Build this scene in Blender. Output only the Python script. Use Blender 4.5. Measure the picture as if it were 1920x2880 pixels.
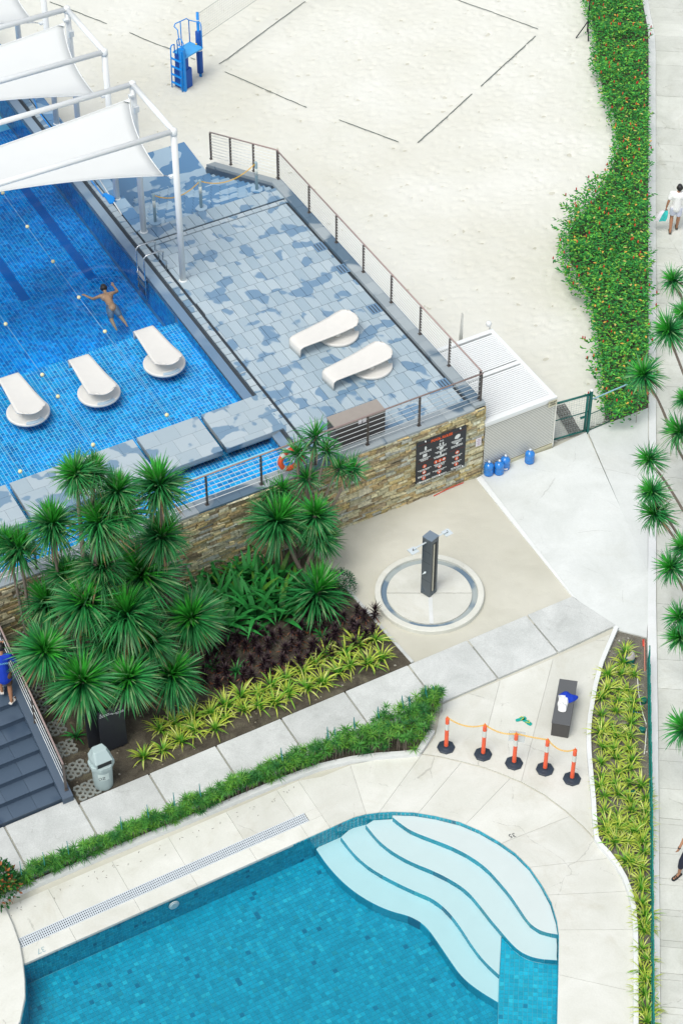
import bpy, bmesh, math, random
from mathutils import Vector, Matrix, noise

random.seed(7)
R = math.radians
scene = bpy.context.scene
for o in list(bpy.data.objects):
    bpy.data.objects.remove(o)

# ------------------------------------------------------------------ camera
CAM_H = 38.5
PITCH = R(43.25)
FPX = 5950.0                      # focal length in pixels of a 1920 wide frame
cam_data = bpy.data.cameras.new('camera')
cam = bpy.data.objects.new('camera', cam_data)
scene.collection.objects.link(cam)
cam.location = (0, 0, CAM_H)
cam.rotation_euler = (R(90) - PITCH, 0, 0)
cam_data.sensor_fit = 'HORIZONTAL'
cam_data.sensor_width = 36.0
cam_data.lens = 36.0 * FPX / 1920.0
cam_data.clip_start = 0.5
cam_data.clip_end = 1000
scene.camera = cam

# ------------------------------------------------------------------ sky and sun (bright overcast)
world = bpy.data.worlds.new('World')
scene.world = world
world.use_nodes = True
wn, wl = world.node_tree.nodes, world.node_tree.links
wn.clear()
sky = wn.new('ShaderNodeTexSky')
sky.sky_type = 'NISHITA'
sky.sun_disc = False
SUN_EL, SUN_AZ = 62.0, 215.0       # azimuth: from behind the camera, a little to the left
sky.sun_elevation = R(SUN_EL)
sky.sun_rotation = R(SUN_AZ)
sky.air_density = 1.0
sky.dust_density = 2.5
hs = wn.new('ShaderNodeHueSaturation')
hs.inputs['Saturation'].default_value = 0.36
bg = wn.new('ShaderNodeBackground')
bg.inputs['Strength'].default_value = 0.15
wo = wn.new('ShaderNodeOutputWorld')
wl.new(sky.outputs[0], hs.inputs['Color'])
wl.new(hs.outputs[0], bg.inputs['Color'])
wl.new(bg.outputs[0], wo.inputs['Surface'])
sd = bpy.data.lights.new('sun', 'SUN')
sd.energy = 1.3
sd.angle = R(30)
sd.color = (1.0, 0.95, 0.85)
sun = bpy.data.objects.new('sun', sd)
scene.collection.objects.link(sun)
az = R(SUN_AZ)
sdir = Vector((math.sin(az) * math.cos(R(SUN_EL)), math.cos(az) * math.cos(R(SUN_EL)), math.sin(R(SUN_EL))))
sun.rotation_euler = sdir.to_track_quat('Z', 'Y').to_euler()
vs = scene.view_settings
vs.view_transform = 'Standard'
vs.look = 'None'
vs.gamma = 1.0
vs.exposure = 0.43
vs.use_curve_mapping = False
scene.render.engine = 'CYCLES'
scene.cycles.max_bounces = 8
scene.cycles.transparent_max_bounces = 12
scene.cycles.caustics_reflective = False
scene.cycles.caustics_refractive = False

# ------------------------------------------------------------------ measuring helpers
_fw = Vector((0, math.cos(PITCH), -math.sin(PITCH)))
_up = Vector((0, math.sin(PITCH), math.cos(PITCH)))
C0 = Vector((0, 0, CAM_H))


def ray(x, y):
    return _fw + Vector((1, 0, 0)) * ((x - 960) / FPX) - _up * ((y - 1440) / FPX)


def P(x, y, z=0.0):
    """surveyed point: where a sight line of the photograph meets the level z"""
    d = ray(x, y)
    return C0 + d * ((z - CAM_H) / d.z)


ZD = 2.45                                   # level of the raised deck
U = Vector((math.cos(R(29.35)), math.sin(R(29.35)), 0))
V = Vector((math.cos(R(118.4)), math.sin(R(118.4)), 0))
O = P(1364, 1138, ZD)
O.z = 0
_det = U.x * V.y - U.y * V.x


def G(u, v, z=0.0):
    """site grid: u along the deck front, v away from it"""
    return O + U * u + V * v + Vector((0, 0, z))


def toUV(p):
    dx, dy = p.x - O.x, p.y - O.y
    return ((dx * V.y - dy * V.x) / _det, (U.x * dy - U.y * dx) / _det)


def PUV(x, y, z=0.0):
    return toUV(P(x, y, z))


def onV(x, y, v0):
    """point of the upright plane v = v0"""
    d = ray(x, y)
    n = Vector((-U.y, U.x, 0))
    q = G(0, v0)
    t = (q - C0).dot(n) / d.dot(n)
    return C0 + d * t


def onDepth(x, y, yy):
    d = ray(x, y)
    return C0 + d * (yy / d.y)


def lerp(a, b, t):
    return a + (b - a) * t


# ------------------------------------------------------------------ object helpers
COL = scene.collection


def tag(o, label=None, cat=None, group=None, kind=None):
    if label:
        o['label'] = label
    if cat:
        o['category'] = cat
    if group:
        o['group'] = group
    if kind:
        o['kind'] = kind
    return o


def link(o, parent=None):
    COL.objects.link(o)
    if parent is not None:
        o.parent = parent
    return o


def empty(name, loc, label, cat, group=None, rz=0.0):
    o = bpy.data.objects.new(name, None)
    o.empty_display_size = 0.2
    link(o)
    o.location = loc
    o.rotation_euler = (0, 0, rz)
    tag(o, label, cat, group)
    return o


def wpar(o, parent):
    """parent with coordinates given in world space (parents here are only moved / turned about z / uniformly placed)"""
    if parent is None:
        return o
    o.parent = parent
    M = Matrix.LocRotScale(parent.location, parent.rotation_euler, parent.scale)
    if parent.parent is not None:
        pp = parent.parent
        M = Matrix.LocRotScale(pp.location, pp.rotation_euler, pp.scale) @ parent.matrix_parent_inverse @ M
    o.matrix_parent_inverse = M.inverted()
    return o


class MB:
    """collects verts, faces and per-face colours, then links one mesh object"""

    def __init__(s):
        s.v, s.f, s.c, s.m = [], [], [], []

    def add(s, vs_, fs_, col=None, mi=0):
        n = len(s.v)
        s.v.extend([tuple(q) for q in vs_])
        for f in fs_:
            s.f.append(tuple(i + n for i in f))
            s.c.append(col)
            s.m.append(mi)

    def box(s, c, ax, ay, az_, col=None, mi=0):
        """c centre, half-axis vectors"""
        c = Vector(c)
        ax, ay, az_ = Vector(ax), Vector(ay), Vector(az_)
        vv = [c + ax * i + ay * j + az_ * k for k in (-1, 1) for (i, j) in ((-1, -1), (1, -1), (1, 1), (-1, 1))]
        s.add(vv, [(3, 2, 1, 0), (4, 5, 6, 7), (0, 1, 5, 4), (1, 2, 6, 5), (2, 3, 7, 6), (3, 0, 4, 7)], col, mi)

    def prism(s, poly, z0, z1, col=None, mi=0, bottom=False):
        n = len(poly)
        a = 0
        for i in range(n):
            p, q = poly[i], poly[(i + 1) % n]
            a += p[0] * q[1] - q[0] * p[1]
        if a < 0:
            poly = list(reversed(poly))
        vv = [(p[0], p[1], z0) for p in poly] + [(p[0], p[1], z1) for p in poly]
        ff = [tuple(range(n, 2 * n))]
        if bottom:
            ff.append(tuple(reversed(range(n))))
        for i in range(n):
            j = (i + 1) % n
            ff.append((i, j, n + j, n + i))
        s.add(vv, ff, col, mi)

    def tube(s, path, r, n=8, col=None, caps=True, mi=0):
        """round bar along a path; r a number or list"""
        path = [Vector(p) for p in path]
        k = len(path)
        rs = r if isinstance(r, (list, tuple)) else [r] * k
        base = len(s.v)
        prev = None
        vv = []
        for i, p in enumerate(path):
            if i == 0:
                t = path[1] - p
            elif i == k - 1:
                t = p - path[i - 1]
            else:
                t = (path[i + 1] - p).normalized() + (p - path[i - 1]).normalized()
            t.normalize()
            if prev is None:
                a = t.orthogonal().normalized()
            else:
                a = prev - t * prev.dot(t)
                if a.length < 1e-6:
                    a = t.orthogonal()
                a.normalize()
            prev = a
            b = t.cross(a)
            for j in range(n):
                w = 2 * math.pi * j / n
                vv.append(p + (a * math.cos(w) + b * math.sin(w)) * rs[i])
        ff = []
        for i in range(k - 1):
            for j in range(n):
                jj = (j + 1) % n
                ff.append((i * n + j, i * n + jj, (i + 1) * n + jj, (i + 1) * n + j))
        if caps:
            ff.append(tuple(reversed(range(n))))
            ff.append(tuple((k - 1) * n + j for j in range(n)))
        s.add(vv, ff, col, mi)

    def lathe(s, prof, c=(0, 0, 0), n=24, col=None, mi=0, sx=1.0, sy=1.0):
        """prof list of (r, z) turned about the upright axis through c"""
        vv, ff = [], []
        for r, z in prof:
            for j in range(n):
                w = 2 * math.pi * j / n
                vv.append((c[0] + r * math.cos(w) * sx, c[1] + r * math.sin(w) * sy, c[2] + z))
        for i in range(len(prof) - 1):
            for j in range(n):
                jj = (j + 1) % n
                ff.append((i * n + j, i * n + jj, (i + 1) * n + jj, (i + 1) * n + j))
        if prof[-1][0] > 1e-4:
            ff.append(tuple((len(prof) - 1) * n + j for j in range(n)))
        if prof[0][0] > 1e-4:
            ff.append(tuple(reversed(range(n))))
        s.add(vv, ff, col, mi)

    def mesh(s, name, mats, smooth=False):
        me = bpy.data.meshes.new(name)
        me.from_pydata(s.v, [], s.f)
        if not isinstance(mats, (list, tuple)):
            mats = [mats]
        for m in mats:
            if m is not None:
                me.materials.append(m)
        if len(mats) > 1:
            me.polygons.foreach_set('material_index', s.m)
        if any(c is not None for c in s.c):
            ca = me.color_attributes.new(name='Col', type='FLOAT_COLOR', domain='CORNER')
            arr = []
            for f, c in zip(s.f, s.c):
                if c is None:
                    c = (1, 1, 1)
                if isinstance(c[0], (tuple, list)):
                    for q in c:
                        arr.extend((q[0], q[1], q[2], 1.0))
                else:
                    arr.extend((c[0], c[1], c[2], 1.0) * len(f))
            ca.data.foreach_set('color', arr)
        if smooth:
            me.polygons.foreach_set('use_smooth', [True] * len(me.polygons))
        me.update()
        return me

    def build(s, name, mats, parent=None, smooth=False):
        o = bpy.data.objects.new(name, s.mesh(name, mats, smooth))
        link(o)
        if parent is not None:
            wpar(o, parent)
        return o


def bevel(o, w=0.01, seg=2, ang=40):
    m = o.modifiers.new('bevel', 'BEVEL')
    m.width = w
    m.segments = seg
    m.limit_method = 'ANGLE'
    m.angle_limit = R(ang)
    return o


def inset_poly(poly, d):
    """move each edge of a polygon inwards by d"""
    n = len(poly)
    pts = [Vector((p[0], p[1])) for p in poly]
    a = sum(pts[i].x * pts[(i + 1) % n].y - pts[(i + 1) % n].x * pts[i].y for i in range(n))
    if a < 0:
        pts.reverse()
    out = []
    for i in range(n):
        p0, p1, p2 = pts[i - 1], pts[i], pts[(i + 1) % n]
        e1, e2 = (p1 - p0), (p2 - p1)
        if e1.length < 1e-6 or e2.length < 1e-6:
            out.append(p1)
            continue
        e1.normalize()
        e2.normalize()
        n1, n2 = Vector((-e1.y, e1.x)), Vector((-e2.y, e2.x))
        bi = n1 + n2
        if bi.length < 1e-4:
            bi = n1
        bi.normalize()
        k = max(0.35, bi.dot(n1))
        out.append(p1 + bi * (d / k))
    return out


def slab(name, poly, z0, z1, mat, parent=None, gap=0.006, bev=0.006):
    mb = MB()
    mb.prism(inset_poly(poly, gap), z0, z1)
    o = mb.build(name, mat, parent)
    if bev:
        bevel(o, bev, 1, 50)
    return o


# ------------------------------------------------------------------ materials
def nodes(name):
    m = bpy.data.materials.new(name)
    m.use_nodes = True
    nt = m.node_tree
    b = nt.nodes['Principled BSDF']
    return m, nt, b, nt.links


def simple(name, col, rough=0.5, metal=0.0, spec=0.5, var=0.0, scale=20.0, bump=0.0):
    m, nt, b, L_ = nodes(name)
    b.inputs['Base Color'].default_value = (*col, 1)
    b.inputs['Roughness'].default_value = rough
    b.inputs['Metallic'].default_value = metal
    b.inputs['Specular IOR Level'].default_value = spec
    if var or bump:
        g = nt.nodes.new('ShaderNodeNewGeometry')
        nz = nt.nodes.new('ShaderNodeTexNoise')
        nz.inputs['Scale'].default_value = scale
        nz.inputs['Detail'].default_value = 5
        L_.new(g.outputs['Position'], nz.inputs['Vector'])
        if var:
            mx = nt.nodes.new('ShaderNodeMix')
            mx.data_type = 'RGBA'
            mx.inputs['A'].default_value = (*[c * (1 - var) for c in col], 1)
            mx.inputs['B'].default_value = (*[min(1, c * (1 + var)) for c in col], 1)
            L_.new(nz.outputs['Fac'], mx.inputs['Factor'])
            L_.new(mx.outputs['Result'], b.inputs['Base Color'])
        if bump:
            bp = nt.nodes.new('ShaderNodeBump')
            bp.inputs['Strength'].default_value = bump
            bp.inputs['Distance'].default_value = 0.01
            L_.new(nz.outputs['Fac'], bp.inputs['Height'])
            L_.new(bp.outputs[0], b.inputs['Normal'])
    return m


def attr_mat(name, rough=0.5, spec=0.4, bump=0.0, bscale=30.0, noisevar=0.0, translucent=0.0):
    m, nt, b, L_ = nodes(name)
    a = nt.nodes.new('ShaderNodeAttribute')
    a.attribute_name = 'Col'
    src = a.outputs['Color']
    g = nt.nodes.new('ShaderNodeNewGeometry')
    nz = nt.nodes.new('ShaderNodeTexNoise')
    nz.inputs['Scale'].default_value = bscale
    nz.inputs['Detail'].default_value = 4
    L_.new(g.outputs['Position'], nz.inputs['Vector'])
    if noisevar:
        mp = nt.nodes.new('ShaderNodeMapRange')
        mp.inputs['From Min'].default_value = 0.3
        mp.inputs['From Max'].default_value = 0.7
        mp.inputs['To Min'].default_value = 1 - noisevar
        mp.inputs['To Max'].default_value = 1 + noisevar
        L_.new(nz.outputs['Fac'], mp.inputs['Value'])
        mu = nt.nodes.new('ShaderNodeMix')
        mu.data_type = 'RGBA'
        mu.blend_type = 'MULTIPLY'
        mu.inputs['Factor'].default_value = 1
        L_.new(src, mu.inputs['A'])
        L_.new(mp.outputs[0], mu.inputs['B'])
        src = mu.outputs['Result']
    L_.new(src, b.inputs['Base Color'])
    b.inputs['Roughness'].default_value = rough
    b.inputs['Specular IOR Level'].default_value = spec
    if bump:
        bp = nt.nodes.new('ShaderNodeBump')
        bp.inputs['Strength'].default_value = bump
        bp.inputs['Distance'].default_value = 0.02
        L_.new(nz.outputs['Fac'], bp.inputs['Height'])
        L_.new(bp.outputs[0], b.inputs['Normal'])
    if translucent:
        tr = nt.nodes.new('ShaderNodeBsdfTranslucent')
        L_.new(src, tr.inputs['Color'])
        mix = nt.nodes.new('ShaderNodeMixShader')
        mix.inputs[0].default_value = translucent
        out = nt.nodes['Material Output']
        L_.new(b.outputs[0], mix.inputs[1])
        L_.new(tr.outputs[0], mix.inputs[2])
        L_.new(mix.outputs[0], out.inputs['Surface'])
    return m


def concrete(name, c1, c2, stain=(0.3, 0.3, 0.27), scale=0.9, stain_amt=0.35, fine=0.12, rough=0.75, bump=0.25, objvar=0.06, cracks=0.0, spots=0.0):
    """mottled cast concrete with cloudy stains, specks and fine relief"""
    m, nt, b, L_ = nodes(name)
    N = nt.nodes.new
    g = N('ShaderNodeNewGeometry')
    n1 = N('ShaderNodeTexNoise')
    n1.inputs['Scale'].default_value = scale
    n1.inputs['Detail'].default_value = 8
    n1.inputs['Roughness'].default_value = 0.65
    n1.inputs['Distortion'].default_value = 0.6
    n2 = N('ShaderNodeTexNoise')
    n2.inputs['Scale'].default_value = scale * 28
    n2.inputs['Detail'].default_value = 6
    n3 = N('ShaderNodeTexNoise')
    n3.inputs['Scale'].default_value = scale * 0.6
    n3.inputs['Detail'].default_value = 10
    n3.inputs['Roughness'].default_value = 0.75
    n3.inputs['Distortion'].default_value = 1.5
    off = N('ShaderNodeVectorMath')
    off.inputs[1].default_value = (13.1, 7.7, 3.3)
    L_.new(g.outputs['Position'], off.inputs[0])
    for n_ in (n1, n2):
        L_.new(g.outputs['Position'], n_.inputs['Vector'])
    L_.new(off.outputs[0], n3.inputs['Vector'])
    mx = N('ShaderNodeMix')
    mx.data_type = 'RGBA'
    mx.inputs['A'].default_value = (*c1, 1)
    mx.inputs['B'].default_value = (*c2, 1)
    rp = N('ShaderNodeMapRange')
    rp.inputs['From Min'].default_value = 0.35
    rp.inputs['From Max'].default_value = 0.68
    L_.new(n1.outputs['Fac'], rp.inputs['Value'])
    L_.new(rp.outputs[0], mx.inputs['Factor'])
    st = N('ShaderNodeMapRange')
    st.inputs['From Min'].default_value = 0.53
    st.inputs['From Max'].default_value = 0.75
    st.inputs['To Max'].default_value = stain_amt
    L_.new(n3.outputs['Fac'], st.inputs['Value'])
    ms = N('ShaderNodeMix')
    ms.data_type = 'RGBA'
    ms.inputs['B'].default_value = (*stain, 1)
    L_.new(st.outputs[0], ms.inputs['Factor'])
    L_.new(mx.outputs['Result'], ms.inputs['A'])
    fm = N('ShaderNodeMapRange')
    fm.inputs['From Min'].default_value = 0.3
    fm.inputs['From Max'].default_value = 0.7
    fm.inputs['To Min'].default_value = 1 - fine
    fm.inputs['To Max'].default_value = 1 + fine
    L_.new(n2.outputs['Fac'], fm.inputs['Value'])
    oi = N('ShaderNodeObjectInfo')
    ov = N('ShaderNodeMapRange')
    ov.inputs['To Min'].default_value = 1 - objvar
    ov.inputs['To Max'].default_value = 1 + objvar
    L_.new(oi.outputs['Random'], ov.inputs['Value'])
    mm = N('ShaderNodeMath')
    mm.operation = 'MULTIPLY'
    L_.new(fm.outputs[0], mm.inputs[0])
    L_.new(ov.outputs[0], mm.inputs[1])
    mu = N('ShaderNodeMix')
    mu.data_type = 'RGBA'
    mu.blend_type = 'MULTIPLY'
    mu.inputs['Factor'].default_value = 1
    L_.new(ms.outputs['Result'], mu.inputs['A'])
    L_.new(mm.outputs[0], mu.inputs['B'])
    last = mu.outputs['Result']
    if spots:
        # drip marks and dirt spots
        n4 = N('ShaderNodeTexNoise')
        n4.inputs['Scale'].default_value = scale * 5.5
        n4.inputs['Detail'].default_value = 9
        n4.inputs['Roughness'].default_value = 0.8
        L_.new(off.outputs[0], n4.inputs['Vector'])
        s4 = N('ShaderNodeMapRange')
        s4.inputs['From Min'].default_value = 0.60
        s4.inputs['From Max'].default_value = 0.72
        s4.inputs['To Max'].default_value = spots
        L_.new(n4.outputs['Fac'], s4.inputs['Value'])
        m4_ = N('ShaderNodeMix')
        m4_.data_type = 'RGBA'
        m4_.inputs['B'].default_value = (*[q * .55 for q in stain], 1)
        L_.new(s4.outputs[0], m4_.inputs['Factor'])
        L_.new(last, m4_.inputs['A'])
        last = m4_.outputs['Result']
    if cracks:
        # a few hairline cracks
        wob = N('ShaderNodeVectorMath')
        wob.operation = 'MULTIPLY_ADD'
        wob.inputs[1].default_value = (0.5, 0.5, 0.0)
        L_.new(n1.outputs['Color'], wob.inputs[0])
        L_.new(g.outputs['Position'], wob.inputs[2])
        vo = N('ShaderNodeTexVoronoi')
        vo.feature = 'DISTANCE_TO_EDGE'
        vo.inputs['Scale'].default_value = 0.42
        L_.new(wob.outputs[0], vo.inputs['Vector'])
        cm = N('ShaderNodeMapRange')
        cm.inputs['From Min'].default_value = 0.0015
        cm.inputs['From Max'].default_value = 0.0045
        cm.inputs['To Min'].default_value = cracks
        cm.inputs['To Max'].default_value = 0.0
        L_.new(vo.outputs['Distance'], cm.inputs['Value'])
        gate = N('ShaderNodeMapRange')
        gate.inputs['From Min'].default_value = 0.50
        gate.inputs['From Max'].default_value = 0.58
        L_.new(n3.outputs['Fac'], gate.inputs['Value'])
        cg = N('ShaderNodeMath')
        cg.operation = 'MULTIPLY'
        L_.new(cm.outputs[0], cg.inputs[0])
        L_.new(gate.outputs[0], cg.inputs[1])
        m5 = N('ShaderNodeMix')
        m5.data_type = 'RGBA'
        m5.inputs['B'].default_value = (0.16, 0.16, 0.14, 1)
        L_.new(cg.outputs[0], m5.inputs['Factor'])
        L_.new(last, m5.inputs['A'])
        last = m5.outputs['Result']
    L_.new(last, b.inputs['Base Color'])
    b.inputs['Roughness'].default_value = rough
    b.inputs['Specular IOR Level'].default_value = 0.3
    bp = N('ShaderNodeBump')
    bp.inputs['Strength'].default_value = bump
    bp.inputs['Distance'].default_value = 0.01
    L_.new(n2.outputs['Fac'], bp.inputs['Height'])
    L_.new(bp.outputs[0], b.inputs['Normal'])
    return m


def sand_mat(name, c1, c2, c3):
    m, nt, b, L_ = nodes(name)
    N = nt.nodes.new
    g = N('ShaderNodeNewGeometry')
    n1 = N('ShaderNodeTexNoise')
    n1.inputs['Scale'].default_value = 0.35
    n1.inputs['Detail'].default_value = 7
    n2 = N('ShaderNodeTexNoise')
    n2.inputs['Scale'].default_value = 5.0
    n2.inputs['Detail'].default_value = 8
    n2.inputs['Roughness'].default_value = 0.7
    n3 = N('ShaderNodeTexNoise')
    n3.inputs['Scale'].default_value = 60.0
    for n_ in (n1, n2, n3):
        L_.new(g.outputs['Position'], n_.inputs['Vector'])
    mx = N('ShaderNodeMix')
    mx.data_type = 'RGBA'
    mx.inputs['A'].default_value = (*c1, 1)
    mx.inputs['B'].default_value = (*c2, 1)
    r1 = N('ShaderNodeMapRange')
    r1.inputs['From Min'].default_value = 0.42
    r1.inputs['From Max'].default_value = 0.7
    L_.new(n1.outputs['Fac'], r1.inputs['Value'])
    L_.new(r1.outputs[0], mx.inputs['Factor'])
    r2 = N('ShaderNodeMapRange')
    r2.inputs['From Min'].default_value = 0.6
    r2.inputs['From Max'].default_value = 0.8
    r2.inputs['To Max'].default_value = 0.3
    L_.new(n2.outputs['Fac'], r2.inputs['Value'])
    m2 = N('ShaderNodeMix')
    m2.data_type = 'RGBA'
    m2.inputs['B'].default_value = (*c3, 1)
    L_.new(mx.outputs['Result'], m2.inputs['A'])
    L_.new(r2.outputs[0], m2.inputs['Factor'])
    n5 = N('ShaderNodeTexNoise')
    n5.inputs['Scale'].default_value = 0.11
    n5.inputs['Detail'].default_value = 5
    n5.inputs['Roughness'].default_value = 0.6
    L_.new(g.outputs['Position'], n5.inputs['Vector'])
    r5 = N('ShaderNodeMapRange')
    r5.inputs['From Min'].default_value = 0.46
    r5.inputs['From Max'].default_value = 0.66
    r5.inputs['To Max'].default_value = 0.75
    L_.new(n5.outputs['Fac'], r5.inputs['Value'])
    m6 = N('ShaderNodeMix')
    m6.data_type = 'RGBA'
    m6.inputs['B'].default_value = (*c3, 1)
    L_.new(r5.outputs[0], m6.inputs['Factor'])
    L_.new(m2.outputs['Result'], m6.inputs['A'])
    L_.new(m6.outputs['Result'], b.inputs['Base Color'])
    b.inputs['Roughness'].default_value = 0.9
    b.inputs['Specular IOR Level'].default_value = 0.15
    ad = N('ShaderNodeMath')
    ad.operation = 'MULTIPLY_ADD'
    ad.inputs[1].default_value = 0.2
    L_.new(n3.outputs['Fac'], ad.inputs[0])
    L_.new(n2.outputs['Fac'], ad.inputs[2])
    bp = N('ShaderNodeBump')
    bp.inputs['Strength'].default_value = 0.28
    bp.inputs['Distance'].default_value = 0.04
    L_.new(ad.outputs[0], bp.inputs['Height'])
    L_.new(bp.outputs[0], b.inputs['Normal'])
    return m


def slate_mat(name, dry1, dry2, wet, wscale=0.9, lo=0.5, hi=0.53, rdry=0.5, rwet=0.06):
    """slate paving, partly wet: puddles are darker and mirror the sky"""
    m, nt, b, L_ = nodes(name)
    N = nt.nodes.new
    g = N('ShaderNodeNewGeometry')
    oi = N('ShaderNodeObjectInfo')
    nz = N('ShaderNodeTexNoise')
    nz.inputs['Scale'].default_value = wscale
    nz.inputs['Detail'].default_value = 2
    nz.inputs['Roughness'].default_value = 0.35
    nz.inputs['Distortion'].default_value = 0.1
    L_.new(g.outputs['Position'], nz.inputs['Vector'])
    # every tile sits a little higher or lower, so water covers some and spares others
    sh = N('ShaderNodeMath')
    sh.operation = 'MULTIPLY_ADD'
    sh.inputs[1].default_value = 0.13
    L_.new(oi.outputs['Random'], sh.inputs[0])
    L_.new(nz.outputs['Fac'], sh.inputs[2])
    wm = N('ShaderNodeMapRange')
    wm.inputs['From Min'].default_value = lo + 0.065
    wm.inputs['From Max'].default_value = hi + 0.065
    L_.new(sh.outputs[0], wm.inputs['Value'])
    n2 = N('ShaderNodeTexNoise')
    n2.inputs['Scale'].default_value = 3.0
    n2.inputs['Detail'].default_value = 8
    n2.inputs['Roughness'].default_value = 0.7
    L_.new(g.outputs['Position'], n2.inputs['Vector'])
    mx = N('ShaderNodeMix')
    mx.data_type = 'RGBA'
    mx.inputs['A'].default_value = (*dry1, 1)
    mx.inputs['B'].default_value = (*dry2, 1)
    av = N('ShaderNodeMath')
    av.operation = 'MULTIPLY_ADD'
    av.inputs[1].default_value = 0.7
    L_.new(oi.outputs['Random'], av.inputs[0])
    hf = N('ShaderNodeMath')
    hf.operation = 'MULTIPLY'
    hf.inputs[1].default_value = 0.35
    L_.new(n2.outputs['Fac'], hf.inputs[0])
    L_.new(hf.outputs[0], av.inputs[2])
    L_.new(av.outputs[0], mx.inputs['Factor'])
    mw = N('ShaderNodeMix')
    mw.data_type = 'RGBA'
    mw.inputs['B'].default_value = (*wet, 1)
    L_.new(mx.outputs['Result'], mw.inputs['A'])
    L_.new(wm.outputs[0], mw.inputs['Factor'])
    L_.new(mw.outputs['Result'], b.inputs['Base Color'])
    rr = N('ShaderNodeMapRange')
    rr.inputs['To Min'].default_value = rdry
    rr.inputs['To Max'].default_value = rwet
    L_.new(wm.outputs[0], rr.inputs['Value'])
    L_.new(rr.outputs[0], b.inputs['Roughness'])
    b.inputs['Specular IOR Level'].default_value = 0.55
    bs = N('ShaderNodeMath')
    bs.operation = 'SUBTRACT'
    bs.inputs[0].default_value = 1.0
    L_.new(wm.outputs[0], bs.inputs[1])
    bm_ = N('ShaderNodeMath')
    bm_.operation = 'MULTIPLY'
    bm_.inputs[1].default_value = 0.2
    L_.new(bs.outputs[0], bm_.inputs[0])
    bp = N('ShaderNodeBump')
    bp.inputs['Distance'].default_value = 0.01
    L_.new(bm_.outputs[0], bp.inputs['Strength'])
    L_.new(n2.outputs['Fac'], bp.inputs['Height'])
    L_.new(bp.outputs[0], b.inputs['Normal'])
    return m


def water_mat(name, tint, absorb, dens, ripple=0.12, scale=3.0, refl=1.0):
    """clear water: fresnel mirror over a clear surface, colour from absorption in the body of water"""
    m, nt, b, L_ = nodes(name)
    N = nt.nodes.new
    nt.nodes.remove(b)
    out = nt.nodes['Material Output']
    g = N('ShaderNodeNewGeometry')
    mp = N('ShaderNodeMapping')
    mp.inputs['Rotation'].default_value = (0, 0, R(20))
    mp.inputs['Scale'].default_value = (1.0, 1.8, 1.0)
    L_.new(g.outputs['Position'], mp.inputs['Vector'])
    nz = N('ShaderNodeTexNoise')
    nz.inputs['Scale'].default_value = scale
    nz.inputs['Detail'].default_value = 4
    nz.inputs['Distortion'].default_value = 1.2
    L_.new(mp.outputs[0], nz.inputs['Vector'])
    bp = N('ShaderNodeBump')
    bp.inputs['Strength'].default_value = ripple
    bp.inputs['Distance'].default_value = 0.12
    L_.new(nz.outputs['Fac'], bp.inputs['Height'])
    fr = N('ShaderNodeFresnel')
    fr.inputs['IOR'].default_value = 1.33
    L_.new(bp.outputs[0], fr.inputs['Normal'])
    fm = N('ShaderNodeMath')
    fm.operation = 'MULTIPLY'
    fm.inputs[1].default_value = refl
    L_.new(fr.outputs[0], fm.inputs[0])
    tr = N('ShaderNodeBsdfTransparent')
    tr.inputs['Color'].default_value = (*tint, 1)
    gl = N('ShaderNodeBsdfGlossy')
    gl.inputs['Roughness'].default_value = 0.03
    L_.new(bp.outputs[0], gl.inputs['Normal'])
    ms = N('ShaderNodeMixShader')
    L_.new(fm.outputs[0], ms.inputs[0])
    L_.new(tr.outputs[0], ms.inputs[1])
    L_.new(gl.outputs[0], ms.inputs[2])
    L_.new(ms.outputs[0], out.inputs['Surface'])
    va = N('ShaderNodeVolumeAbsorption')
    va.inputs['Color'].default_value = (*absorb, 1)
    va.inputs['Density'].default_value = dens
    L_.new(va.outputs[0], out.inputs['Volume'])
    return m


M_sand = sand_mat('sand_white', (0.66, 0.668, 0.607), (0.70, 0.708, 0.655), (0.585, 0.582, 0.50))
M_sand2 = sand_mat('sand_damp', (0.53, 0.525, 0.45), (0.61, 0.605, 0.53), (0.40, 0.39, 0.31))
M_conc = concrete('concrete_pool_deck', (0.575, 0.585, 0.525), (0.67, 0.68, 0.63), (0.47, 0.45, 0.36), 0.9, 0.5, 0.03, 0.7, 0.08, 0.05, 0.35, 0.2)
M_plaza = concrete('concrete_plaza', (0.57, 0.60, 0.58), (0.665, 0.695, 0.68), (0.48, 0.49, 0.44), 0.7, 0.4, 0.025, 0.6, 0.06, 0.05, 0.25, 0.15)
M_side = concrete('concrete_sidewalk', (0.48, 0.505, 0.49), (0.595, 0.62, 0.605), (0.32, 0.33, 0.32), 1.3, 0.45, 0.10, 0.85, 0.25, 0.05, 0.25, 0.25)
M_path = concrete('concrete_path', (0.50, 0.52, 0.47), (0.64, 0.66, 0.61), (0.40, 0.40, 0.32), 0.9, 0.6, 0.04, 0.8, 0.1, 0.06, 0.6, 0.3)
M_kerb = concrete('kerb_white', (0.66, 0.69, 0.68), (0.73, 0.75, 0.75), (0.54, 0.54, 0.47), 1.2, 0.4, 0.03, 0.7, 0.08)
M_paver = concrete('paver_grey', (0.17, 0.19, 0.18), (0.26, 0.28, 0.26), (0.12, 0.12, 0.09), 2.0, 0.6, 0.3)
M_soil = concrete('soil', (0.045, 0.038, 0.028), (0.13, 0.115, 0.085), (0.17, 0.17, 0.10), 2.2, 0.7, 0.5, 0.95, 1.0)
M_soil2 = concrete('soil_grey', (0.10, 0.095, 0.08), (0.20, 0.19, 0.155), (0.34, 0.33, 0.27), 1.6, 0.9, 0.4, 0.95, 1.0)
M_slate = slate_mat('slate_deck', (0.27, 0.365, 0.43), (0.41, 0.495, 0.54), (0.155, 0.26, 0.375), 1.6, 0.565, 0.61)
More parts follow.
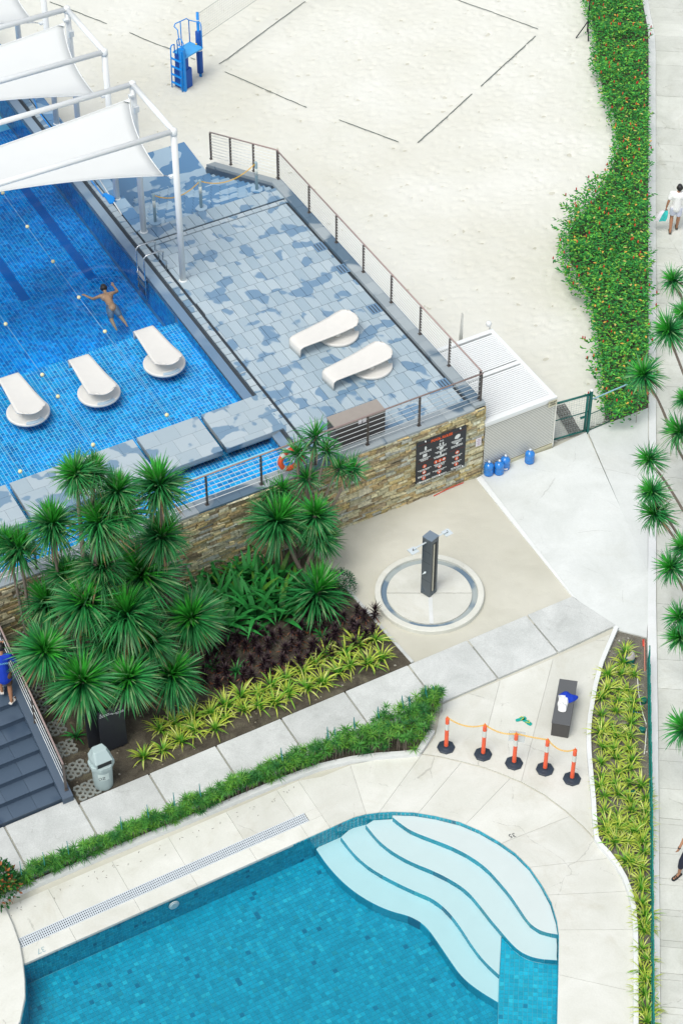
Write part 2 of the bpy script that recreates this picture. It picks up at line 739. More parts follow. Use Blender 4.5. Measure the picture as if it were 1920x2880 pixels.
M_slate_s = slate_mat('slate_stairs', (0.20, 0.34, 0.48), (0.40, 0.53, 0.62), (0.10, 0.23, 0.40), 1.1, 0.50, 0.52)
M_slate_p = slate_mat('slate_platform', (0.30, 0.385, 0.435), (0.43, 0.50, 0.535), (0.17, 0.27, 0.37), 1.9, 0.56, 0.60)
M_coping = slate_mat('slate_coping', (0.25, 0.30, 0.33), (0.36, 0.41, 0.43), (0.10, 0.16, 0.22), 0.7, 0.55, 0.6)
M_ledge = slate_mat('slate_wet_ledge', (0.20, 0.28, 0.36), (0.28, 0.36, 0.44), (0.13, 0.21, 0.31), 0.8, 0.40, 0.5, 0.25, 0.05)
M_dark = simple('dark_joint', (0.03, 0.04, 0.05), 0.9)
M_slate_dark = slate_mat('slate_dark_stairs', (0.050, 0.082, 0.125), (0.078, 0.115, 0.165), (0.04, 0.068, 0.11), 1.0, 0.58, 0.66, 0.45, 0.25)
M_white = simple('white_paint', (0.74, 0.77, 0.77), 0.35, var=0.03, scale=3)
M_shell = simple('lounger_shell', (0.665, 0.655, 0.615), 0.4, var=0.05, scale=5)
M_sail = simple('sail_fabric', (0.65, 0.675, 0.67), 0.8, var=0.03, scale=1.5)
M_steel = simple('steel', (0.55, 0.58, 0.60), 0.25, 1.0)
M_steel2 = simple('steel_dark', (0.16, 0.14, 0.13), 0.4, 0.6)
M_wire = simple('rail_wire_glint', (0.74, 0.78, 0.78), 0.35, 0.0)  # bright glint of the steel wires put into the colour: pale, not metallic
M_copper = simple('handrail', (0.34, 0.255, 0.235), 0.4, 0.1, var=0.1, scale=3)
M_stone = attr_mat('ledge_stone', 0.85, 0.25, 0.9, 14.0, 0.35)
M_mortar = simple('mortar', (0.05, 0.045, 0.035), 0.95)
M_tileU = attr_mat('pool_tile_blue', 0.15, 0.5, noisevar=0.22, bscale=1.1)
M_groutU = simple('grout_pale_blue', (0.42, 0.80, 0.92), 0.6)
M_tileL = attr_mat('pool_tile_teal', 0.2, 0.5, noisevar=0.12, bscale=25)
M_groutL = simple('grout_teal', (0.10, 0.42, 0.52), 0.6)
M_step = simple('pool_step_render', (0.82, 0.85, 0.83), 0.6, var=0.04, scale=2)
M_leaf = attr_mat('leaf', 0.42, 0.35, translucent=0.2)
M_leaf_soft = attr_mat('leaf_soft', 0.5, 0.35, translucent=0.25)
M_bark = simple('bark', (0.20, 0.165, 0.135), 0.9, var=0.35, scale=18, bump=0.6)
M_orange = simple('bollard_orange', (0.78, 0.115, 0.045), 0.45, var=0.06, scale=9)
M_refl = simple('reflective_band', (0.62, 0.66, 0.62), 0.4, var=0.1, scale=40)
M_rubber = simple('rubber_black', (0.022, 0.035, 0.055), 0.55, var=0.5, scale=12, bump=0.3)
M_yellow = simple('chain_yellow', (0.80, 0.48, 0.03), 0.5)
M_blue = simple('stand_blue', (0.0, 0.25, 0.72), 0.4)
M_pad = simple('pad_blue', (0.0, 0.075, 0.36), 0.6, var=0.1, scale=4)
M_green = simple('fence_green', (0.0, 0.11, 0.095), 0.45)
M_teal = simple('wire_teal', (0.0, 0.16, 0.16), 0.45)
M_black = simple('black', (0.012, 0.016, 0.02), 0.6)
M_sign = simple('sign_black', (0.018, 0.022, 0.03), 0.5)
M_print = simple('print_white', (0.68, 0.72, 0.72), 0.6)
M_porange = simple('print_orange', (0.70, 0.10, 0.025), 0.6)
M_pbrown = simple('print_brown_line', (0.16, 0.03, 0.02), 0.6)
M_cream = simple('notice_cream', (0.55, 0.53, 0.38), 0.6)
M_paper = simple('paper_white', (0.72, 0.70, 0.74), 0.7)
M_bin = simple('bin_grey', (0.38, 0.48, 0.48), 0.5, var=0.06, scale=6)
M_wicker = simple('wicker_dark', (0.115, 0.115, 0.11), 0.7)
M_red = simple('pipe_red', (0.62, 0.07, 0.04), 0.6)
M_skin = simple('skin', (0.36, 0.18, 0.10), 0.55, var=0.06, scale=8)
M_hair = simple('hair_black', (0.012, 0.011, 0.012), 0.5, var=0.3, scale=60)
M_tee = simple('cotton_white', (0.78, 0.79, 0.78), 0.9, var=0.03, scale=8, bump=0.3)
M_shorts = simple('shorts_lavender', (0.58, 0.61, 0.72), 0.9, var=0.04, scale=8)
M_bluetee = simple('shirt_blue', (0.0, 0.035, 0.42), 0.85, var=0.15, scale=6, bump=0.4)
M_brown = simple('shorts_brown', (0.10, 0.055, 0.035), 0.9)
M_navy = simple('trousers_navy', (0.012, 0.016, 0.035), 0.85)
M_swim = simple('swim_shorts', (0.10, 0.16, 0.26), 0.7, var=0.8, scale=22)
# ================================================================== SETTING
import numpy as np


def structure(name, mb, mats, smooth=False):
    return tag(mb.build(name, mats, None, smooth), kind='structure')


def px(pts, z=0.0):
    return [P(x, y, z) for x, y in pts]


# ---- lower pool outline (inner edge of its paving)
arc_px = [(961, 2314), (995, 2299), (1029, 2290), (1066, 2285), (1103, 2283), (1164, 2285), (1225, 2295), (1293, 2312), (1347, 2335),
          (1401, 2366), (1448, 2399), (1489, 2440), (1523, 2489), (1550, 2538), (1566, 2592), (1571, 2633), (1570, 2704), (1568, 2800), (1566, 2880)]
left_px = [(67, 2708), (72, 2760), (72, 2812), (58, 2880)]
pool_in = [P(67, 2708)] + px(arc_px)
pr = pool_in[-1]
pr2 = pr + (P(1566, 2880) - P(1570, 2704)).normalized() * 7
pl = [P(*q) for q in left_px]
pool_loop = pool_in + [pr2, pl[-1] + (pr2 - pr) * 1.0 + Vector((-1.5, 0, 0))] + list(reversed(pl[1:]))

# ---- ground sheet with a hole for the lower pool
bm = bmesh.new()
outer = [bm.verts.new((x, y, -0.03)) for x, y in ((-300, -200), (300, -200), (300, 400), (-300, 400))]
inner = [bm.verts.new((p.x, p.y, -0.03)) for p in pool_loop]
es = [bm.edges.new((outer[i], outer[(i + 1) % 4])) for i in range(4)]
es += [bm.edges.new((inner[i], inner[(i + 1) % len(inner)])) for i in range(len(inner))]
bmesh.ops.triangle_fill(bm, use_beauty=True, edges=es)
me = bpy.data.meshes.new('ground')
bm.to_mesh(me)
bm.free()
me.materials.append(M_sand2)
ground = tag(link(bpy.data.objects.new('ground', me)), kind='structure')

# ---- beach sand: trampled surface
nx, ny = 300, 470
x0, x1, y0, y1 = -13.0, 11.2, 41.0, 79.0
X = np.linspace(x0, x1, nx)
Y = np.linspace(y0, y1, ny)
Hh = np.zeros((ny, nx))
for j in range(ny):
    for i in range(nx):
        q = Vector((X[i], Y[j], 0))
        Hh[j, i] = 0.015 * noise.noise(q * 1.3) + 0.014 * noise.noise(q * 3.6 + Vector((5, 2, 0))) + 0.012 * noise.noise(q * 8.0)
rg = np.random.RandomState(3)
for k in range(9000):
    cx, cy, an = rg.uniform(x0, x1), rg.uniform(y0, y1), rg.uniform(0, 3.14)
    a, b_ = rg.uniform(0.09, 0.16), rg.uniform(0.06, 0.1)
    i0, i1 = np.searchsorted(X, [cx - 0.4, cx + 0.4])
    j0, j1 = np.searchsorted(Y, [cy - 0.4, cy + 0.4])
    dx, dy = np.meshgrid(X[i0:i1] - cx, Y[j0:j1] - cy)
    s_, c_ = math.sin(an), math.cos(an)
    q = ((dx * c_ + dy * s_) / a) ** 2 + ((dy * c_ - dx * s_) / b_) ** 2
    Hh[j0:j1, i0:i1] += -rg.uniform(.012, .034) * np.exp(-q) + 0.012 * np.exp(-((np.sqrt(q) - 1.5) ** 2) * 4)
Hh -= 0.0
vv = [(X[i], Y[j], float(Hh[j, i])) for j in range(ny) for i in range(nx)]
def sandy(x, y):
    u_, v_ = toUV(Vector((x, y, 0)))
    if v_ < 0.12 and u_ < 4.6:
        return False
    if -4.3 < u_ < -0.1 and v_ < 11:
        return False
    return x < 8.55 + (y - 44.0) * 0.1065 + (0.0 if y < 66 else -(y - 66) * .25)


ff = [(j * nx + i, j * nx + i + 1, (j + 1) * nx + i + 1, (j + 1) * nx + i) for j in range(ny - 1) for i in range(nx - 1) if sandy(X[i], Y[j])]
mb = MB()
mb.add(vv, ff)
# the beach goes on around the modelled part
for (a, b_, c, d) in ((-200, -13.0, 38, 260), (11.2, 200, 79, 260), (-13.0, 11.2, 79, 260)):
    mb.add([(a, c, 0), (b_, c, 0), (b_, d, 0), (a, d, 0)], [(0, 1, 2, 3)])
sand = structure('sand', mb, M_sand, True)

# ---- damp sand round the shower
poly = px([(880, 1530), (1357, 1325), (1620, 1690), (1145, 1875), (985, 1680)])
nx2, ny2 = 90, 90
mb = MB()
xs = [p.x for p in poly]
ys = [p.y for p in poly]
bx0, bx1, by0, by1 = min(xs) - .3, max(xs) + .3, min(ys) - .3, max(ys) + .3
vv, ff = [], []
for j in range(ny2 + 1):
    for i in range(nx2 + 1):
        x = lerp(bx0, bx1, i / nx2)
        y = lerp(by0, by1, j / ny2)
        q = Vector((x, y, 0))
        vv.append((x, y, 0.004 + 0.016 * noise.noise(q * 1.7) + 0.010 * noise.noise(q * 5.0) + 0.006 * noise.noise(q * 11)))


def inside(x, y, pl_):
    c = False
    n = len(pl_)
    for i in range(n):
        a, b = pl_[i], pl_[(i + 1) % n]
        if (a[1] > y) != (b[1] > y) and x < (b[0] - a[0]) * (y - a[1]) / (b[1] - a[1]) + a[0]:
            c = not c
    return c


big = [Vector(p) for p in px([(860, 1500), (1350, 1318), (1640, 1700), (1140, 1900), (960, 1690)])]
for j in range(ny2):
    for i in range(nx2):
        cx, cy = lerp(bx0, bx1, (i + .5) / nx2), lerp(by0, by1, (j + .5) / ny2)
        if inside(cx, cy, big):
            a = j * (nx2 + 1) + i
            ff.append((a, a + 1, a + nx2 + 2, a + nx2 + 1))
mb.add(vv, ff)
sand2 = structure('sand_shower_area', mb, M_sand2, True)

# ---- plaza of pale concrete
plaza = tag(bpy.data.objects.new('plaza', None), kind='structure')
link(plaza)
pz = [(1341, 1347), (1362, 1322), (1552, 1262), (1652, 1216), (1826, 1150), (1822, 1400), (1821, 1600), (1818, 1796), (1735, 1775), (1609, 1680)]
pzz = [(1372, 1330), (1552, 1262), (1652, 1216), (1672, 1262), (1642, 1690), (1640, 1712)]
slab('paving_slab', px([(1352, 1340), (1375, 1322), (1550, 1263), (1648, 1217), (1830, 1620), (1818, 1796), (1735, 1775), (1622, 1690)]), -0.05, 0.035, M_plaza, plaza, 0.004, 0)
slab('paving_slab', px([(1652, 1215), (1822, 1149), (1821, 1612)]), -0.05, 0.038, M_plaza, plaza, 0.004, 0)
kb = slab('edging', px([(1338, 1348), (1352, 1340), (1622, 1690), (1607, 1679)]), -0.05, 0.05, M_kerb, plaza, 0.002, 0.01)

# ---- sidewalk slabs
sidewalk = tag(link(bpy.data.objects.new('sidewalk', None)), kind='structure')
usj = [-21.2, -19.4, -17.6, -15.86, -14.09, -12.3, -10.54, -8.79, -7.03, -5.24, -3.52, -1.76]
for a, b_ in zip(usj[:-1], usj[1:]):
    vt = -5.09 if a > -14.2 else -4.87
    slab('paving_slab', [G(a, -6.58), G(b_, -6.58), G(b_, vt), G(a, vt)], -0.06, 0.05 + random.uniform(-.003, .003), M_side, sidewalk, 0.022, 0.012)
pE = [G(-1.76, -6.58), P(1712, 1772), P(1735, 1762), P(1607, 1679), G(-1.76, -5.09)]
slab('paving_slab', pE, -0.06, 0.05, M_side, sidewalk, 0.02, 0.012)

# ---- planting beds
mb = MB()
mb.prism([G(-14.2, -5.1), G(-5.14, -5.1), G(-5.14, -4.7), G(-5.33, -2.1), G(-5.45, 0.1), G(-14.2, 0.1)], -0.05, 0.03)
bed1 = structure('planting_bed', mb, M_soil)
mb = MB()
mb.prism([G(-5.14, -5.08), G(-5.06, -5.08), G(-5.27, -1.9), G(-5.35, -1.9)], -0.05, 0.055)
structure('bed_kerb', mb, M_side)

# ---- right hand kerb along the path and the path itself
kr_left = [(1700, -260), (1760, -120), (1805, 0), (1822, 90), (1824, 250), (1822, 500), (1822, 800), (1824, 1150), (1822, 1500), (1820, 1800), (1826, 2100), (1829, 2400), (1832, 2880)]
kr_right = [(1745, -260), (1800, -120), (1828, 40), (1840, 100), (1843, 150), (1843, 500), (1844, 980), (1844, 1300), (1844, 1700), (1847, 1900), (1850, 2100), (1852, 2400), (1856, 2880)]
L2, R2 = px(kr_left), px(kr_right)
ext = (L2[-1] - L2[-2]).normalized() * 8
L2.append(L2[-1] + ext)
R2.append(R2[-1] + ext)
mb = MB()
for i in range(len(L2) - 1):
    mb.prism([L2[i], R2[i], R2[i + 1], L2[i + 1]], -0.1, 0.045)
kerb_r = structure('path_kerb', mb, M_kerb)
Wd = Vector((math.cos(R(84)), math.sin(R(84)), 0))
Xd = Vector((math.cos(R(-6)), math.sin(R(-6)), 0))
path = tag(link(bpy.data.objects.new('path', None)), kind='structure')


def kerb_x(w):
    """right face of the kerb at distance w along the path"""
    for a, b_ in zip(R2[:-1], R2[1:]):
        wa, wb = a.dot(Wd), b_.dot(Wd)
        if wb <= w <= wa:
            return lerp(a, b_, (wa - w) / (wa - wb)).dot(Xd)
    return R2[-1].dot(Xd)


js = [80, 74, 71, 69.0, 68.0, 66.92, 66.05, 65.04, 64.12, 63.18, 62.15, 61.15, 60.19, 59.22, 58.25, 57.26, 56.3, 55.35, 54.44, 53.49, 52.56, 51.6, 50.72]
while js[-1] > 33.8:
    js.append(js[-1] - 0.965)
js += [32.98, 32.13, 31.25, 30.4, 29.53, 28.68, 27.85, 27.0, 26.14, 25.28, 24.4, 23.5, 21, 18]
WX = 7.5
for a, b_ in zip(js[:-1], js[1:]):
    strip = 0.17 if a < 31.5 else 0.0
    def q(w, x):
        return Wd * w + Xd * x
    ka, kb2 = kerb_x(a) + 0.012, kerb_x(b_) + 0.012
    z = -0.01 + random.uniform(-.004, .004)
    poly = [q(a - strip, ka), q(a - strip, ka + WX), q(b_, kb2 + WX), q(b_, kb2)]
    slab('paving_slab', poly, -0.15, z, M_path, path, 0.005, 0)
    if strip:
        poly = [q(a, ka), q(a, ka + WX), q(a - strip, ka + WX), q(a - strip, ka)]
        slab('paving_strip', poly, -0.15, z - 0.004, M_path, path, 0.005, 0)

# ---- right planting bed with its white kerb
kl = [(1728, 1759), (1704, 1815), (1685, 1861), (1668, 1925), (1653, 2010), (1649, 2060), (1650, 2110), (1656, 2180), (1662, 2243), (1666, 2310), (1671, 2357), (1683, 2377), (1704, 2399), (1728, 2430), (1750, 2468), (1766, 2510), (1775, 2552), (1780, 2606), (1781, 2700), (1781, 2880)]
KL = px(kl, 0.12)
KL.append(KL[-1] + ext)
mb = MB()
KR = []
for i, p in enumerate(KL):
    t = (KL[min(i + 1, len(KL) - 1)] - KL[max(i - 1, 0)]).normalized()
    KR.append(p + Vector((-t.y, t.x, 0)) * 0.105)
mb2 = MB()
for i in range(len(KL) - 1):
    mb.prism([KL[i], KR[i], KR[i + 1], KL[i + 1]], -0.05, 0.12)
structure('bed_kerb_white', mb, M_kerb)
mb = MB()
fl = px([(1818, 1797), (1822, 1900), (1826, 2100), (1829, 2400), (1832, 2880)])
fl.append(fl[-1] + ext)
mb.prism(KR + list(reversed(fl)), -0.05, -0.005)
bed2 = structure('planting_bed_path', mb, M_soil2)

# ---- lower pool paving
deck = tag(link(bpy.data.objects.new('pool_deck', None)), kind='structure')
# straight part, above the drain and below it
ua = [-22.0, -19.6, -17.4, -15.2, -13.1, -11.35, -9.6]
vC, vD0, vD1, vP = -6.98, -7.90, -8.15, -8.54
lim = -16.95
edge_l = PUV(14, 2560)[0]
cuts = [PUV(215, 2560)[0], PUV(340, 2490)[0], PUV(500, 2410)[0], PUV(665, 2340)[0], PUV(815, 2260)[0]]
cuts = [-17.4, PUV(165, 2555)[0], PUV(345, 2475)[0], PUV(500, 2400)[0], PUV(665, 2330)[0], PUV(780, 2225)[0], -9.3]
for a, b_ in zip(cuts[:-1], cuts[1:]):
    slab('paving_slab', [G(a, vD0), G(b_, vD0), G(b_, vC), G(a, vC)], -0.08, 0.0, M_conc, deck, 0.003, 0)
    slab('paving_slab', [G(a, vP - .02), G(b_, vP - .02), G(b_, vD1), G(a, vD1)], -0.08, 0.0, M_conc, deck, 0.003, 0)
slab('paving_slab', [G(-9.62, vD1), G(-9.3, vD1), G(-9.3, vD0), G(-9.62, vD0)], -0.08, 0.0005, M_conc, deck, 0.0, 0)
# curved part between the pool and the seam
outs = [(1030, 2128), (1185, 2123), (1289, 2143), (1440, 2192), (1603, 2297), (1709, 2425), (1770, 2570), (1778, 2728), (1779, 2880)]
inn_i = [(905, 2340), (995, 2299), (1103, 2283), (1258, 2303), (1384, 2356), (1486, 2437), (1547, 2533), (1571, 2633), (1570, 2730), (1566, 2880)]
seam = [(1185, 2123), (1237, 2131), (1289, 2143), (1364, 2163), (1410, 2180), (1458, 2200), (1528, 2238), (1588, 2283), (1637, 2327), (1670, 2362), (1702, 2397), (1728, 2432), (1750, 2470), (1766, 2512), (1775, 2554), (1779, 2606), (1780, 2700), (1780, 2790), (1780, 2880)]
SE = px(seam)
IN = px(arc_px)


def sub(curve, a, b):
    """piece of a polyline between fractions (index space)"""
    out = [lerp(curve[int(a)], curve[min(int(a) + 1, len(curve) - 1)], a - int(a))]
    k = int(a) + 1
    while k < b:
        out.append(curve[k])
        k += 1
    out.append(lerp(curve[min(int(b), len(curve) - 1)], curve[min(int(b) + 1, len(curve) - 1)], b - int(b)))
    return out


cutI = [3.0, 5.2, 7.3, 9.2, 11.0, 12.6, 14.6, 16.4, 18]
cutO = [0.0, 2.0, 4.4, 7.2, 9.0, 12.0, 14.8, 17.0, 18]
cutO = [0.0, 2.1, 4.5, 7.3, 10.5, 12.9, 15.1, 17.0, 18]
for k in range(8):
    poly = sub(IN, cutI[k], cutI[k + 1]) + list(reversed(sub(SE, cutO[k], cutO[k + 1])))
    if k == 7:
        poly = sub(IN, cutI[k], cutI[k + 1]) + [IN[-1] + ext, SE[-1] + ext] + list(reversed(sub(SE, cutO[k], cutO[k + 1])))
    slab('paving_slab', poly, -0.08, 0.0, M_conc, deck, 0.0035, 0)
j0 = G(-9.3, vC)
slab('paving_slab', [G(-9.3, vP - .02)] + IN[0:3] + [P(985, 2152), P(905, 2185), j0], -0.08, 0.0, M_conc, deck, 0.003, 0)
slab('paving_slab', IN[2:4] + [SE[0], P(1150, 2125), P(1060, 2137), P(985, 2152)], -0.08, 0.0, M_conc, deck, 0.003, 0)
# upper patio
sw = [(1234, 1984), (1406, 1912), (1555, 1850), (1712, 1785)]
seam2 = [(1185, 2123), (1237, 2131), (1289, 2143), (1341, 2156), (1364, 2163), (1410, 2180), (1463, 2202), (1528, 2238), (1588, 2283), (1637, 2327), (1668, 2360)]
S2 = [p + Vector((0.02, 0.03, 0)) for p in px(seam2)]
slab('paving_slab', [P(1234, 1986), P(1406, 1914)] + [S2[3], S2[2], S2[1], S2[0]] + [P(1222, 2075), P(1236, 2010)], -0.08, 0.002, M_conc, deck, 0.003, 0)
slab('paving_slab', [P(1406, 1914), P(1555, 1852), S2[6], S2[5], S2[4], S2[3]], -0.08, 0.001, M_conc, deck, 0.003, 0)
slab('paving_slab', [P(1555, 1852), P(1716, 1784)] + [KL[k] + Vector((.02, 0, 0)) for k in (2, 4, 6, 8, 10)] + [S2[10], S2[9], S2[8], S2[7], S2[6]], -0.08, 0.002, M_conc, deck, 0.003, 0)
# raised pool surround at the left edge
lf = px([(14, 2555), (38, 2608), (58, 2665), (66, 2712), (71, 2762), (72, 2812), (58, 2880)])
lf.append(lf[-1] + Vector((-1.2, -3, 0)))
slab('pool_surround', [P(-60, 2545)] + lf + [P(-700, 3300), P(-700, 2620)], -0.3, 0.1, M_conc, deck, 0.0, 0.015)

# ---- drain grating along the pool
M_postg0 = simple('channel_blue_grey', (0.10, 0.17, 0.26), .5)
M_grate = simple('grate_pale', (0.60, 0.66, 0.70), 0.5)
drain = empty('drain_grating', G(-13, -8.02, 0), 'long white slotted drain grating along the straight pool edge', 'drain')
mb = MB()
mb.prism([G(-16.9, vD1), G(-9.62, vD1), G(-9.62, vD0), G(-16.9, vD0)], -0.09, -0.03)
mb.build('channel', M_postg0, drain)
mb = MB()
for vv_ in (vD0 - 0.004, vD0 - 0.062, vD0 - 0.125, vD0 - 0.188, vD1 + 0.004):
    mb.box(G(-13.26, vv_, 0.0), U * 3.63, V * 0.008, (0, 0, 0.012))
mb.build('rail', M_grate, drain)
mb = MB()
u = -16.86
while u < -9.64:
    mb.box(G(u, (vD0 + vD1) / 2, -0.004), U * 0.012, V * 0.122, (0, 0, 0.01))
    u += 0.048
mb.build('slat', M_grate, drain)

# ---- lower pool: basin, tiles, steps, water
ZF = -0.80
basin = tag(link(bpy.data.objects.new('pool_basin', None)), kind='structure')
tealv = [(0.006, 0.33, 0.46), (0.008, 0.37, 0.51), (0.012, 0.41, 0.55), (0.03, 0.48, 0.60), (0.004, 0.20, 0.32), (0.02, 0.36, 0.46)]
tealw = [0.27, 0.40, 0.25, 0.04, 0.02, 0.02]


def tealcol(dark=1.0):
    c = random.choices(tealv, tealw)[0]
    k = random.uniform(0.9, 1.1) * dark
    return tuple(q * k for q in c)


# wall with mosaic tiles
mbw = MB()
mbw2 = MB()
n = len(pool_loop)
for i in range(n):
    a, b_ = pool_loop[i], pool_loop[(i + 1) % n]
    mbw.add([(a.x, a.y, ZF), (b_.x, b_.y, ZF), (b_.x, b_.y, -0.02), (a.x, a.y, -0.02)], [(0, 1, 2, 3), (3, 2, 1, 0)])
    ln = (b_ - a).length
    if i > len(arc_px) + 1 and i < n - 4:
        continue
    t = (b_ - a).normalized()
    nrm = Vector((t.y, -t.x, 0))
    m_ = max(1, round(ln / 0.1))
    for k in range(m_):
        for r_ in range(8):
            c = a + t * ((k + .5) * ln / m_) + nrm * 0.002 + Vector((0, 0, -0.02 - 0.05 - r_ * 0.097))
            mbw2.box(c, t * (ln / m_ / 2 - 0.004), nrm * 0.004, (0, 0, 0.0445), tealcol())
mbw.build('pool_wall', M_groutL, basin)
tag(mbw2.build('wall_mosaic', M_tileL, basin), kind='stuff')
mb = MB()
mb.prism(pool_loop, ZF - 0.2, ZF)
mb.build('pool_floor', M_groutL, basin)
# mosaic floor tiles
tiles = []
cells = {}
s = 0.105
umin, umax = -19.5, -4.0
Kc = [[], [], [], []]
nu, nv = int((umax - umin) / s), 110
for i in range(nu):
    for j in range(nv):
        u, v = umin + i * s, -8.6 - j * s
        c = G(u, v)
        if not inside(c.x, c.y, pool_loop):
            continue
        tiles.append((u, v))
tiles.sort(key=lambda q: abs(P(700, 2700).x - G(*q).x) * 0.6 + abs(P(700, 2640).y - G(*q).y))
mb = MB()
tm = {}
random.seed(404)
for k in range(60):
    t = MB()
    t.box((0, 0, 0), U * (s / 2 - 0.004), V * (s / 2 - 0.004), (0, 0, 0.004), tealcol() if k != 7 else (0.004, 0.20, 0.32))
    tm[k] = t.mesh('tile', M_tileL)
for k, (u, v) in enumerate(tiles):
    c = G(u, v, ZF + 0.005)
    if k < 300:
        o = bpy.data.objects.new('tile', tm[random.randrange(60)])
        o.location = c
        o.parent = basin
        COL.objects.link(o)
    else:
        mb.box(c, U * (s / 2 - 0.004), V * (s / 2 - 0.004), (0, 0, 0.004), tealcol())
tag(mb.build('floor_mosaic', M_tileL, basin), kind='stuff')


def z8(pts, z):      # curves read in the 860,2200 detail
    return [P(860 + x / 1.479, 2200 + y / 1.479, z) for x, y in pts]


def smooth_curve(pts, it=2):
    for _ in range(it):
        out = [pts[0]]
        for a, b_ in zip(pts[:-1], pts[1:]):
            out += [lerp(a, b_, .25), lerp(a, b_, .75)]
        out.append(pts[-1])
        pts = out
    return pts


zt = [-0.13, -0.26, -0.39, -0.52]
C1 = smooth_curve(z8([(362, 148), (400, 178), (440, 205), (520, 236), (600, 266), (680, 306), (750, 356), (800, 411), (850, 470), (890, 530), (930, 590), (980, 623), (1046, 635)], zt[0]))
C2 = smooth_curve(z8([(250, 180), (300, 243), (360, 291), (440, 335), (520, 366), (600, 405), (670, 451), (720, 510), (770, 575), (812, 624), (860, 680), (900, 713), (960, 736), (1044, 742)], zt[1]))
C3 = smooth_curve(z8([(146, 230), (200, 301), (270, 361), (350, 406), (440, 450), (530, 486), (590, 536), (640, 600), (690, 680), (740, 745), (803, 803)], zt[2]))
C4 = smooth_curve(z8([(43, 280), (90, 350), (160, 425), (240, 485), (340, 535), (440, 560), (500, 600), (550, 670), (600, 745), (650, 815), (720, 870), (800, 918)], zt[3]))
steps = empty('pool_steps', P(1300, 2500, -0.3), 'curved pale steps with teal nosings inside the freeform pool', 'pool steps')
back = px(arc_px[2:16])
back = [p + Vector((0.0, 0.0, 0)) for p in back]
T1 = C1 + list(reversed(px([(1103, 2284), (1164, 2286), (1225, 2296), (1293, 2313), (1347, 2336), (1401, 2367), (1448, 2400), (1489, 2441), (1522, 2490), (1548, 2539), (1564, 2592), (1567, 2612)])))
T2 = C2 + list(reversed(px([(1050, 2288), (1103, 2285), (1164, 2287), (1225, 2297), (1293, 2314), (1347, 2337), (1401, 2368), (1448, 2402), (1489, 2443), (1521, 2491), (1547, 2540), (1563, 2594), (1568, 2640), (1567, 2672)])))
led = z8([(812, 630), (803, 803), (800, 918), (795, 1100), (790, 1500)], -0.45)
T3 = C3 + z8([(812, 640)], zt[2]) + [P(1480, 2600, zt[2]), P(1400, 2450, zt[2]), P(1200, 2330, zt[2]), P(1029, 2291, zt[2])]
T4 = C4 + z8([(812, 640)], zt[3]) + [P(1400, 2600, zt[3]), P(1300, 2450, zt[3]), P(1100, 2340, zt[3]), P(961, 2318, zt[3])]
for k, (T, z) in enumerate(((T1, zt[0]), (T2, zt[1]), (T3, zt[2]), (T4, zt[3]))):
    mb = MB()
    mb.prism(T, ZF - 0.02, z)
    tr = mb.build('tread', M_step, steps)
    # teal tiled nosing on the riser
    Cc = (C1, C2, C3, C4)[k]
    zr = ((zt + [ZF])[k + 1])
    nz_ = MB()
    seg = 3
    for i in range(0, len(Cc) - 1, seg):
        a, b_ = Cc[i], Cc[min(i + seg, len(Cc) - 1)]
        t = (b_ - a)
        if t.length < 1e-3:
            continue
        ln = t.length
        t.normalize()
        nr = Vector((t.y, -t.x, 0))
        if nr.y > 0:
            nr = -nr
        c = (a + b_) / 2
        hh = (z - zr) / 2 if k < 3 else (z - ZF) / 2 - .01
        nz_.box(Vector((c.x, c.y, z - 0.004 - hh)) + nr * 0.004, t * (ln / 2 - 0.001), nr * 0.012, (0, 0, hh), tealcol(0.9))
    tag(nz_.build('nosing', M_tileL, tr), kind='stuff')
# tiled shelf beside the steps
shelf = [P(1408, 2624, -.42), P(1403, 2745, -.42), P(1398, 2900, -.42), P(1390, 3200, -.42), P(1570, 3200, -.42), P(1571, 2633, -.42)]
mb = MB()
mb.prism(shelf, ZF - 0.02, -0.435)
sh = mb.build('pool_shelf', M_groutL, basin)
mb = MB()
sdir_ = (P(1568, 2880) - P(1570, 2704)).normalized()
sx = Vector((-sdir_.y, sdir_.x, 0))
sx = sx if sx.x > 0 else -sx
a0 = P(1390, 2600, -.43)
for i in range(30):
    for j in range(60):
        c = a0 + sx * (i * 0.104) + sdir_ * (j * 0.104)
        if inside(c.x, c.y, shelf) and inside(c.x, c.y, pool_loop):
            mb.box(Vector((c.x, c.y, -0.432)), sx * 0.047, sdir_ * 0.047, (0, 0, 0.004), tealcol(1.25))
tag(mb.build('shelf_mosaic', M_tileL, sh), kind='stuff')
M_waterL = water_mat('water_teal', (0.97, 0.99, 1.0), (0.12, 0.84, 0.96), 0.50, 0.05, 1.8, 0.9)
mb = MB()
n = len(pool_loop)
mb.prism(inset_poly(pool_loop, 0.001), ZF - 0.25, -0.055, bottom=True)
structure('water_lower_pool', mb, M_waterL)
# underwater lamp on the pool wall
lp = empty('pool_lamp', onV(490, 2545, vP - 0.02), 'round white underwater lamp on the straight pool wall', 'lamp')
p0 = onV(489, 2546, vP - 0.03)
mb = MB()
pr_ = [(0.0, 0.0), (0.09, 0.0), (0.115, -0.02), (0.12, -0.05)]
nv_ = -V
fr_ = MB()
for rr, dd, mbx in ((0.125, 0.02, fr_), (0.09, 0.035, mb)):
    ring = []
    for k in range(20):
        w = 2 * math.pi * k / 20
        ring.append(p0 + U * (rr * math.cos(w)) + Vector((0, 0, rr * math.sin(w))))
    vs2 = ring + [q + nv_ * dd for q in ring]
    mbx.add(vs2, [tuple(range(20, 40))] + [(k, (k + 1) % 20, 20 + (k + 1) % 20, 20 + k) for k in range(20)])
fr_.build('rim', M_white, lp)
mb.build('lens', M_print, lp)

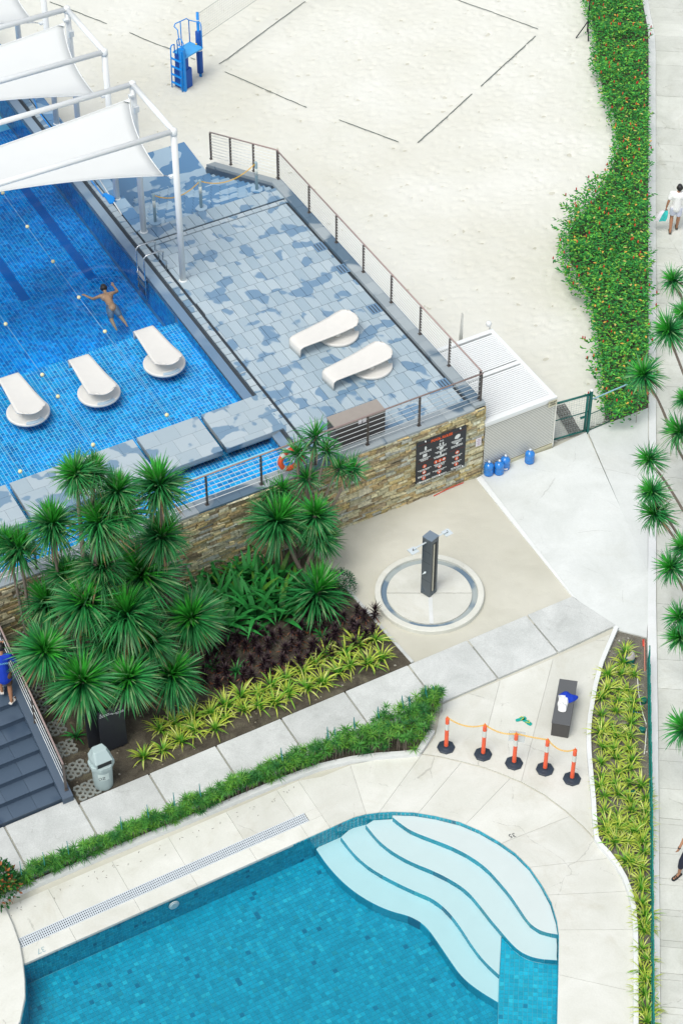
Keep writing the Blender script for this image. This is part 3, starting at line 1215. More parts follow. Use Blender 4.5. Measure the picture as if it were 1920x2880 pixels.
# ================================================================== RAISED DECK AND UPPER POOL
ZW = ZD - 0.13
raised = tag(link(bpy.data.objects.new('raised_deck', None)), kind='structure')
mb = MB()
mb.prism([G(-4.45, 0.02), G(-0.02, 0.02), G(-0.02, 11.5), G(-4.45, 11.5)], 0, ZD - 0.03)
mb.prism([G(-5.2, 0.02), G(-4.452, 0.02), G(-4.452, 30), G(-5.2, 30)], 0, ZD - 0.031)
mb.build('deck_core', M_dark, raised)
tile_me = {}


def tile_obj(name, c, hu, hv, hz, mat, parent):
    key = (round(hu, 3), round(hv, 3), hz, mat.name)
    if key not in tile_me:
        t = MB()
        t.box((0, 0, 0), U * hu, V * hv, (0, 0, hz))
        tile_me[key] = t.mesh(name, mat)
    o = bpy.data.objects.new(name, tile_me[key])
    o.location = c
    o.rotation_euler = (R(random.uniform(-.25, .25)), R(random.uniform(-.25, .25)), 0)
    o.parent = parent
    COL.objects.link(o)
    return o


TU, TV = 0.30, 0.60
v = 0.42
row = 0
while v < 10.62:
    tv = min(TV, 10.64 - v)
    u = -4.8 + (row * 0.137 % TU) - TU
    while u < -0.42:
        a, b_ = max(u, -4.82), min(u + TU, -0.40)
        if b_ - a > 0.05:
            tile_obj('tile', G((a + b_) / 2, v + tv / 2, ZD - 0.02 + random.uniform(-.0015, .0015)), (b_ - a) / 2 - 0.006, tv / 2 - 0.006, 0.02, M_slate, raised)
        u += TU
    v += tv
    row += 1
# band of small tiles with dark channel (cross drain) and row before the stairs
for (va, vb, tu, mt) in ((10.66, 10.84, 0.27, M_slate_p), (10.90, 11.5, 0.30, M_slate)):
    u = -4.42
    while u < -0.34:
        b_ = min(u + tu, -0.3)
        tile_obj('tile', G((u + b_) / 2, (va + vb) / 2, ZD - 0.02), (b_ - u) / 2 - 0.007, (vb - va) / 2 - 0.006, 0.02, mt, raised)
        u += tu
# gutter band along the pool: stone strip between two dark slots, then the wet ledge
v = 0.05
while v < 26:
    tile_obj('gutter_stone', G(-5.0, v + 0.15, ZD - 0.02 + random.uniform(-.003, .003)), 0.095, 0.142, 0.02, random.choice([M_slate, M_slate_p, M_slate_p]), raised)
    v += 0.302
v = 11.52
while v < 26:
    tile_obj('tile', G(-4.66, v + 0.3, ZD - 0.02), 0.2, 0.294, 0.02, M_slate_s, raised)
    v += 0.6
for vq in (10.75, 11.2):
    tile_obj('tile', G(-4.63, vq, ZD - 0.02), 0.2, 0.09 if vq < 11 else 0.29, 0.02, M_slate, raised)
mb = MB()
a, b_, c, d = G(-5.45, 0.35, ZW - 0.01), G(-5.12, 0.35, ZD - 0.03), G(-5.12, 28, ZD - 0.03), G(-5.45, 28, ZW - 0.01)
mb.add([a, b_, c, d], [(0, 1, 2, 3)])
mb.add([a, d, d - Vector((0, 0, 1.6)), a - Vector((0, 0, 1.6))], [(0, 1, 2, 3)])
lg = mb.build('overflow_ledge', M_ledge, raised)
# coping along both railings
u = -0.34
mb_ = None
v = 0.0
while v < 11.7:
    b2 = min(v + 0.6, 11.72)
    tile_obj('coping_stone', G(-0.16, (v + b2) / 2, ZD + 0.03), 0.165, (b2 - v) / 2 - 0.003, 0.05, M_coping, raised)
    v += 0.6
u = -16.2
while u < -0.34:
    b2 = min(u + 0.6, -0.33)
    tile_obj('coping_stone', G((u + b2) / 2, 0.19, ZD - 0.02), (b2 - u) / 2 - 0.003, 0.225, 0.03, M_coping, raised)
    u += 0.6
# cast kerb shadow gap beside the right coping
# floor drains set into the deck
M_drainp = simple('drain_plate', (0.14, 0.24, 0.36), 0.2)
for (dx_, dy_) in ((898, 694), (962, 756), (1052, 868), (1248, 1080)):
    c = P(dx_, dy_, ZD + 0.004)
    dr = empty('floor_drain', c, {898: 'slotted floor drain nearest the top of the deck by the right railing', 962: 'slotted floor drain second from the top along the right railing',
                                  1052: 'slotted floor drain beside the head of the upper deck lounger', 1248: 'slotted floor drain near the deck corner by the front railing'}[dx_], 'drain', 'floor drains along the deck railing')
    t = MB()
    t.box(c, U * 0.17, V * 0.21, (0, 0, 0.002))
    t.build('plate', M_drainp, dr)
    for k in (-1, 0, 1):
        t = MB()
        t.box(c + U * (0.09 * k) + Vector((0, 0, 0.0025)), U * 0.014, V * 0.17, (0, 0, 0.001))
        t.build('slot', M_black, dr)

# ---- back stairs down to the beach
NST = 13
RUN, RISE = 0.36, ZD / 14.0
stairs = empty('beach_stairs', G(-2.3, 13, 0), 'slate stairs going down from the deck to the sand', 'stairs')
mb = MB()
for k in range(NST):
    v0 = 11.52 + k * RUN
    zt_ = ZD - (k + 1) * RISE
    mb.prism([G(-4.42, v0), G(-0.3, v0), G(-0.3, v0 + RUN), G(-4.42, v0 + RUN)], 0, zt_ - 0.03)
mb.build('stair_core', M_dark, stairs)
for k in range(NST):
    v0 = 11.52 + k * RUN
    zt_ = ZD - (k + 1) * RISE
    u = -4.42 - (k * 0.13 % 0.3)
    while u < -0.32:
        a, b_ = max(u, -4.42), min(u + 0.3, -0.3)
        if b_ - a > 0.04:
            tile_obj('tile', G((a + b_) / 2, v0 + RUN / 2 - 0.01, zt_ - 0.015), (b_ - a) / 2 - 0.005, RUN / 2, 0.015, M_slate_s, stairs)
        u += 0.3
mb = MB()
v1 = 11.52 + NST * RUN
mb.prism([G(-4.42, v1), G(-0.3, v1), G(-0.2, v1 + 2.15), G(-4.42, v1 + 2.15)], -0.1, 0.06)
mb.build('landing', M_slate_s, stairs)
# dark string wall at the right of the stairs
mb = MB()
for (ua_, ub_, o_, mt) in ((-0.3, 0.0, 0.10, 0), (-0.33, -0.3, 0.0, 1)):
    a = [G(ua_, 11.7), G(ub_, 11.7), G(ub_, v1 + 0.25), G(ua_, v1 + 0.25)]
    zt0, zt1 = ZD + o_ - 0.06, 0.3 + o_ - 0.06
    vv = [Vector((q.x, q.y, 0)) for q in a] + [Vector((a[0].x, a[0].y, zt0)), Vector((a[1].x, a[1].y, zt0)), Vector((a[2].x, a[2].y, zt1)), Vector((a[3].x, a[3].y, zt1))]
    mb.add(vv, [(4, 5, 6, 7), (0, 1, 5, 4), (1, 2, 6, 5), (2, 3, 7, 6), (3, 0, 4, 7)], None, mt)
mb.build('string_wall', [M_coping, M_slate_dark], stairs)

# ---- upper pool basin
ZS, ZDEEP = ZD - 0.42, ZD - 1.25
ub = tag(link(bpy.data.objects.new('upper_pool_basin', None)), kind='structure')
mb = MB()
mb.prism([G(-16.5, 0.3), G(-5.4, 0.3), G(-5.4, 7.62), G(-16.5, 7.62)], ZD - 1.6, ZS)
mb.prism([G(-16.5, 7.6), G(-5.4, 7.6), G(-5.4, 28), G(-16.5, 28)], ZD - 1.6, ZDEEP)
mb.prism([G(-16.5, 28), G(-4.4, 28), G(-4.4, 30), G(-16.5, 30)], 0, ZD - 0.03)
mb.build('pool_floor', M_groutU, ub)
bl = [(0.0, 0.29, 0.72), (0.0, 0.33, 0.78), (0.0, 0.38, 0.82), (0.002, 0.23, 0.62), (0.01, 0.43, 0.86)]


def bluecol(k=1.0):
    c = random.choice(bl)
    q = random.uniform(.88, 1.1) * k
    return tuple(x * q for x in c)


def lane(u, v):
    for l in lanes:
        if abs(u - l) < 0.125 and v > LV:
            return True
    return False


lanes = [PUV(160, 650, ZDEEP)[0], PUV(70, 840, ZDEEP)[0], PUV(70, 840, ZDEEP)[0] - 2.0]
M_lane = simple('lane_navy', (0.0, 0.15, 0.46), .3)
LV = PUV(262, 784, ZDEEP)[1]
mbt, mbd = MB(), MB()
single = []
tu = {}
for k in range(16):
    t = MB()
    t.box((0, 0, 0), U * 0.043, V * 0.043, (0, 0, 0.004), bluecol())
    tu[k] = t.mesh('tile', M_tileU)
cnt = 0
s = 0.1
for i in range(int(11.0 / s)):
    u = -5.46 - i * s
    for j in range(60):
        v = 1.67 + j * s
        if v > 7.60:
            continue
        c = G(u, v, ZS + 0.004)
        if 3.5 < v < 5.2 and u > -7.7 and cnt < 250:
            o = bpy.data.objects.new('tile', tu[random.randrange(16)])
            o.location = c
            o.parent = ub
            COL.objects.link(o)
            cnt += 1
        else:
            mbt.box(c, U * 0.043, V * 0.043, (0, 0, 0.004), bluecol())
    for j in range(int(12.5 / s)):
        v = 7.68 + j * s
        c = G(u, v, ZDEEP + 0.004)
        if v > 17 and u > -7:
            pass
        mbt.box(c, U * 0.045, V * 0.045, (0, 0, 0.004), (0.0, 0.15, 0.46) if lane(u, v) else bluecol(1.0))
s = 0.15
i = 0
while i < 72:
    u = -5.52 - i * s
    for j in range(8):
        v = 0.42 + j * s
        c = G(u, v, ZS + 0.006)
        mbt.box(c, U * 0.066, V * 0.066, (0, 0, 0.005), bluecol(1.05))
    i += 1
for l in lanes:
    mb = MB()
    mb.box(G(l, LV + 8.5, ZDEEP + .0045), U * .14, V * 8.5, (0, 0, .004))
    mb.build('lane_line', M_lane, ub)
tag(mbt.build('floor_mosaic', M_tileU, ub), kind='stuff')
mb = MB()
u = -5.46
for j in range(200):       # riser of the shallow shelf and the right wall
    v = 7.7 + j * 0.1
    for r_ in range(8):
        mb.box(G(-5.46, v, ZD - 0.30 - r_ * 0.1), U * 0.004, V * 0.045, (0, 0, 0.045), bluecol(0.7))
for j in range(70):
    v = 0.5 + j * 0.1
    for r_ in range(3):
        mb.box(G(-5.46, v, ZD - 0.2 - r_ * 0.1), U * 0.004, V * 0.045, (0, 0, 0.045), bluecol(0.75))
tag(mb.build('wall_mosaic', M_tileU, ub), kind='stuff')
M_waterU = water_mat('water_blue', (0.93, 0.99, 1.0), (0.06, 0.72, 0.98), 0.30, 0.16, 2.6, 0.9)
# surface with real ripples: small wind waves everywhere, rings spreading from the swimmer
mb = MB()
wu0, wu1, wv0, wv1 = -16.4, -5.43, 0.40, 27.9
NU, NV = 170, 400
sw_u, sw_v = PUV(296, 822, ZW)
vv, ff = [], []
for i in range(NU + 1):
    u = lerp(wu0, wu1, i / NU)
    for j in range(NV + 1):
        v = lerp(wv0, wv1, (j / NV) ** 1.25)
        q = Vector((u, v, 0))
        amp = lerp(0.25, 1.0, min(1, max(0, (v - 4) / 5)))
        z = amp * (0.022 * noise.noise(Vector((u * 1.3, v * 2.6, 0))) + 0.014 * noise.noise(Vector((u * 3.1 + 4, v * 5.5, 2))))
        d = math.hypot(u - sw_u, v - sw_v)
        if d < 2.4:
            z += 0.045 * math.sin(d * 13 + 1.2 * noise.noise(q * 2.5)) * math.exp(-((d - .75) / .55) ** 2) + 0.012 * noise.noise(q * 7) * math.exp(-d * 1.2)
        e = min((u - wu0), (wu1 - u), (v - wv0), (wv1 - v))
        z *= min(1, e / .15)
        vv.append(G(u, v, ZW + z))
for i in range(NU):
    for j in range(NV):
        k = i * (NV + 1) + j
        ff.append((k, k + NV + 1, k + NV + 2, k + 1))
rim = [i * (NV + 1) for i in range(NU + 1)] + [NU * (NV + 1) + j for j in range(1, NV + 1)] + [i * (NV + 1) + NV for i in range(NU - 1, -1, -1)] + [j for j in range(NV - 1, 0, -1)]
n0 = len(vv)
for k in rim:
    p = vv[k]
    vv.append(Vector((p.x, p.y, ZD - 1.7)))
m_ = len(rim)
for a in range(m_):
    b_ = (a + 1) % m_
    ff.append((rim[b_], rim[a], n0 + a, n0 + b_))
ff.append(tuple(n0 + a for a in reversed(range(m_))))
mb.add(vv, ff)
wo_ = structure('water_upper_pool', mb, M_waterU)
wo_.data.polygons.foreach_set('use_smooth', [k < NU * NV for k in range(len(wo_.data.polygons))])
# ================================================================== BUILT THINGS
ORD = ['first', 'second', 'third', 'fourth', 'fifth', 'sixth', 'seventh', 'eighth', 'ninth', 'tenth']


def text(name, body, size, org, xd, yd, mat, parent, lift=0.003, align='LEFT', bold=0.0):
    cu = bpy.data.curves.new('txt', 'FONT')
    cu.body = body
    cu.size = size
    cu.align_x = align
    cu.offset = bold
    cu.extrude = 0.001
    t = bpy.data.objects.new('txt', cu)
    COL.objects.link(t)
    dg = bpy.context.evaluated_depsgraph_get()
    me = bpy.data.meshes.new_from_object(t.evaluated_get(dg))
    bpy.data.objects.remove(t)
    bpy.data.curves.remove(cu)
    xd, yd = Vector(xd).normalized(), Vector(yd).normalized()
    zd = xd.cross(yd).normalized()
    M = Matrix((xd, yd, zd)).transposed().to_4x4()
    M.translation = Vector(org) + zd * lift
    me.transform(M)
    me.materials.clear()
    me.materials.append(mat)
    o = bpy.data.objects.new(name, me)
    link(o)
    wpar(o, parent)
    return o


ZV = Vector((0, 0, 1))
# ---- stone retaining wall
wall = empty('retaining_wall', G(-7, 0, 0), 'stacked yellow-brown ledgestone wall carrying the raised deck', 'wall')
mb = MB()
mb.prism([G(-18, 0.0), G(-0.01, 0.0), G(-0.01, 0.3), G(-18, 0.3)], -0.1, ZD - 0.06)
mb.build('core', M_mortar, wall)
scol = [(0.44, 0.36, 0.17), (0.54, 0.47, 0.27), (0.36, 0.29, 0.17), (0.56, 0.53, 0.38), (0.46, 0.47, 0.36), (0.40, 0.42, 0.37), (0.50, 0.39, 0.20), (0.60, 0.56, 0.36), (0.30, 0.25, 0.16), (0.45, 0.43, 0.28)]
stones = []
z = -0.03
while z < ZD - 0.07:
    h = random.choice([0.055, 0.07, 0.085, 0.1, 0.12])
    h = min(h, ZD - 0.055 - z)
    u = -0.03
    while u > -14.6:
        l = random.uniform(0.14, 0.5)
        stones.append((u - l / 2, z + h / 2, l, h))
        u -= l
    z += h


def stone(mbx, u, z, l, h):
    d = random.uniform(0.03, 0.085)
    c = random.choice(scol)
    k = random.uniform(0.75, 1.2)
    c = tuple(q * k for q in c)
    j = lambda a: random.uniform(-a, a)
    hl, hh = l / 2 - 0.005, h / 2 - 0.004
    fr = [(-hl + j(.006), -hh + j(.006)), (hl + j(.006), -hh + j(.006)), (hl + j(.006), hh + j(.006)), (-hl + j(.006), hh + j(.006))]
    vv = [G(u + a, 0.01, z + b) for a, b in fr]
    vv += [G(u + a * 0.985, -d + j(.012), z + b * 0.96) for a, b in fr]
    mbx.add(vv, [(4, 5, 6, 7), (0, 1, 5, 4), (1, 2, 6, 5), (2, 3, 7, 6), (3, 0, 4, 7)], c)


stones.sort(key=lambda q: -(q[2] * q[3]) - (1 if q[0] > -4.4 else 0))
mb = MB()
for k, (u, z, l, h) in enumerate(stones):
    if k < 300:
        t = MB()
        stone(t, u, z, l, h)
        t.build('stone', M_stone, wall)
    else:
        stone(mb, u, z, l, h)
# return face at the corner
z = 0.0
while z < ZD - 0.08:
    h = random.choice([0.07, 0.09, 0.11])
    v = 0.0
    while v < 0.6:
        l = random.uniform(0.15, 0.35)
        c = random.choice(scol)
        mb.box(G(0.0 + random.uniform(0, .02), v + l / 2, z + h / 2), U * 0.03, V * (l / 2 - .004), ZV * (h / 2 - .004), c)
        v += l
    z += h
tag(mb.build('stonework', M_stone, wall), kind='stuff')

# ---- platforms over the water
plu = [(-6.74, -5.03), (-8.6, -6.86), (-10.36, -8.72), (-12.14, -10.48), (-13.92, -12.26), (-15.7, -14.04)]
pn = ['nearest the deck', 'second from the deck', 'third from the deck', 'fourth from the deck behind the trees', 'fifth from the deck', 'sixth from the deck at the picture edge']
for k, (a, b_) in enumerate(plu):
    t = empty('stone_platform', G((a + b_) / 2, 2.5, ZD - .2), 'tiled slate platform over the pool water, ' + pn[k], 'platform', 'slate platforms over the upper pool')
    mb = MB()
    mb.prism([G(a, 1.77), G(b_, 1.77), G(b_, 3.3), G(a, 3.3)], ZD - 0.17, ZD - 0.025)
    mb.build('slab', M_coping, t)
    mb = MB()
    mb.prism([G(a + .15, 2.05), G(b_ - .15, 2.05), G(b_ - .15, 3.1), G(a + .15, 3.1)], ZS - 0.1, ZD - 0.17)
    mb.build('support', M_dark, t)
    w = b_ - a
    vj = [1.77, 1.98, 2.42, 2.86, 3.3] if k % 2 == 0 else [1.77, 2.2, 2.75, 3.3]
    for r_ in range(len(vj) - 1):
        off = [0.0, 0.18, -0.12, 0.1][r_ % 4]
        uj = [a, a + w / 3 + off, a + 2 * w / 3 + off, b_]
        for i in range(3):
            tile_obj('tile', G((uj[i] + uj[i + 1]) / 2, (vj[r_] + vj[r_ + 1]) / 2, ZD - 0.012), (uj[i + 1] - uj[i]) / 2 - 0.0025, (vj[r_ + 1] - vj[r_]) / 2 - 0.0025, 0.0125, M_slate_p, None).parent = t
            o = t.children[-1] if t.children else None

# tiles above were made in site coordinates: hang them under their platform without moving them
bpy.context.view_layer.update()
for o in bpy.data.objects:
    if o.parent and o.parent.name.startswith(('stone_platform', 'beach_stairs')) and o.name.startswith('tile'):
        o.matrix_parent_inverse = Matrix.Translation(-o.parent.location)


# ---- railings
def railing(label, a, b_, n_posts, h, wires, ts=None, name='railing'):
    """posts along the straight line a-b"""
    t = empty(name, a, label, 'railing')
    d = (b_ - a)
    dh = Vector((d.x, d.y, 0)).normalized()
    nr = Vector((-dh.y, dh.x, 0))
    ts = ts or [i / (n_posts - 1) for i in range(n_posts)]
    for q in ts:
        p = lerp(a, b_, q)
        mb = MB()
        mb.box(p + ZV * (h / 2), dh * 0.009, nr * 0.03, ZV * (h / 2))
        mb.box(p + ZV * (h / 2) + dh * 0.03, dh * 0.006, nr * 0.025, ZV * (h / 2 - .02))
        mb.box(p + ZV * 0.005 + dh * .015, dh * 0.05, nr * 0.045, ZV * 0.006)
        mb.build('post', M_steel2, t)
    mb = MB()
    mb.tube([a + ZV * (h + .02) - dh * .03, b_ + ZV * (h + .02) + dh * .03], 0.023, 10)
    mb.build('handrail', M_copper, t, True)
    for k in range(wires):
        zz = h * (0.12 + 0.8 * k / (wires - 1))
        mb = MB()
        mb.tube([a + ZV * zz, b_ + ZV * zz], 0.0085, 6)
        mb.build('wire', M_wire, t, True)
    return t


fu = [-0.07, -1.94, -3.48, -5.02, -6.56, -8.09, -9.63, -11.17, -12.7, -14.2]
railing('steel wire railing with copper handrail along the stone wall top', G(fu[0], 0.13, ZD + .01), G(fu[-1], 0.13, ZD + .01), 0, 0.96, 6, [(q - fu[0]) / (fu[-1] - fu[0]) for q in fu])
rv = [0.19, 1.75, 3.3, 4.9, 6.5, 8.1, 9.78, 11.74]
railing('steel wire railing with copper handrail between the deck and the sand', G(-0.07, rv[0], ZD + .08), G(-0.07, rv[-1], ZD + .08), 0, 0.95, 9, [(q - rv[0]) / (rv[-1] - rv[0]) for q in rv])
railing('steel wire railing sloping down beside the beach stairs', G(-0.07, 11.78, ZD + .09), G(-0.07, 16.55, 0.40), 0, 0.98, 8, [0.0, 0.345, 0.69, 1.0])

# ---- lower stairs at the left, with string wall and railing
lst = empty('garden_stairs', G(-16, -3, 0), 'dark blue slate stairs climbing along the planting bed at the left edge', 'stairs')
LR, LH = 0.41, 0.16
mb = MB()
for k in range(13):
    v0 = -4.86 + k * LR
    mb.prism([G(-18.5, v0), G(-14.42, v0), G(-14.42, v0 + LR + .5), G(-18.5, v0 + LR + .5)], -0.05, (k + 1) * LH - 0.02)
mb.build('stair_core', M_slate_dark, lst)
for k in range(13):
    v0 = -4.86 + k * LR
    u = -14.42
    while u > -18.3:
        mb = MB()
        mb.box(G(u - 0.3, v0 + LR / 2 - 0.012, (k + 1) * LH - 0.01), U * 0.297, V * (LR / 2 + 0.012), ZV * 0.01)
        mb.build('tread', M_slate_dark, lst)
        u -= 0.6
mb = MB()
sl = LH / LR
a, b_ = -4.98, 0.2
qa = [G(-14.42, a), G(-14.16, a), G(-14.16, b_), G(-14.42, b_)]
z0, z1 = 0.22, 0.22 + (b_ - a) * sl
mb.add([Vector((q.x, q.y, -.05)) for q in qa] + [qa[0] + ZV * z0, qa[1] + ZV * z0, qa[2] + ZV * z1, qa[3] + ZV * z1], [(4, 5, 6, 7), (0, 1, 5, 4), (1, 2, 6, 5), (2, 3, 7, 6), (3, 0, 4, 7)])
mb.build('string_wall', M_slate_dark, lst)
railing('steel railing with copper handrail climbing beside the dark slate stairs', G(-14.25, -4.8, 0.22 + .18 * sl), G(-14.25, -0.1, .22 + 4.88 * sl), 0, 0.92, 4, [0, 0.36, 0.72, 1.0])

# ---- sun sails
zc = ZD + 4.93


def canopy(dv, zbase, label):
    t = empty('sun_sail_canopy', G(-4.67, 8.75 + dv, zbase), label, 'canopy', 'white sail canopies over the upper pool')
    vF, vB, uR, uL = 8.75 + dv, 11.40 + dv, -4.67, -12.9
    for (u, v, zb) in ((uR, vF, zbase), (uR, vB, zbase), (uL, vF, ZDEEP), (uL, vB, ZDEEP)):
        mb = MB()
        mb.tube([G(u, v, zb), G(u, v, zc)], 0.088, 16)
        mb.lathe([(0.12, 0), (0.12, 0.012), (0.09, 0.03)], G(u, v, zb), 16)
        mb.lathe([(0.10, -0.1), (0.105, -0.05), (0.10, 0.06), (0.06, 0.095), (0, 0.1)], G(u, v, zc), 16)
        mb.build('post', M_white, t, True)
    for (a, b_) in ((G(uR, vF, zc), G(uL, vF, zc)), (G(uR, vB, zc), G(uL, vB, zc)), (G(uR, vF, zc), G(uR, vB, zc)), (G(uL, vF, zc), G(uL, vB, zc))):
        mb = MB()
        mb.tube([a, b_], 0.078, 14)
        mb.build('beam', M_white, t, True)
    # fixing brackets on the posts
    zFR, zBR = zc - 1.45, zc - 0.30
    for (u, v, zb, zz) in ((uR, vF, 0, zFR), (uR, vB, 0, zBR + .02), (uR, vB, 1, zc - .75), (uR, vF, 1, zc - .62)):
        mb = MB()
        mb.box(G(u - (0.1 if not zb else -0.02), v + (0.09 if v == vF else -0.09), zz), U * 0.07, V * 0.06, ZV * (0.03 if not zb else 0.09))
        mb.build('bracket', M_white, t)
    # doubly curved sail: low at the front right, high at the back right, the other way round at the far end
    cor = {(0, 0): (uR - 0.28, vF + 0.22, zFR), (0, 1): (uR - 0.22, vB - 0.2, zBR), (1, 0): (uL + 0.25, vF + 0.2, zc - 0.12), (1, 1): (uL + 0.25, vB - 0.2, zc - 0.75)}
    n1, n2 = 28, 16
    vv, ff = [], []
    for i in range(n1 + 1):
        for j in range(n2 + 1):
            a, b2 = i / n1, j / n2
            p = [0, 0, 0]
            for (ci, cj), cc in cor.items():
                w = (a if ci else 1 - a) * (b2 if cj else 1 - b2)
                for q in range(3):
                    p[q] += w * cc[q]
            sgA, sgB = 4 * a * (1 - a), 4 * b2 * (1 - b2)
            p[1] += sgA * lerp(0.42, -0.08, b2)
            p[0] += sgB * lerp(-0.20, 0.2, a)
            p[2] += 0.06 * sgA * sgB
            vv.append(G(*p))
    for i in range(n1):
        for j in range(n2):
            k = i * (n2 + 1) + j
            ff.append((k, k + 1, k + n2 + 2, k + n2 + 1))
    mb = MB()
    mb.add(vv, ff)
    s_ = mb.build('sail', M_sail, t, True)
    sm = s_.modifiers.new('thick', 'SOLIDIFY')
    sm.thickness = 0.006
    # hem cables and corner straps
    for idx in ([i * (n2 + 1) for i in range(n1 + 1)], [i * (n2 + 1) + n2 for i in range(n1 + 1)], list(range(n2 + 1))):
        mb = MB()
        mb.tube([vv[q] for q in idx], 0.016, 6)
        mb.build('hem', M_white, s_, True)
    for c, pz_ in ((vv[0], G(uR - .05, vF + .05, zFR)), (vv[n2], G(uR - .05, vB - .05, zBR))):
        mb = MB()
        mb.tube([c, pz_], 0.014, 6)
        mb.build('strap', M_steel, s_, True)
        mb = MB()
        d = (pz_ - c)
        q = c - d * 0.7
        w = Vector((-d.y, d.x, 0)).normalized() * 0.10
        mb.add([c + w * .25 + ZV * .012, c - w * .25 + ZV * .012, q - w + ZV * .012, q + w + ZV * .012], [(0, 1, 2, 3)])
        mb.build('corner_plate', M_white, s_)
    return t


canopy(0, ZD, 'white sail canopy on round posts nearest the wet deck')
canopy(4.56, ZD - 0.02, 'white sail canopy on round posts, middle one of the row')
canopy(9.12, ZD - 0.02, 'white sail canopy cut off by the top left picture corner')


# ---- loungers
def lounger(c, yaw, label, group):
    """local x from foot to head, origin on the ground at the centre of the foot"""
    t = empty('chaise_lounge', c, label, 'sun lounger', group, yaw)
    L = 2.0
    zs = [(0.0, 0.0, .27), (0.0, 0.14, .275), (0.004, 0.25, .28), (0.03, 0.295, .285), (0.10, 0.315, .29), (0.35, 0.328, .31), (0.7, 0.335, .335), (1.05, 0.345, .36), (1.35, 0.372, .385), (1.6, 0.408, .405), (1.75, 0.432, .405), (1.87, 0.448, .375), (1.95, 0.456, .31), (1.985, 0.46, .22)]
    vv, ff = [], []
    nk = 10
    for x, z, w in zs:
        for k in range(nk + 1):
            q = k / nk * 2 - 1
            xe = x - (0.10 * q * q if x > 1.8 else 0)
            vv.append((xe, q * w, z + (0.02 * q * q if 0.05 < x else 0)))
    n = len(zs)
    for i in range(n - 1):
        for k in range(nk):
            a = i * (nk + 1) + k
            ff.append((a, a + nk + 1, a + nk + 2, a + 1))
    me = MB()
    me.add(vv, ff)
    o = bpy.data.objects.new('seat_shell', me.mesh('seat_shell', M_shell, True))
    link(o, t)
    sm = o.modifiers.new('t', 'SOLIDIFY')
    sm.thickness = 0.028
    sm.offset = -1
    # round dished base with its rim and handle recess
    mb = MB()
    r = 0.575
    cx = 1.40
    mb.lathe([(r - .02, 0.0), (r, 0.03), (r, 0.075), (r - 0.02, 0.095), (r - 0.06, 0.09), (r - 0.25, 0.10), (0.2, 0.14), (0.0, 0.15)], (cx, 0, 0), 40)
    o = bpy.data.objects.new('base_disc', mb.mesh('base_disc', M_shell, True))
    link(o, t)
    mb = MB()
    for s_ in (-1, 1):
        mb.tube([(cx - 0.1, 0.16 * s_, 0.1), (cx - 0.15, 0.16 * s_, 0.3)], 0.09, 12)
    o = bpy.data.objects.new('pedestal', mb.mesh('pedestal', M_shell, True))
    link(o, t)
    mb = MB()
    ring_o, ring_i = [], []
    for k in range(11):
        w = R(-27 + 54 * k / 10)
        ring_o.append((cx + (r - 0.012) * math.cos(w), (r - .012) * math.sin(w)))
        ring_i.append((cx + (r - 0.125) * math.cos(w), (r - .125) * math.sin(w)))
    mb.prism(ring_o + list(reversed(ring_i)), 0.06, 0.105)
    o = bpy.data.objects.new('handle_recess', mb.mesh('handle_recess', M_groove))
    link(o, t)
    mb = MB()
    path_ = [(cx + (r - .13) * math.cos(R(-27 + 54 * k / 10)), (r - .13) * math.sin(R(-27 + 54 * k / 10)), 0.11) for k in range(11)]
    mb.tube(path_, 0.02, 8)
    o = bpy.data.objects.new('handle_lip', mb.mesh('handle_lip', M_shell, True))
    link(o, t)
    return t


M_groove = simple('lounger_recess', (0.40, 0.52, 0.60), 0.4)
wv = math.atan2(-V.y, -V.x)
zl = ZS + 0.02
# those in the water stand on the shallow shelf: their discs ride at the surface
for (cx_, cy_, lab) in ((461.7, 1019, 'white shell lounger in the shallow water beside the swimmer, nearest the deck'), (278, 1102, 'white shell lounger in the shallow water, middle one of three'), (79, 1156, 'white shell lounger in the shallow water at the left picture edge')):
    c = P(cx_, cy_, ZW + .06)
    f = c + V * 1.40
    lounger(Vector((f.x, f.y, ZW - 0.02)), wv, lab, 'white loungers in the upper pool')
wu = math.atan2(U.y, U.x)
for (u, v, lab) in ((-3.40, 4.37, 'white shell lounger on the wet slate deck, the upper of two'), (-3.27, 2.72, 'white shell lounger on the wet slate deck, the lower of two')):
    lounger(G(u, v, ZD + .003), wu + R(4), lab, 'white loungers on the slate deck')

# ---- lane ropes with floats
M_float = simple('float_cream', (0.78, 0.72, 0.42), 0.45)
M_rope = simple('lane_rope', (0.30, 0.55, 0.75), 0.6)
for (lst_, ends, lab) in (([(8, 542), (77, 637), (149, 735), (222, 836), (295, 932), (469, 1167)], [(-60, 445), (480, 1182)], 'lane rope with pale yellow floats passing beside the swimmer'),
                          ([(16, 911), (119, 1054), (163, 1115), (262, 1251)], [(-60, 800), (285, 1283)], 'lane rope with pale yellow floats running between the two left loungers'),
                          ([(57, 1326)], [(-30, 1205), (66, 1340)], 'short stretch of lane rope with one yellow float by the left platforms')):
    t = empty('lane_rope', P(*lst_[0], ZW), lab, 'lane rope')
    mb = MB()
    mb.tube([P(*ends[0], ZW - .012)] + [P(*q, ZW - .012) for q in lst_] + [P(*ends[1], ZW - .012)], 0.007, 6)
    mb.build('rope', M_rope, t)
    for q in lst_:
        mb = MB()
        c = P(*q, ZW + .005)
        mb.lathe([(0, -0.055), (0.035, -0.05), (0.055, -0.02), (0.058, 0.01), (0.045, 0.04), (0.02, 0.055), (0, 0.057)], c, 14)
        mb.build('float', M_float, t, True)

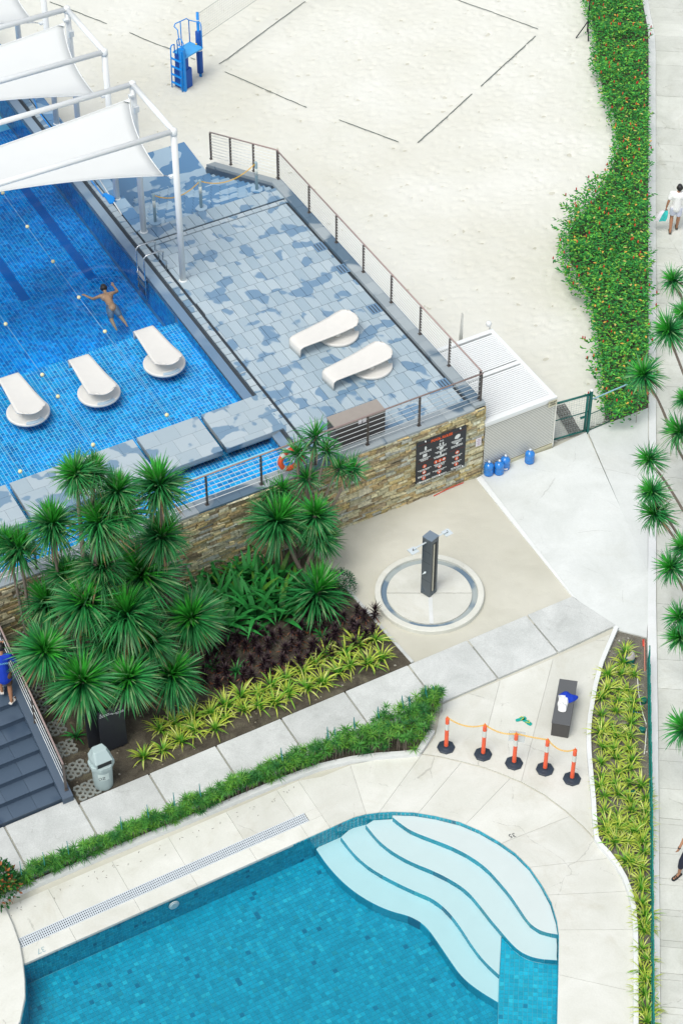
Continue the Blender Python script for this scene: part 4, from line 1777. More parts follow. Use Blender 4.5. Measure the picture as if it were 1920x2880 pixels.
# ---- pool ladder
t = empty('pool_ladder', P(425, 760, ZD), 'stainless steel ladder into the upper pool behind the swimmer', 'ladder')
for s_, (tx, ty) in ((0, (391, 704)), (1, (413, 732))):
    # two bent rails: rise behind the gutter, cross over and go down into the water
    c = G(*PUV(436 if s_ == 0 else 452, 722 if s_ == 0 else 748, ZD), 0)
    c = G(-5.0, 9.9 - 0.52 * s_)
    a = [c + U * 0.12 + ZV * (ZD), c + U * 0.12 + ZV * (ZD + .33), c + U * 0.02 + ZV * (ZD + .43), c + U * 0.05 + ZV * (ZD + .68), c - U * 0.02 + ZV * (ZD + .74), c - U * 0.47 + ZV * (ZD + .74), c - U * 0.56 + ZV * (ZD + .66), c - U * 0.56 + ZV * (ZW - 0.7)]
    mb = MB()
    mb.tube(a, 0.024, 10)
    mb.build('rail', M_steel, t, True)
for k in range(3):
    mb = MB()
    mb.box(G(-5.56, 9.64, ZW + 0.02 - 0.26 * k), U * 0.05, V * 0.26, ZV * 0.014)
    mb.build('rung', M_steel, t)

# ---- skimmer with white pole lying on the gutter
t = empty('skimmer_net', P(320, 570, ZD), 'blue pool skimmer with a long white pole lying on the pool edge', 'pool skimmer')
mb = MB()
mb.tube([P(272, 492, ZD + .06), P(342, 602, ZD + .04)], 0.018, 8)
mb.build('pole', M_white, t, True)
mb = MB()
mb.prism(px([(289, 548), (298, 546), (324, 558), (322, 572), (308, 574)], ZD), ZD + .01, ZD + .07)
bevel(mb.build('net_frame', M_blue, t), 0.02)
mb = MB()
mb.tube(px([(90, 262), (100, 290), (106, 310)], ZD + .03) + px([(250, 505), (268, 523), (291, 552)], ZD + .03)[2:], 0.02, 8)
t2 = mb.build('hose', M_blue, t, True)

# ---- posts with yellow chain in front of the beach stairs
M_postg = simple('post_grey', (0.28, 0.40, 0.45), 0.5)


def sagging(a, b_, sag, n=14):
    out = []
    for i in range(n + 1):
        q = i / n
        out.append(lerp(a, b_, q) - ZV * (sag * 4 * q * (1 - q)))
    return out


def chain(label, a, b_, sag, r=0.008, cat='chain', group=None, name='chain'):
    """plastic chain of alternating flat and upright links"""
    pts = sagging(a, b_, sag, 60)
    tot = sum((pts[i + 1] - pts[i]).length for i in range(60))
    step = 0.042
    mb = MB()
    acc, nxt, k = 0.0, 0.0, 0
    for i in range(60):
        d = pts[i + 1] - pts[i]
        ln = d.length
        while nxt <= acc + ln:
            p = pts[i] + d * ((nxt - acc) / ln)
            tdir = d.normalized()
            sd_ = tdir.cross(ZV).normalized()
            w = sd_ if k % 2 == 0 else tdir.cross(sd_).normalized()
            loop = []
            for m_ in range(8):
                an = 2 * math.pi * m_ / 8
                loop.append(p + tdir * (0.032 * math.cos(an)) + w * (0.019 * math.sin(an)))
            loop.append(loop[0])
            mb.tube(loop, r * 0.7, 4, None, False)
            nxt += step
            k += 1
        acc += ln
    o = mb.build(name, M_yellow)
    tag(o, label, cat, group)
    return o


pp = []
for (bx_, by_, ty_, lab) in ((437, 625, 547, 'grey barrier post at the left end of the yellow chain across the beach stairs'), (566, 585, 500, 'grey barrier post in the middle of the yellow chain across the beach stairs'), (722, 534, 453, 'grey barrier post at the right end of the yellow chain across the beach stairs')):
    c = P(bx_, by_, ZD)
    h = 0.98
    t = empty('barrier_post', c, lab, 'post', 'posts at the beach stairs')
    mb = MB()
    mb.lathe([(0.045, 0.0), (0.045, h), (0.03, h + .02), (0, h + .02)], c, 14)
    mb.build('shaft', M_postg, t, True)
    mb = MB()
    mb.lathe([(0.048, 0.55), (0.048, 0.78)], c, 14)
    mb.build('reflective_band', M_refl, t, True)
    mb = MB()
    oc = [(0.19 * math.cos(R(22.5 + 45 * k)), 0.19 * math.sin(R(22.5 + 45 * k))) for k in range(8)]
    mb.prism([c + Vector((x, y, 0)) for x, y in oc], ZD + .004, ZD + .04)
    mb.build('base', M_slate_s, t)
    pp.append(c + ZV * (h - .02))
chain('yellow plastic chain between the left and middle barrier posts on the stairs', pp[0], pp[1], 0.30)
chain('yellow plastic chain between the middle and right barrier posts on the stairs', pp[1], pp[2], 0.32)

# ---- towel box on the deck
t = empty('storage_box', G(-3.57, 0.7, ZD), 'brown storage box with paler lid behind the front railing', 'box')
mb = MB()
mb.prism([G(-4.3, 0.36), G(-2.84, 0.36), G(-2.84, 0.84), G(-4.3, 0.84)], ZD, ZD + 0.7)
bevel(mb.build('body', simple('box_brown', (0.055, 0.05, 0.05), 0.6), t), 0.01)
mb = MB()
mb.prism([G(-4.31, 0.35), G(-2.83, 0.35), G(-2.83, 0.85), G(-4.31, 0.85)], ZD + 0.702, ZD + 0.745)
bevel(mb.build('lid', simple('box_lid', (0.30, 0.27, 0.24), 0.6, var=0.08, scale=5), t), 0.01)
for k in (0, 1):
    mb = MB()
    mb.box(G(-3.6 + 0.13 * k, 0.345, ZD + .66), U * 0.05, V * 0.004, ZV * 0.06)
    mb.build('paper_note', M_paper, t)

# ---- life ring on the railing
c = onV(818, 1290, 0.08)
t = empty('life_ring', c, 'orange life ring hanging on the front railing behind the thin tree', 'life ring')
mb = MB()
for k in range(4):
    pass
mb = MB()
segs = 40
path_ = [c + U * (0.30 * math.cos(2 * math.pi * k / segs)) + ZV * (0.30 * math.sin(2 * math.pi * k / segs)) for k in range(segs + 1)]
mb.tube(path_, 0.07, 12, None, False)
mb.build('ring', M_orange, t, True)
for q in range(4):
    mb = MB()
    path_ = [c + U * (0.30 * math.cos(R(45 + 90 * q + d))) + ZV * (0.30 * math.sin(R(45 + 90 * q + d))) for d in (-9, -4, 0, 4, 9)]
    mb.tube(path_, 0.073, 12, None, False)
    mb.build('band', M_refl, t, True)
mb = MB()
mb.tube([c + U * (0.40 * math.cos(2 * math.pi * k / segs)) + ZV * (0.40 * math.sin(2 * math.pi * k / segs)) for k in range(segs + 1)], 0.008, 5, None, False)
mb.build('rope', M_white, t)

# ---- rules sign on the wall
vs_ = -0.10
BL, BR_, TL, TR_ = onV(1168, 1362, vs_), onV(1306, 1310, vs_), onV(1170, 1249, vs_), onV(1311, 1195, vs_)
su0, sz0 = toUV(BL)[0], (BL.z + BR_.z) / 2 + 0.0
su1, sz1 = toUV(BR_)[0], (TL.z + TR_.z) / 2
SW, SH = su1 - su0, sz1 - sz0
t = empty('rules_sign', G((su0 + su1) / 2, vs_, sz0), 'black pool rules board with orange heading on the stone wall', 'sign')
mb = MB()
mb.box(G((su0 + su1) / 2, vs_ + 0.015, (sz0 + sz1) / 2), U * (SW / 2), V * 0.012, ZV * (SH / 2))
bevel(mb.build('board', M_sign, t), 0.004, 1)


def sp(a, b_):
    """point on the board face, a and b from 0 to 1"""
    return G(su0 + SW * a, vs_, sz0 + SH * b_)


def bars(name, a, b_, w, n, mat, words=5, hgt=0.012):
    mb = MB()
    for i in range(n):
        ww = w * random.uniform(0.55, 1.0) if i else w
        x = a - ww / 2
        while x < a + ww / 2 - 0.01:
            l = random.uniform(0.02, 0.05)
            l = min(l, a + ww / 2 - x)
            mb.box(sp(x + l / 2, b_ - i * 0.026) - V * 0.002, U * (SW * l / 2), V * 0.001, ZV * (SH * 0.008))
            x += l + 0.008
    return mb.build(name, mat, t)


def disc(name, a, b_, r, mat, lift=0.003, n=20, ring=None, shape=None):
    mb = MB()
    c = sp(a, b_) - V * lift
    if shape:
        pts = [c + U * (x * r) + ZV * (y * r) for x, y in shape]
    else:
        pts = [c + U * (r * math.cos(2 * math.pi * k / n)) + ZV * (r * math.sin(2 * math.pi * k / n)) for k in range(n)]
    mb.add(pts, [tuple(range(len(pts)))])
    return mb.build(name, mat, t)


text('heading', 'POOL RULES', 0.115, sp(0.50, 0.90), U, ZV, M_porange, t, 0.003, 'CENTER', 0.006)
text('heading', "Do's", 0.065, sp(0.50, 0.835), U, ZV, M_print, t, 0.003, 'CENTER', 0.002)
text('heading', "Don'ts", 0.08, sp(0.49, 0.455), U, ZV, M_print, t, 0.003, 'CENTER', 0.002)
for yy in (0.93, 0.50):
    for a0_, a1_ in ((0.03, 0.33), (0.67, 0.97)):
        mb = MB()
        mb.box(sp((a0_ + a1_) / 2, yy - .01) - V * .002, U * (SW * (a1_ - a0_) / 2), V * .001, ZV * .005)
        mb.build('rule_line', M_pbrown, t)
fig = [(-.5, -1), (.5, -1), (.35, -.2), (.6, .1), (.3, .5), (.25, .9), (-.2, 1), (-.35, .6), (-.55, .1), (-.3, -.2)]
blob = [(-1, -.6), (.2, -.9), (1, -.2), (1, .7), (.2, 1), (-.6, .7), (-1, .1)]
box_ = [(-1, -.8), (1, -.8), (1, .8), (-1, .8)]
for (a, b_, r, shp, w, n_) in ((0.18, 0.81, .07, fig, .24, 2), (0.17, 0.64, .065, box_, .22, 3), (0.47, 0.775, .05, fig, .2, 2), (0.53, 0.775, .05, fig, .0, 0), (0.50, 0.665, .06, blob, .25, 2), (0.49, 0.55, .055, fig, .28, 2), (0.82, 0.80, .085, blob, .24, 3), (0.82, 0.64, .045, blob, .24, 2)):
    disc('pictogram', a, b_, r, M_print, .003, 8, None, shp)
    if n_:
        bars('caption', a if a != .47 else .5, b_ - r / SH * 1.45, w, n_, M_print)
for (a, b_, w, n_) in ((0.17, 0.375, .27, 2), (0.165, 0.225, .25, 2), (0.16, 0.085, .26, 2), (0.40, 0.375, .0, 0), (0.48, 0.375, .24, 3), (0.56, 0.375, .0, 0), (0.48, 0.225, .28, 2), (0.475, 0.095, .30, 2), (0.83, 0.415, .2, 2), (0.825, 0.265, .2, 2), (0.82, 0.125, .22, 2)):
    disc('prohibition_disc', a, b_, 0.062, M_porange, .003)
    disc('pictogram', a, b_, 0.038, M_print, .005, 8, None, fig if random.random() < .6 else blob)
    if n_:
        bars('caption', a, b_ - 0.072, w, n_, M_print)
for (a, b_) in ((0.17, 0.985), (0.87, 0.985), (0.08, 0.02), (0.48, 0.02), (0.95, 0.02)):
    mb = MB()
    mb.lathe([(0.022, -.02), (0.022, .0), (0.012, .02), (0, .022)], sp(a, b_) - V * 0.01, 10)
    mb.build('fixing', M_print, t)
# small paper notice beside it
c = onV(1345, 1243, -0.1)
t = empty('paper_notice', c, 'small white paper notice taped to the stone wall corner', 'notice')
mb = MB()
mb.box(c, U * 0.085, V * 0.004, ZV * 0.14)
mb.build('sheet', M_paper, t)
for k in range(5):
    mb = MB()
    mb.box(c - V * .005 + ZV * (0.09 - 0.045 * k) + U * random.uniform(-.01, .01), U * random.uniform(.03, .06), V * .001, ZV * .008)
    mb.build('print_line', simple('print_mauve', (0.35, 0.22, 0.34), .7) if k == 0 else bpy.data.materials['print_mauve'], t)

# ---- louvred enclosure
su, sv, sh_ = 2.27, 3.28, 1.84
t = empty('louvred_shed', G(1.2, 1.6, 0), 'white louvred utility enclosure beside the stone wall', 'shed')
mb = MB()
mb.prism([G(0.06, 0.04), G(su - 0.03, 0.04), G(su - 0.03, sv - .05), G(0.06, sv - .05)], 0.02, 1.70)
M_inner = simple('shed_inner', (0.27, 0.28, 0.26), 0.8)
mb.build('inner_box', M_inner, t)
mb = MB()
mb.prism([G(0.0, -0.05), G(su, -0.05), G(su, 0.1), G(0.0, 0.1)], -0.02, 0.13)
mb.build('plinth', M_cream, t)
M_louv = simple('louvre_white', (0.76, 0.77, 0.71), 0.45, var=0.04, scale=3)
nl = 27
for k in range(nl):
    zz = 0.17 + k * (1.70 - 0.17) / nl
    mb = MB()
    dz = 0.020
    a, b_ = G(0.03, 0.01, zz), G(su - 0.01, 0.01, zz)
    mb.box((a + b_) / 2 - V * .035 + ZV * dz, (b_ - a) / 2, V * .003 - ZV * .003, ZV * .0185)
    mb.build('louvre', M_louv, t)
for (a, b_, c, d) in ((0.03, su, -0.06, 0.09), (0.03, su, 1.62, 1.76), (0.03, su, sv - .14, sv)):
    mb = MB()
    mb.prism([G(a, c), G(b_, c), G(b_, d), G(a, d)], 1.72, sh_)
    bevel(mb.build('roof_rail', M_white, t), 0.008, 1)
for (a, b_) in ((su - 0.12, su + 0.003), (0.0, 0.10)):
    mb = MB()
    mb.prism([G(a, -0.065), G(b_, -0.065), G(b_, sv + .003), G(a, sv + .003)], 1.73, sh_ + 0.004)
    bevel(mb.build('roof_rail', M_white, t), 0.008, 1)
v = 0.125
while v < sv - 0.16:
    if not (1.57 < v < 1.78):
        mb = MB()
        mb.box(G(su / 2, v, sh_ - 0.035), U * (su / 2 - .115), V * 0.024 + ZV * 0.006, ZV * 0.006)
        mb.build('roof_slat', M_white, t)
    v += 0.075
mb = MB()
mb.box(G(su + 0.015, -0.02, .92), U * 0.014, V * 0.03, ZV * 0.9)
mb.build('corner_post', M_louv, t)
# direction notice on the corner
c0_ = onV(1542, 1122, -0.075)
nb = G(su - 0.14, -0.085, 1.67)
mb = MB()
mb.box(nb, U * 0.135, V * 0.004, ZV * 0.1)
nt_ = mb.build('notice_plate', M_cream, t)
mb = MB()
x = -0.11
for w in (0.10, 0.10):
    k = 0
    xx = x
    while xx < x + w:
        mb.box(nb + U * (xx + .007) - V * .006 + ZV * 0.055, U * 0.007, V * .001, ZV * 0.013)
        xx += 0.019
    x += w + 0.025
mb.box(nb - V * .006 + ZV * 0.02, U * 0.07, V * .001, ZV * 0.007)
mb.build('print_line', M_black, nt_)
mb = MB()
ar = [(-.1, -.03), (-.065, -.012), (-.065, -.02), (.085, -.012), (.085, -.05), (-.065, -.044), (-.065, -.052)]
mb.add([nb + U * a - V * .006 + ZV * b2 for a, b2 in ar], [tuple(range(7))])
mb.build('arrow', M_black, nt_)
# floodlight and leaning board at the shed's back
c = G(su - 0.06, sv + 0.03, sh_)
t = empty('floodlight', c, 'small white lamp on the far corner of the louvred enclosure', 'lamp')
mb = MB()
mb.tube([c - ZV * .1, c + ZV * 0.12], 0.015, 8)
mb.build('stem', M_steel, t)
mb = MB()
mb.lathe([(0.03, 0.10), (0.07, 0.13), (0.085, 0.2), (0.06, 0.25), (0, 0.26)], c - U * .04, 12)
mb.build('head', M_white, t, True)
a = P(1303, 950, 0.0)
t = empty('leaning_board', G(0.9, sv + .5, 0), 'white board sticking up behind the louvred enclosure', 'board')
mb = MB()
b0, b1 = P(1302, 946, 1.84), P(1310, 902, 1.84)
q0 = G(*toUV(b0)) + V * 0.15
mb.add([q0 + ZV * 0 - U * .12, q0 + U * .12, q0 + U * .1 + V * .05 + ZV * 2.45, q0 + U * .06 + V * .05 + ZV * 2.5,
        q0 - U * .12 + V * .04, q0 + U * .12 + V * .04, q0 + U * .1 + V * .09 + ZV * 2.45, q0 + U * .06 + V * .09 + ZV * 2.5],
       [(0, 1, 2, 3), (5, 4, 7, 6), (1, 5, 6, 2), (4, 0, 3, 7), (3, 2, 6, 7)])
mb.build('plank', M_louv, t)

# ---- water bottles
M_jug = simple('jug_blue', (0.02, 0.20, 0.60), 0.1, spec=0.7, var=0.35, scale=9)
M_jugcap = simple('jug_cap', (0.62, 0.68, 0.74), 0.4)
for (bx_, by_, lab) in ((1373, 1333, 'blue water bottle at the left end of the row, against the stone wall'), (1402, 1330, 'blue water bottle between two others at the louvred wall'), (1419, 1316, 'blue water bottle with a white label behind two others'), (1488, 1299, 'blue water bottle standing alone by the louvred wall')):
    c = P(bx_, by_, 0.035)
    t = empty('water_bottle', c, lab, 'bottle', 'blue water bottles by the shed')
    mb = MB()
    r = 0.135
    mb.lathe([(r - .02, 0), (r, .02), (r, .08), (r - .008, .095), (r, .11), (r, .19), (r - .01, .205), (r, .22), (r, .30), (r - .012, .335), (.085, .375), (.035, .40), (.032, .43), (.03, .44)], c, 20)
    mb.build('body', M_jug, t, True)
    mb = MB()
    mb.lathe([(.034, .425), (.034, .47), (.0, .472)], c, 12)
    mb.build('cap', M_jugcap, t, True)
    if bx_ == 1419:
        mb = MB()
        w0 = -math.pi / 2
        mb.add([c + Vector((r * 1.01 * math.cos(w0 + a), r * 1.01 * math.sin(w0 + a), zz)) for zz in (.04, .1) for a in (-.5, -.25, 0, .25, .5)], [(k, k + 1, k + 6, k + 5) for k in range(4)])
        mb.build('label', M_paper, t)

# ---- red rods by the wall
o = MB()
o.tube([P(1219, 1395, .02), P(1262, 1373, .04), P(1303, 1357, .03)], 0.013, 6)
tag(o.build('red_cord', M_red), 'red cord lying on the sand below the rules sign', 'cord')

# ---- green gate and fence with wire mesh
M_mesh = simple('mesh_wire', (0.34, 0.42, 0.40), 0.5)


def mesh_panel(t, a, b_, z0, z1, step=0.075):
    L = (b_ - a)
    ln = L.length
    mb = MB()
    n = int(ln / step)
    for k in range(1, n):
        p = lerp(a, b_, k / n)
        mb.tube([p + ZV * z0, p + ZV * z1], 0.0035, 4, None, False)
    n = int((z1 - z0) / step)
    for k in range(1, n):
        z = lerp(z0, z1, k / n)
        mb.tube([a + ZV * z, b_ + ZV * z], 0.0035, 4, None, False)
    return mb.build('wire_mesh', M_mesh, t)


ga, gb = P(1549, 1238, 0.1), P(1648, 1210, 0.1)
ga.z = gb.z = 0
t = empty('garden_gate', ga, 'green metal frame gate with wire mesh beside the louvred enclosure', 'gate')
gh = 1.40
d = (gb - ga).normalized()
for (p, q, r_) in ((ga + ZV * .1, ga + ZV * gh, .017), (gb + ZV * .1 - d * .06, gb + ZV * gh - d * .06, .035), (ga + ZV * gh, gb + ZV * gh, .032), (ga + ZV * .1, gb + ZV * .1, .026), (ga + ZV * .78, gb + ZV * .78, .015)):
    mb = MB()
    mb.tube([p, q], r_, 8)
    mb.build('frame_bar', M_green, t, True)
mesh_panel(t, ga, gb, 0.1, gh)
mb = MB()
mb.box(gb - d * 0.14 + ZV * .62, d * 0.09, Vector((-d.y, d.x, 0)) * 0.03, ZV * .018)
mb.build('latch', M_green, t)
t = empty('gate_post', gb + d * .04, 'green square gate post with a white cap', 'post')
mb = MB()
mb.box(gb + d * .04 + ZV * .76, d * .035, Vector((-d.y, d.x, 0)) * .035, ZV * .76)
mb.build('shaft', M_green, t)
mb = MB()
mb.lathe([(0.05, 1.52), (0.045, 1.55), (0, 1.57)], gb + d * .04, 8)
mb.build('cap', M_white, t)
fa, fb = P(1655, 1212), P(1752, 1170)
t = empty('mesh_fence', fa, 'low wire mesh fence between the gate post and the flowering hedge', 'fence')
for z in (0.03, 0.62, 1.15):
    mb = MB()
    mb.tube([fa + ZV * z, fb + ZV * z], 0.013 if z < 1 else .02, 6)
    mb.build('fence_bar', M_green if z < 1 else simple('bar_pale', (.25, .45, .55), .4), t)
mesh_panel(t, fa, fb, 0.03, 0.62)
# grating seen behind the gate
c = [(1553, 1152), (1590, 1140), (1637, 1213), (1600, 1228)]
t = empty('walkway_grating', P(1595, 1180), 'grey metal walkway gratings lying on the sand behind the gate', 'grating')
for k in range(3):
    a = px([(1556 + 16 * k, 1146 + 26 * k), (1588 + 14 * k, 1137 + 25 * k), (1603 + 14 * k, 1160 + 25 * k), (1572 + 14 * k, 1170 + 26 * k)], .08)
    mb = MB()
    for i in range(9):
        mb.tube([lerp(a[0], a[3], i / 8) + ZV * .01, lerp(a[1], a[2], i / 8) + ZV * .01], 0.012, 4)
    for i in range(5):
        mb.tube([lerp(a[0], a[1], i / 4), lerp(a[3], a[2], i / 4)], 0.012, 4)
    mb.build('grate_panel', M_steel2, t)

# ---- shower
c = P(1207, 1665, .12)
c.z = 0
t = empty('shower_basin', c, 'round white concrete shower basin with a dark ring channel on the sand', 'shower basin')
Rr = 1.395
mb = MB()
mb.lathe([(Rr, -0.05), (Rr, 0.12), (Rr - .02, .135), (Rr - .15, .135), (Rr - .16, .12), (Rr - .16, .045), (1.08, .045)], c, 72)
mb.build('rim', M_conc, t, False)
mb = MB()
mb.lathe([(1.095, .046), (1.24, .05)], c, 72)
M_chan = slate_mat('channel_wet', (0.26, 0.31, 0.31), (0.36, 0.41, 0.41), (0.14, 0.21, 0.28), 1.6, 0.50, 0.6, 0.5, 0.08)
n_ = 72
mb = MB()
for k in range(72):
    pass
mb.lathe([(1.24, .052), (1.09, .050)], c, 72)
mb.f = [f for f in mb.f if len(f) == 4]
mb.c = mb.c[:len(mb.f)]
mb.m = mb.m[:len(mb.f)]
mb.build('ring_channel', M_chan, t)
for q in range(4):
    w0, w1 = [(180, 270), (270, 360), (0, 90), (90, 180)][q]
    pts = [c + Vector((0.0, 0, 0))]
    pts = [Vector((c.x, c.y, 0))] + [Vector((c.x + 1.095 * math.cos(R(lerp(w0, w1, k / 20))), c.y + 1.095 * math.sin(R(lerp(w0, w1, k / 20))), 0)) for k in range(21)]
    slab('basin_floor', pts, 0.0, 0.085, M_conc, t, 0.012, 0.004)
mb = MB()
mb.box(c + Vector((0.02, -0.62, 0.088)), (0.05, 0, 0), (0, 0.46, 0), ZV * .004)
mb.build('drain_strip', M_kerb, t)
cc = c + Vector((-0.02, 0.03, 0))
t = empty('shower_column', cc, 'square dark slate shower column with two chrome shower heads', 'shower')
e1 = Vector((math.cos(R(-41)), math.sin(R(-41)), 0)) * 0.145
e2 = Vector((math.cos(R(49)), math.sin(R(49)), 0)) * 0.145
M_col = slate_mat('column_slate', (0.045, 0.06, 0.075), (0.085, 0.105, 0.12), (0.05, 0.075, 0.10), 1.2, 0.5, 0.6, 0.45, 0.2)
mb = MB()
mb.box(cc + ZV * (0.085 + .98), e1, e2, ZV * .98)
bevel(mb.build('shaft', M_col, t), 0.004, 1)
mb = MB()
mb.box(cc + ZV * 2.062, e1 * 1.01, e2 * 1.01, ZV * .012)
mb.build('cap', simple('cap_slate', (.16, .21, .26), .4), t)
# light slot in the right face
fd = e1.normalized() * 0.0 
rf = (e1 + Vector((0, 0, 0)))
rn = e1.normalized()
lf_ = -e2.normalized()
mb = MB()
mb.box(cc + e1 + rn * 0.001 + ZV * 1.08, rn * 0.004, e2 * 0.52, ZV * 0.84)
mb.build('slot_frame', M_black, t)
mb = MB()
mb.box(cc + e1 + rn * 0.006 - e2 * 0.25 + ZV * 1.08, rn * 0.004, e2 * 0.16, ZV * 0.82)
mb.build('light_strip', simple('strip_cream', (0.55, 0.53, 0.42), .5), t)
for zz in (0.62, 1.25, 1.62):
    mb = MB()
    mb.box(cc - e2 + lf_ * 0.0005 + ZV * zz, e1 * .98, lf_ * .0015, ZV * .004)
    mb.build('joint', M_black, t)
M_chrome = simple('chrome', (0.72, 0.80, 0.82), 0.25, 0.35)
for s_ in (-1, 1):
    dirn = Vector((-0.80, -0.6, 0)).normalized() if s_ < 0 else Vector((0.80, 0.6, 0)).normalized()
    s0 = cc + ZV * 1.93 + dirn * 0.13
    hd = s0 + dirn * (0.42 if s_ < 0 else 0.40)
    mb = MB()
    sd_ = Vector((-dirn.y, dirn.x, 0))
    mb.box((s0 + hd) / 2, dirn * 0.21, sd_ * 0.02, ZV * 0.009)
    arm = mb.build('shower_arm', M_chrome, t)
    mb = MB()
    mb.box(hd - ZV * .05, dirn * 0.11, sd_ * 0.11, ZV * 0.008)
    mb.build('shower_head', M_chrome, arm)
    mb = MB()
    mb.tube([hd - ZV * .045, hd + ZV * .01], 0.016, 8)
    mb.build('ball_joint', M_steel2, arm)
mb = MB()
kp = cc - e2 + lf_ * 0.03 + ZV * 0.92
mb.tube([kp - lf_ * .03, kp + lf_ * .03], 0.03, 12)
mb.tube([kp + lf_ * .03, kp + lf_ * .05 - e1.normalized() * .05 - ZV * .06], 0.012, 8)
mb.build('tap', M_chrome, t, True)

# ---- bench with towels
bt = px([(1573, 1909), (1624, 1916), (1602, 2042), (1550, 2033)], .47)
bc = sum(bt, Vector()) / 4
t = empty('bench', Vector((bc.x, bc.y, 0)), 'long dark grey woven bench by the curved white kerb', 'bench')
mb = MB()
mb.prism(inset_poly(bt, .012), 0.0, 0.455)
M_wv = simple('weave', (.07, .068, .066), .75)
wm, wnt, wb, wL = nodes('woven_grey')
tc = wnt.nodes.new('ShaderNodeNewGeometry')
wvt = wnt.nodes.new('ShaderNodeTexWave')
wvt.inputs['Scale'].default_value = 22
wvt.bands_direction = 'X'
wvt2 = wnt.nodes.new('ShaderNodeTexWave')
wvt2.inputs['Scale'].default_value = 22
wvt2.bands_direction = 'Y'
wL.new(tc.outputs['Position'], wvt.inputs['Vector'])
wL.new(tc.outputs['Position'], wvt2.inputs['Vector'])
mu = wnt.nodes.new('ShaderNodeMath')
mu.operation = 'MULTIPLY'
wL.new(wvt.outputs['Fac'], mu.inputs[0])
wL.new(wvt2.outputs['Fac'], mu.inputs[1])
cr = wnt.nodes.new('ShaderNodeMix')
cr.data_type = 'RGBA'
cr.inputs['A'].default_value = (.085, .09, .095, 1)
cr.inputs['B'].default_value = (.16, .17, .175, 1)
wL.new(mu.outputs[0], cr.inputs['Factor'])
wL.new(cr.outputs['Result'], wb.inputs['Base Color'])
bpn = wnt.nodes.new('ShaderNodeBump')
bpn.inputs['Strength'].default_value = .5
bpn.inputs['Distance'].default_value = .01
wL.new(mu.outputs[0], bpn.inputs['Height'])
wL.new(bpn.outputs[0], wb.inputs['Normal'])
wb.inputs['Roughness'].default_value = .45
bevel(mb.build('body', M_wv, t), 0.012)
mb = MB()
mb.prism(bt, 0.457, 0.47)
bevel(mb.build('seat', wm, t), 0.005)


def cloth(name, pts_px, z, mat, label, cat, amp=0.05, seed=1):
    """crumpled cloth patch draped on a surface: outline read from the photograph, real folds"""
    poly = px(pts_px, z)
    c = sum(poly, Vector()) / len(poly)
    rings = 9
    vv, ff = [], []
    dense = smooth_curve(poly + [poly[0]], 2)[:-1]
    n = len(dense)
    for r_ in range(rings + 1):
        q = r_ / rings
        for k in range(n):
            p = lerp(c, dense[k], max(q, 0.02))
            nz_ = noise.noise(p * 9 + Vector((seed, 0, 0))) * 0.6 + noise.noise(p * 18 + Vector((0, seed, 0))) * 0.5
            h = amp * (0.9 + nz_) * (1 - q ** 4) + 0.012
            vv.append((p.x, p.y, z + max(0.006, h)))
    for r_ in range(rings):
        for k in range(n):
            kk = (k + 1) % n
            ff.append((r_ * n + k, r_ * n + kk, (r_ + 1) * n + kk, (r_ + 1) * n + k))
    # hem down to the surface
    b0 = len(vv)
    for k in range(n):
        vv.append((dense[k].x, dense[k].y, z + .002))
    for k in range(n):
        kk = (k + 1) % n
        ff.append((rings * n + k, rings * n + kk, b0 + kk, b0 + k))
    mb = MB()
    mb.add(vv, ff)
    o = mb.build(name, mat, None, True)
    tag(o, label, cat)
    return o


cloth('towel', [(1570, 1956), (1584, 1946), (1594, 1945), (1606, 1955), (1627, 1958), (1623, 1968), (1610, 1975), (1596, 1979), (1588, 1972), (1580, 1960)], .47, M_bluetee, 'blue towel crumpled on the woven bench', 'towel', .06, 2)
cloth('towel', [(1569, 1957), (1580, 1955), (1594, 1959), (1599, 1967), (1597, 1980), (1594, 1990), (1591, 2003), (1580, 2004), (1568, 2000), (1569, 1990), (1566, 1980), (1571, 1970)], .48, M_tee, 'white towel crumpled on the woven bench', 'towel', .075, 5)

# ---- flip flops
M_ff = simple('flipflop_green', (0.0, 0.36, 0.30), 0.6)
M_ffs = simple('flipflop_yellow', (0.55, 0.62, 0.02), 0.5)
for (a, b_, lab) in (((1452, 2027), (1477, 2020), 'green flip-flop with yellow straps, the upper of the pair'), ((1470, 2024), (1493, 2039), 'green flip-flop with yellow straps, the lower of the pair')):
    A, B = P(*a, .01), P(*b_, .01)
    t = empty('flip_flop', (A + B) / 2, lab, 'sandal', 'flip-flops on the patio')
    d = (B - A).normalized() * .135
    w = Vector((-d.y, d.x, 0)).normalized()
    c = (A + B) / 2
    out = []
    for q, ww in ((-1, .02), (-.92, .035), (-.6, .042), (0, .040), (.5, .052), (.85, .045), (1, .02)):
        out.append((q, ww))
    poly = [c + d * q + w * ww for q, ww in out] + [c + d * q - w * ww for q, ww in reversed(out)]
    mb = MB()
    mb.prism(poly, 0.004, 0.024)
    mb.build('sole', M_ff, t)
    mb = MB()
    tp = c + d * .6 + ZV * .025
    for s_ in (-1, 1):
        mb.tube([tp, c + d * .25 + w * s_ * .035 + ZV * .055, c - d * .2 + w * s_ * .045 + ZV * .022], 0.008, 6)
    mb.build('strap', M_ffs, t, True)

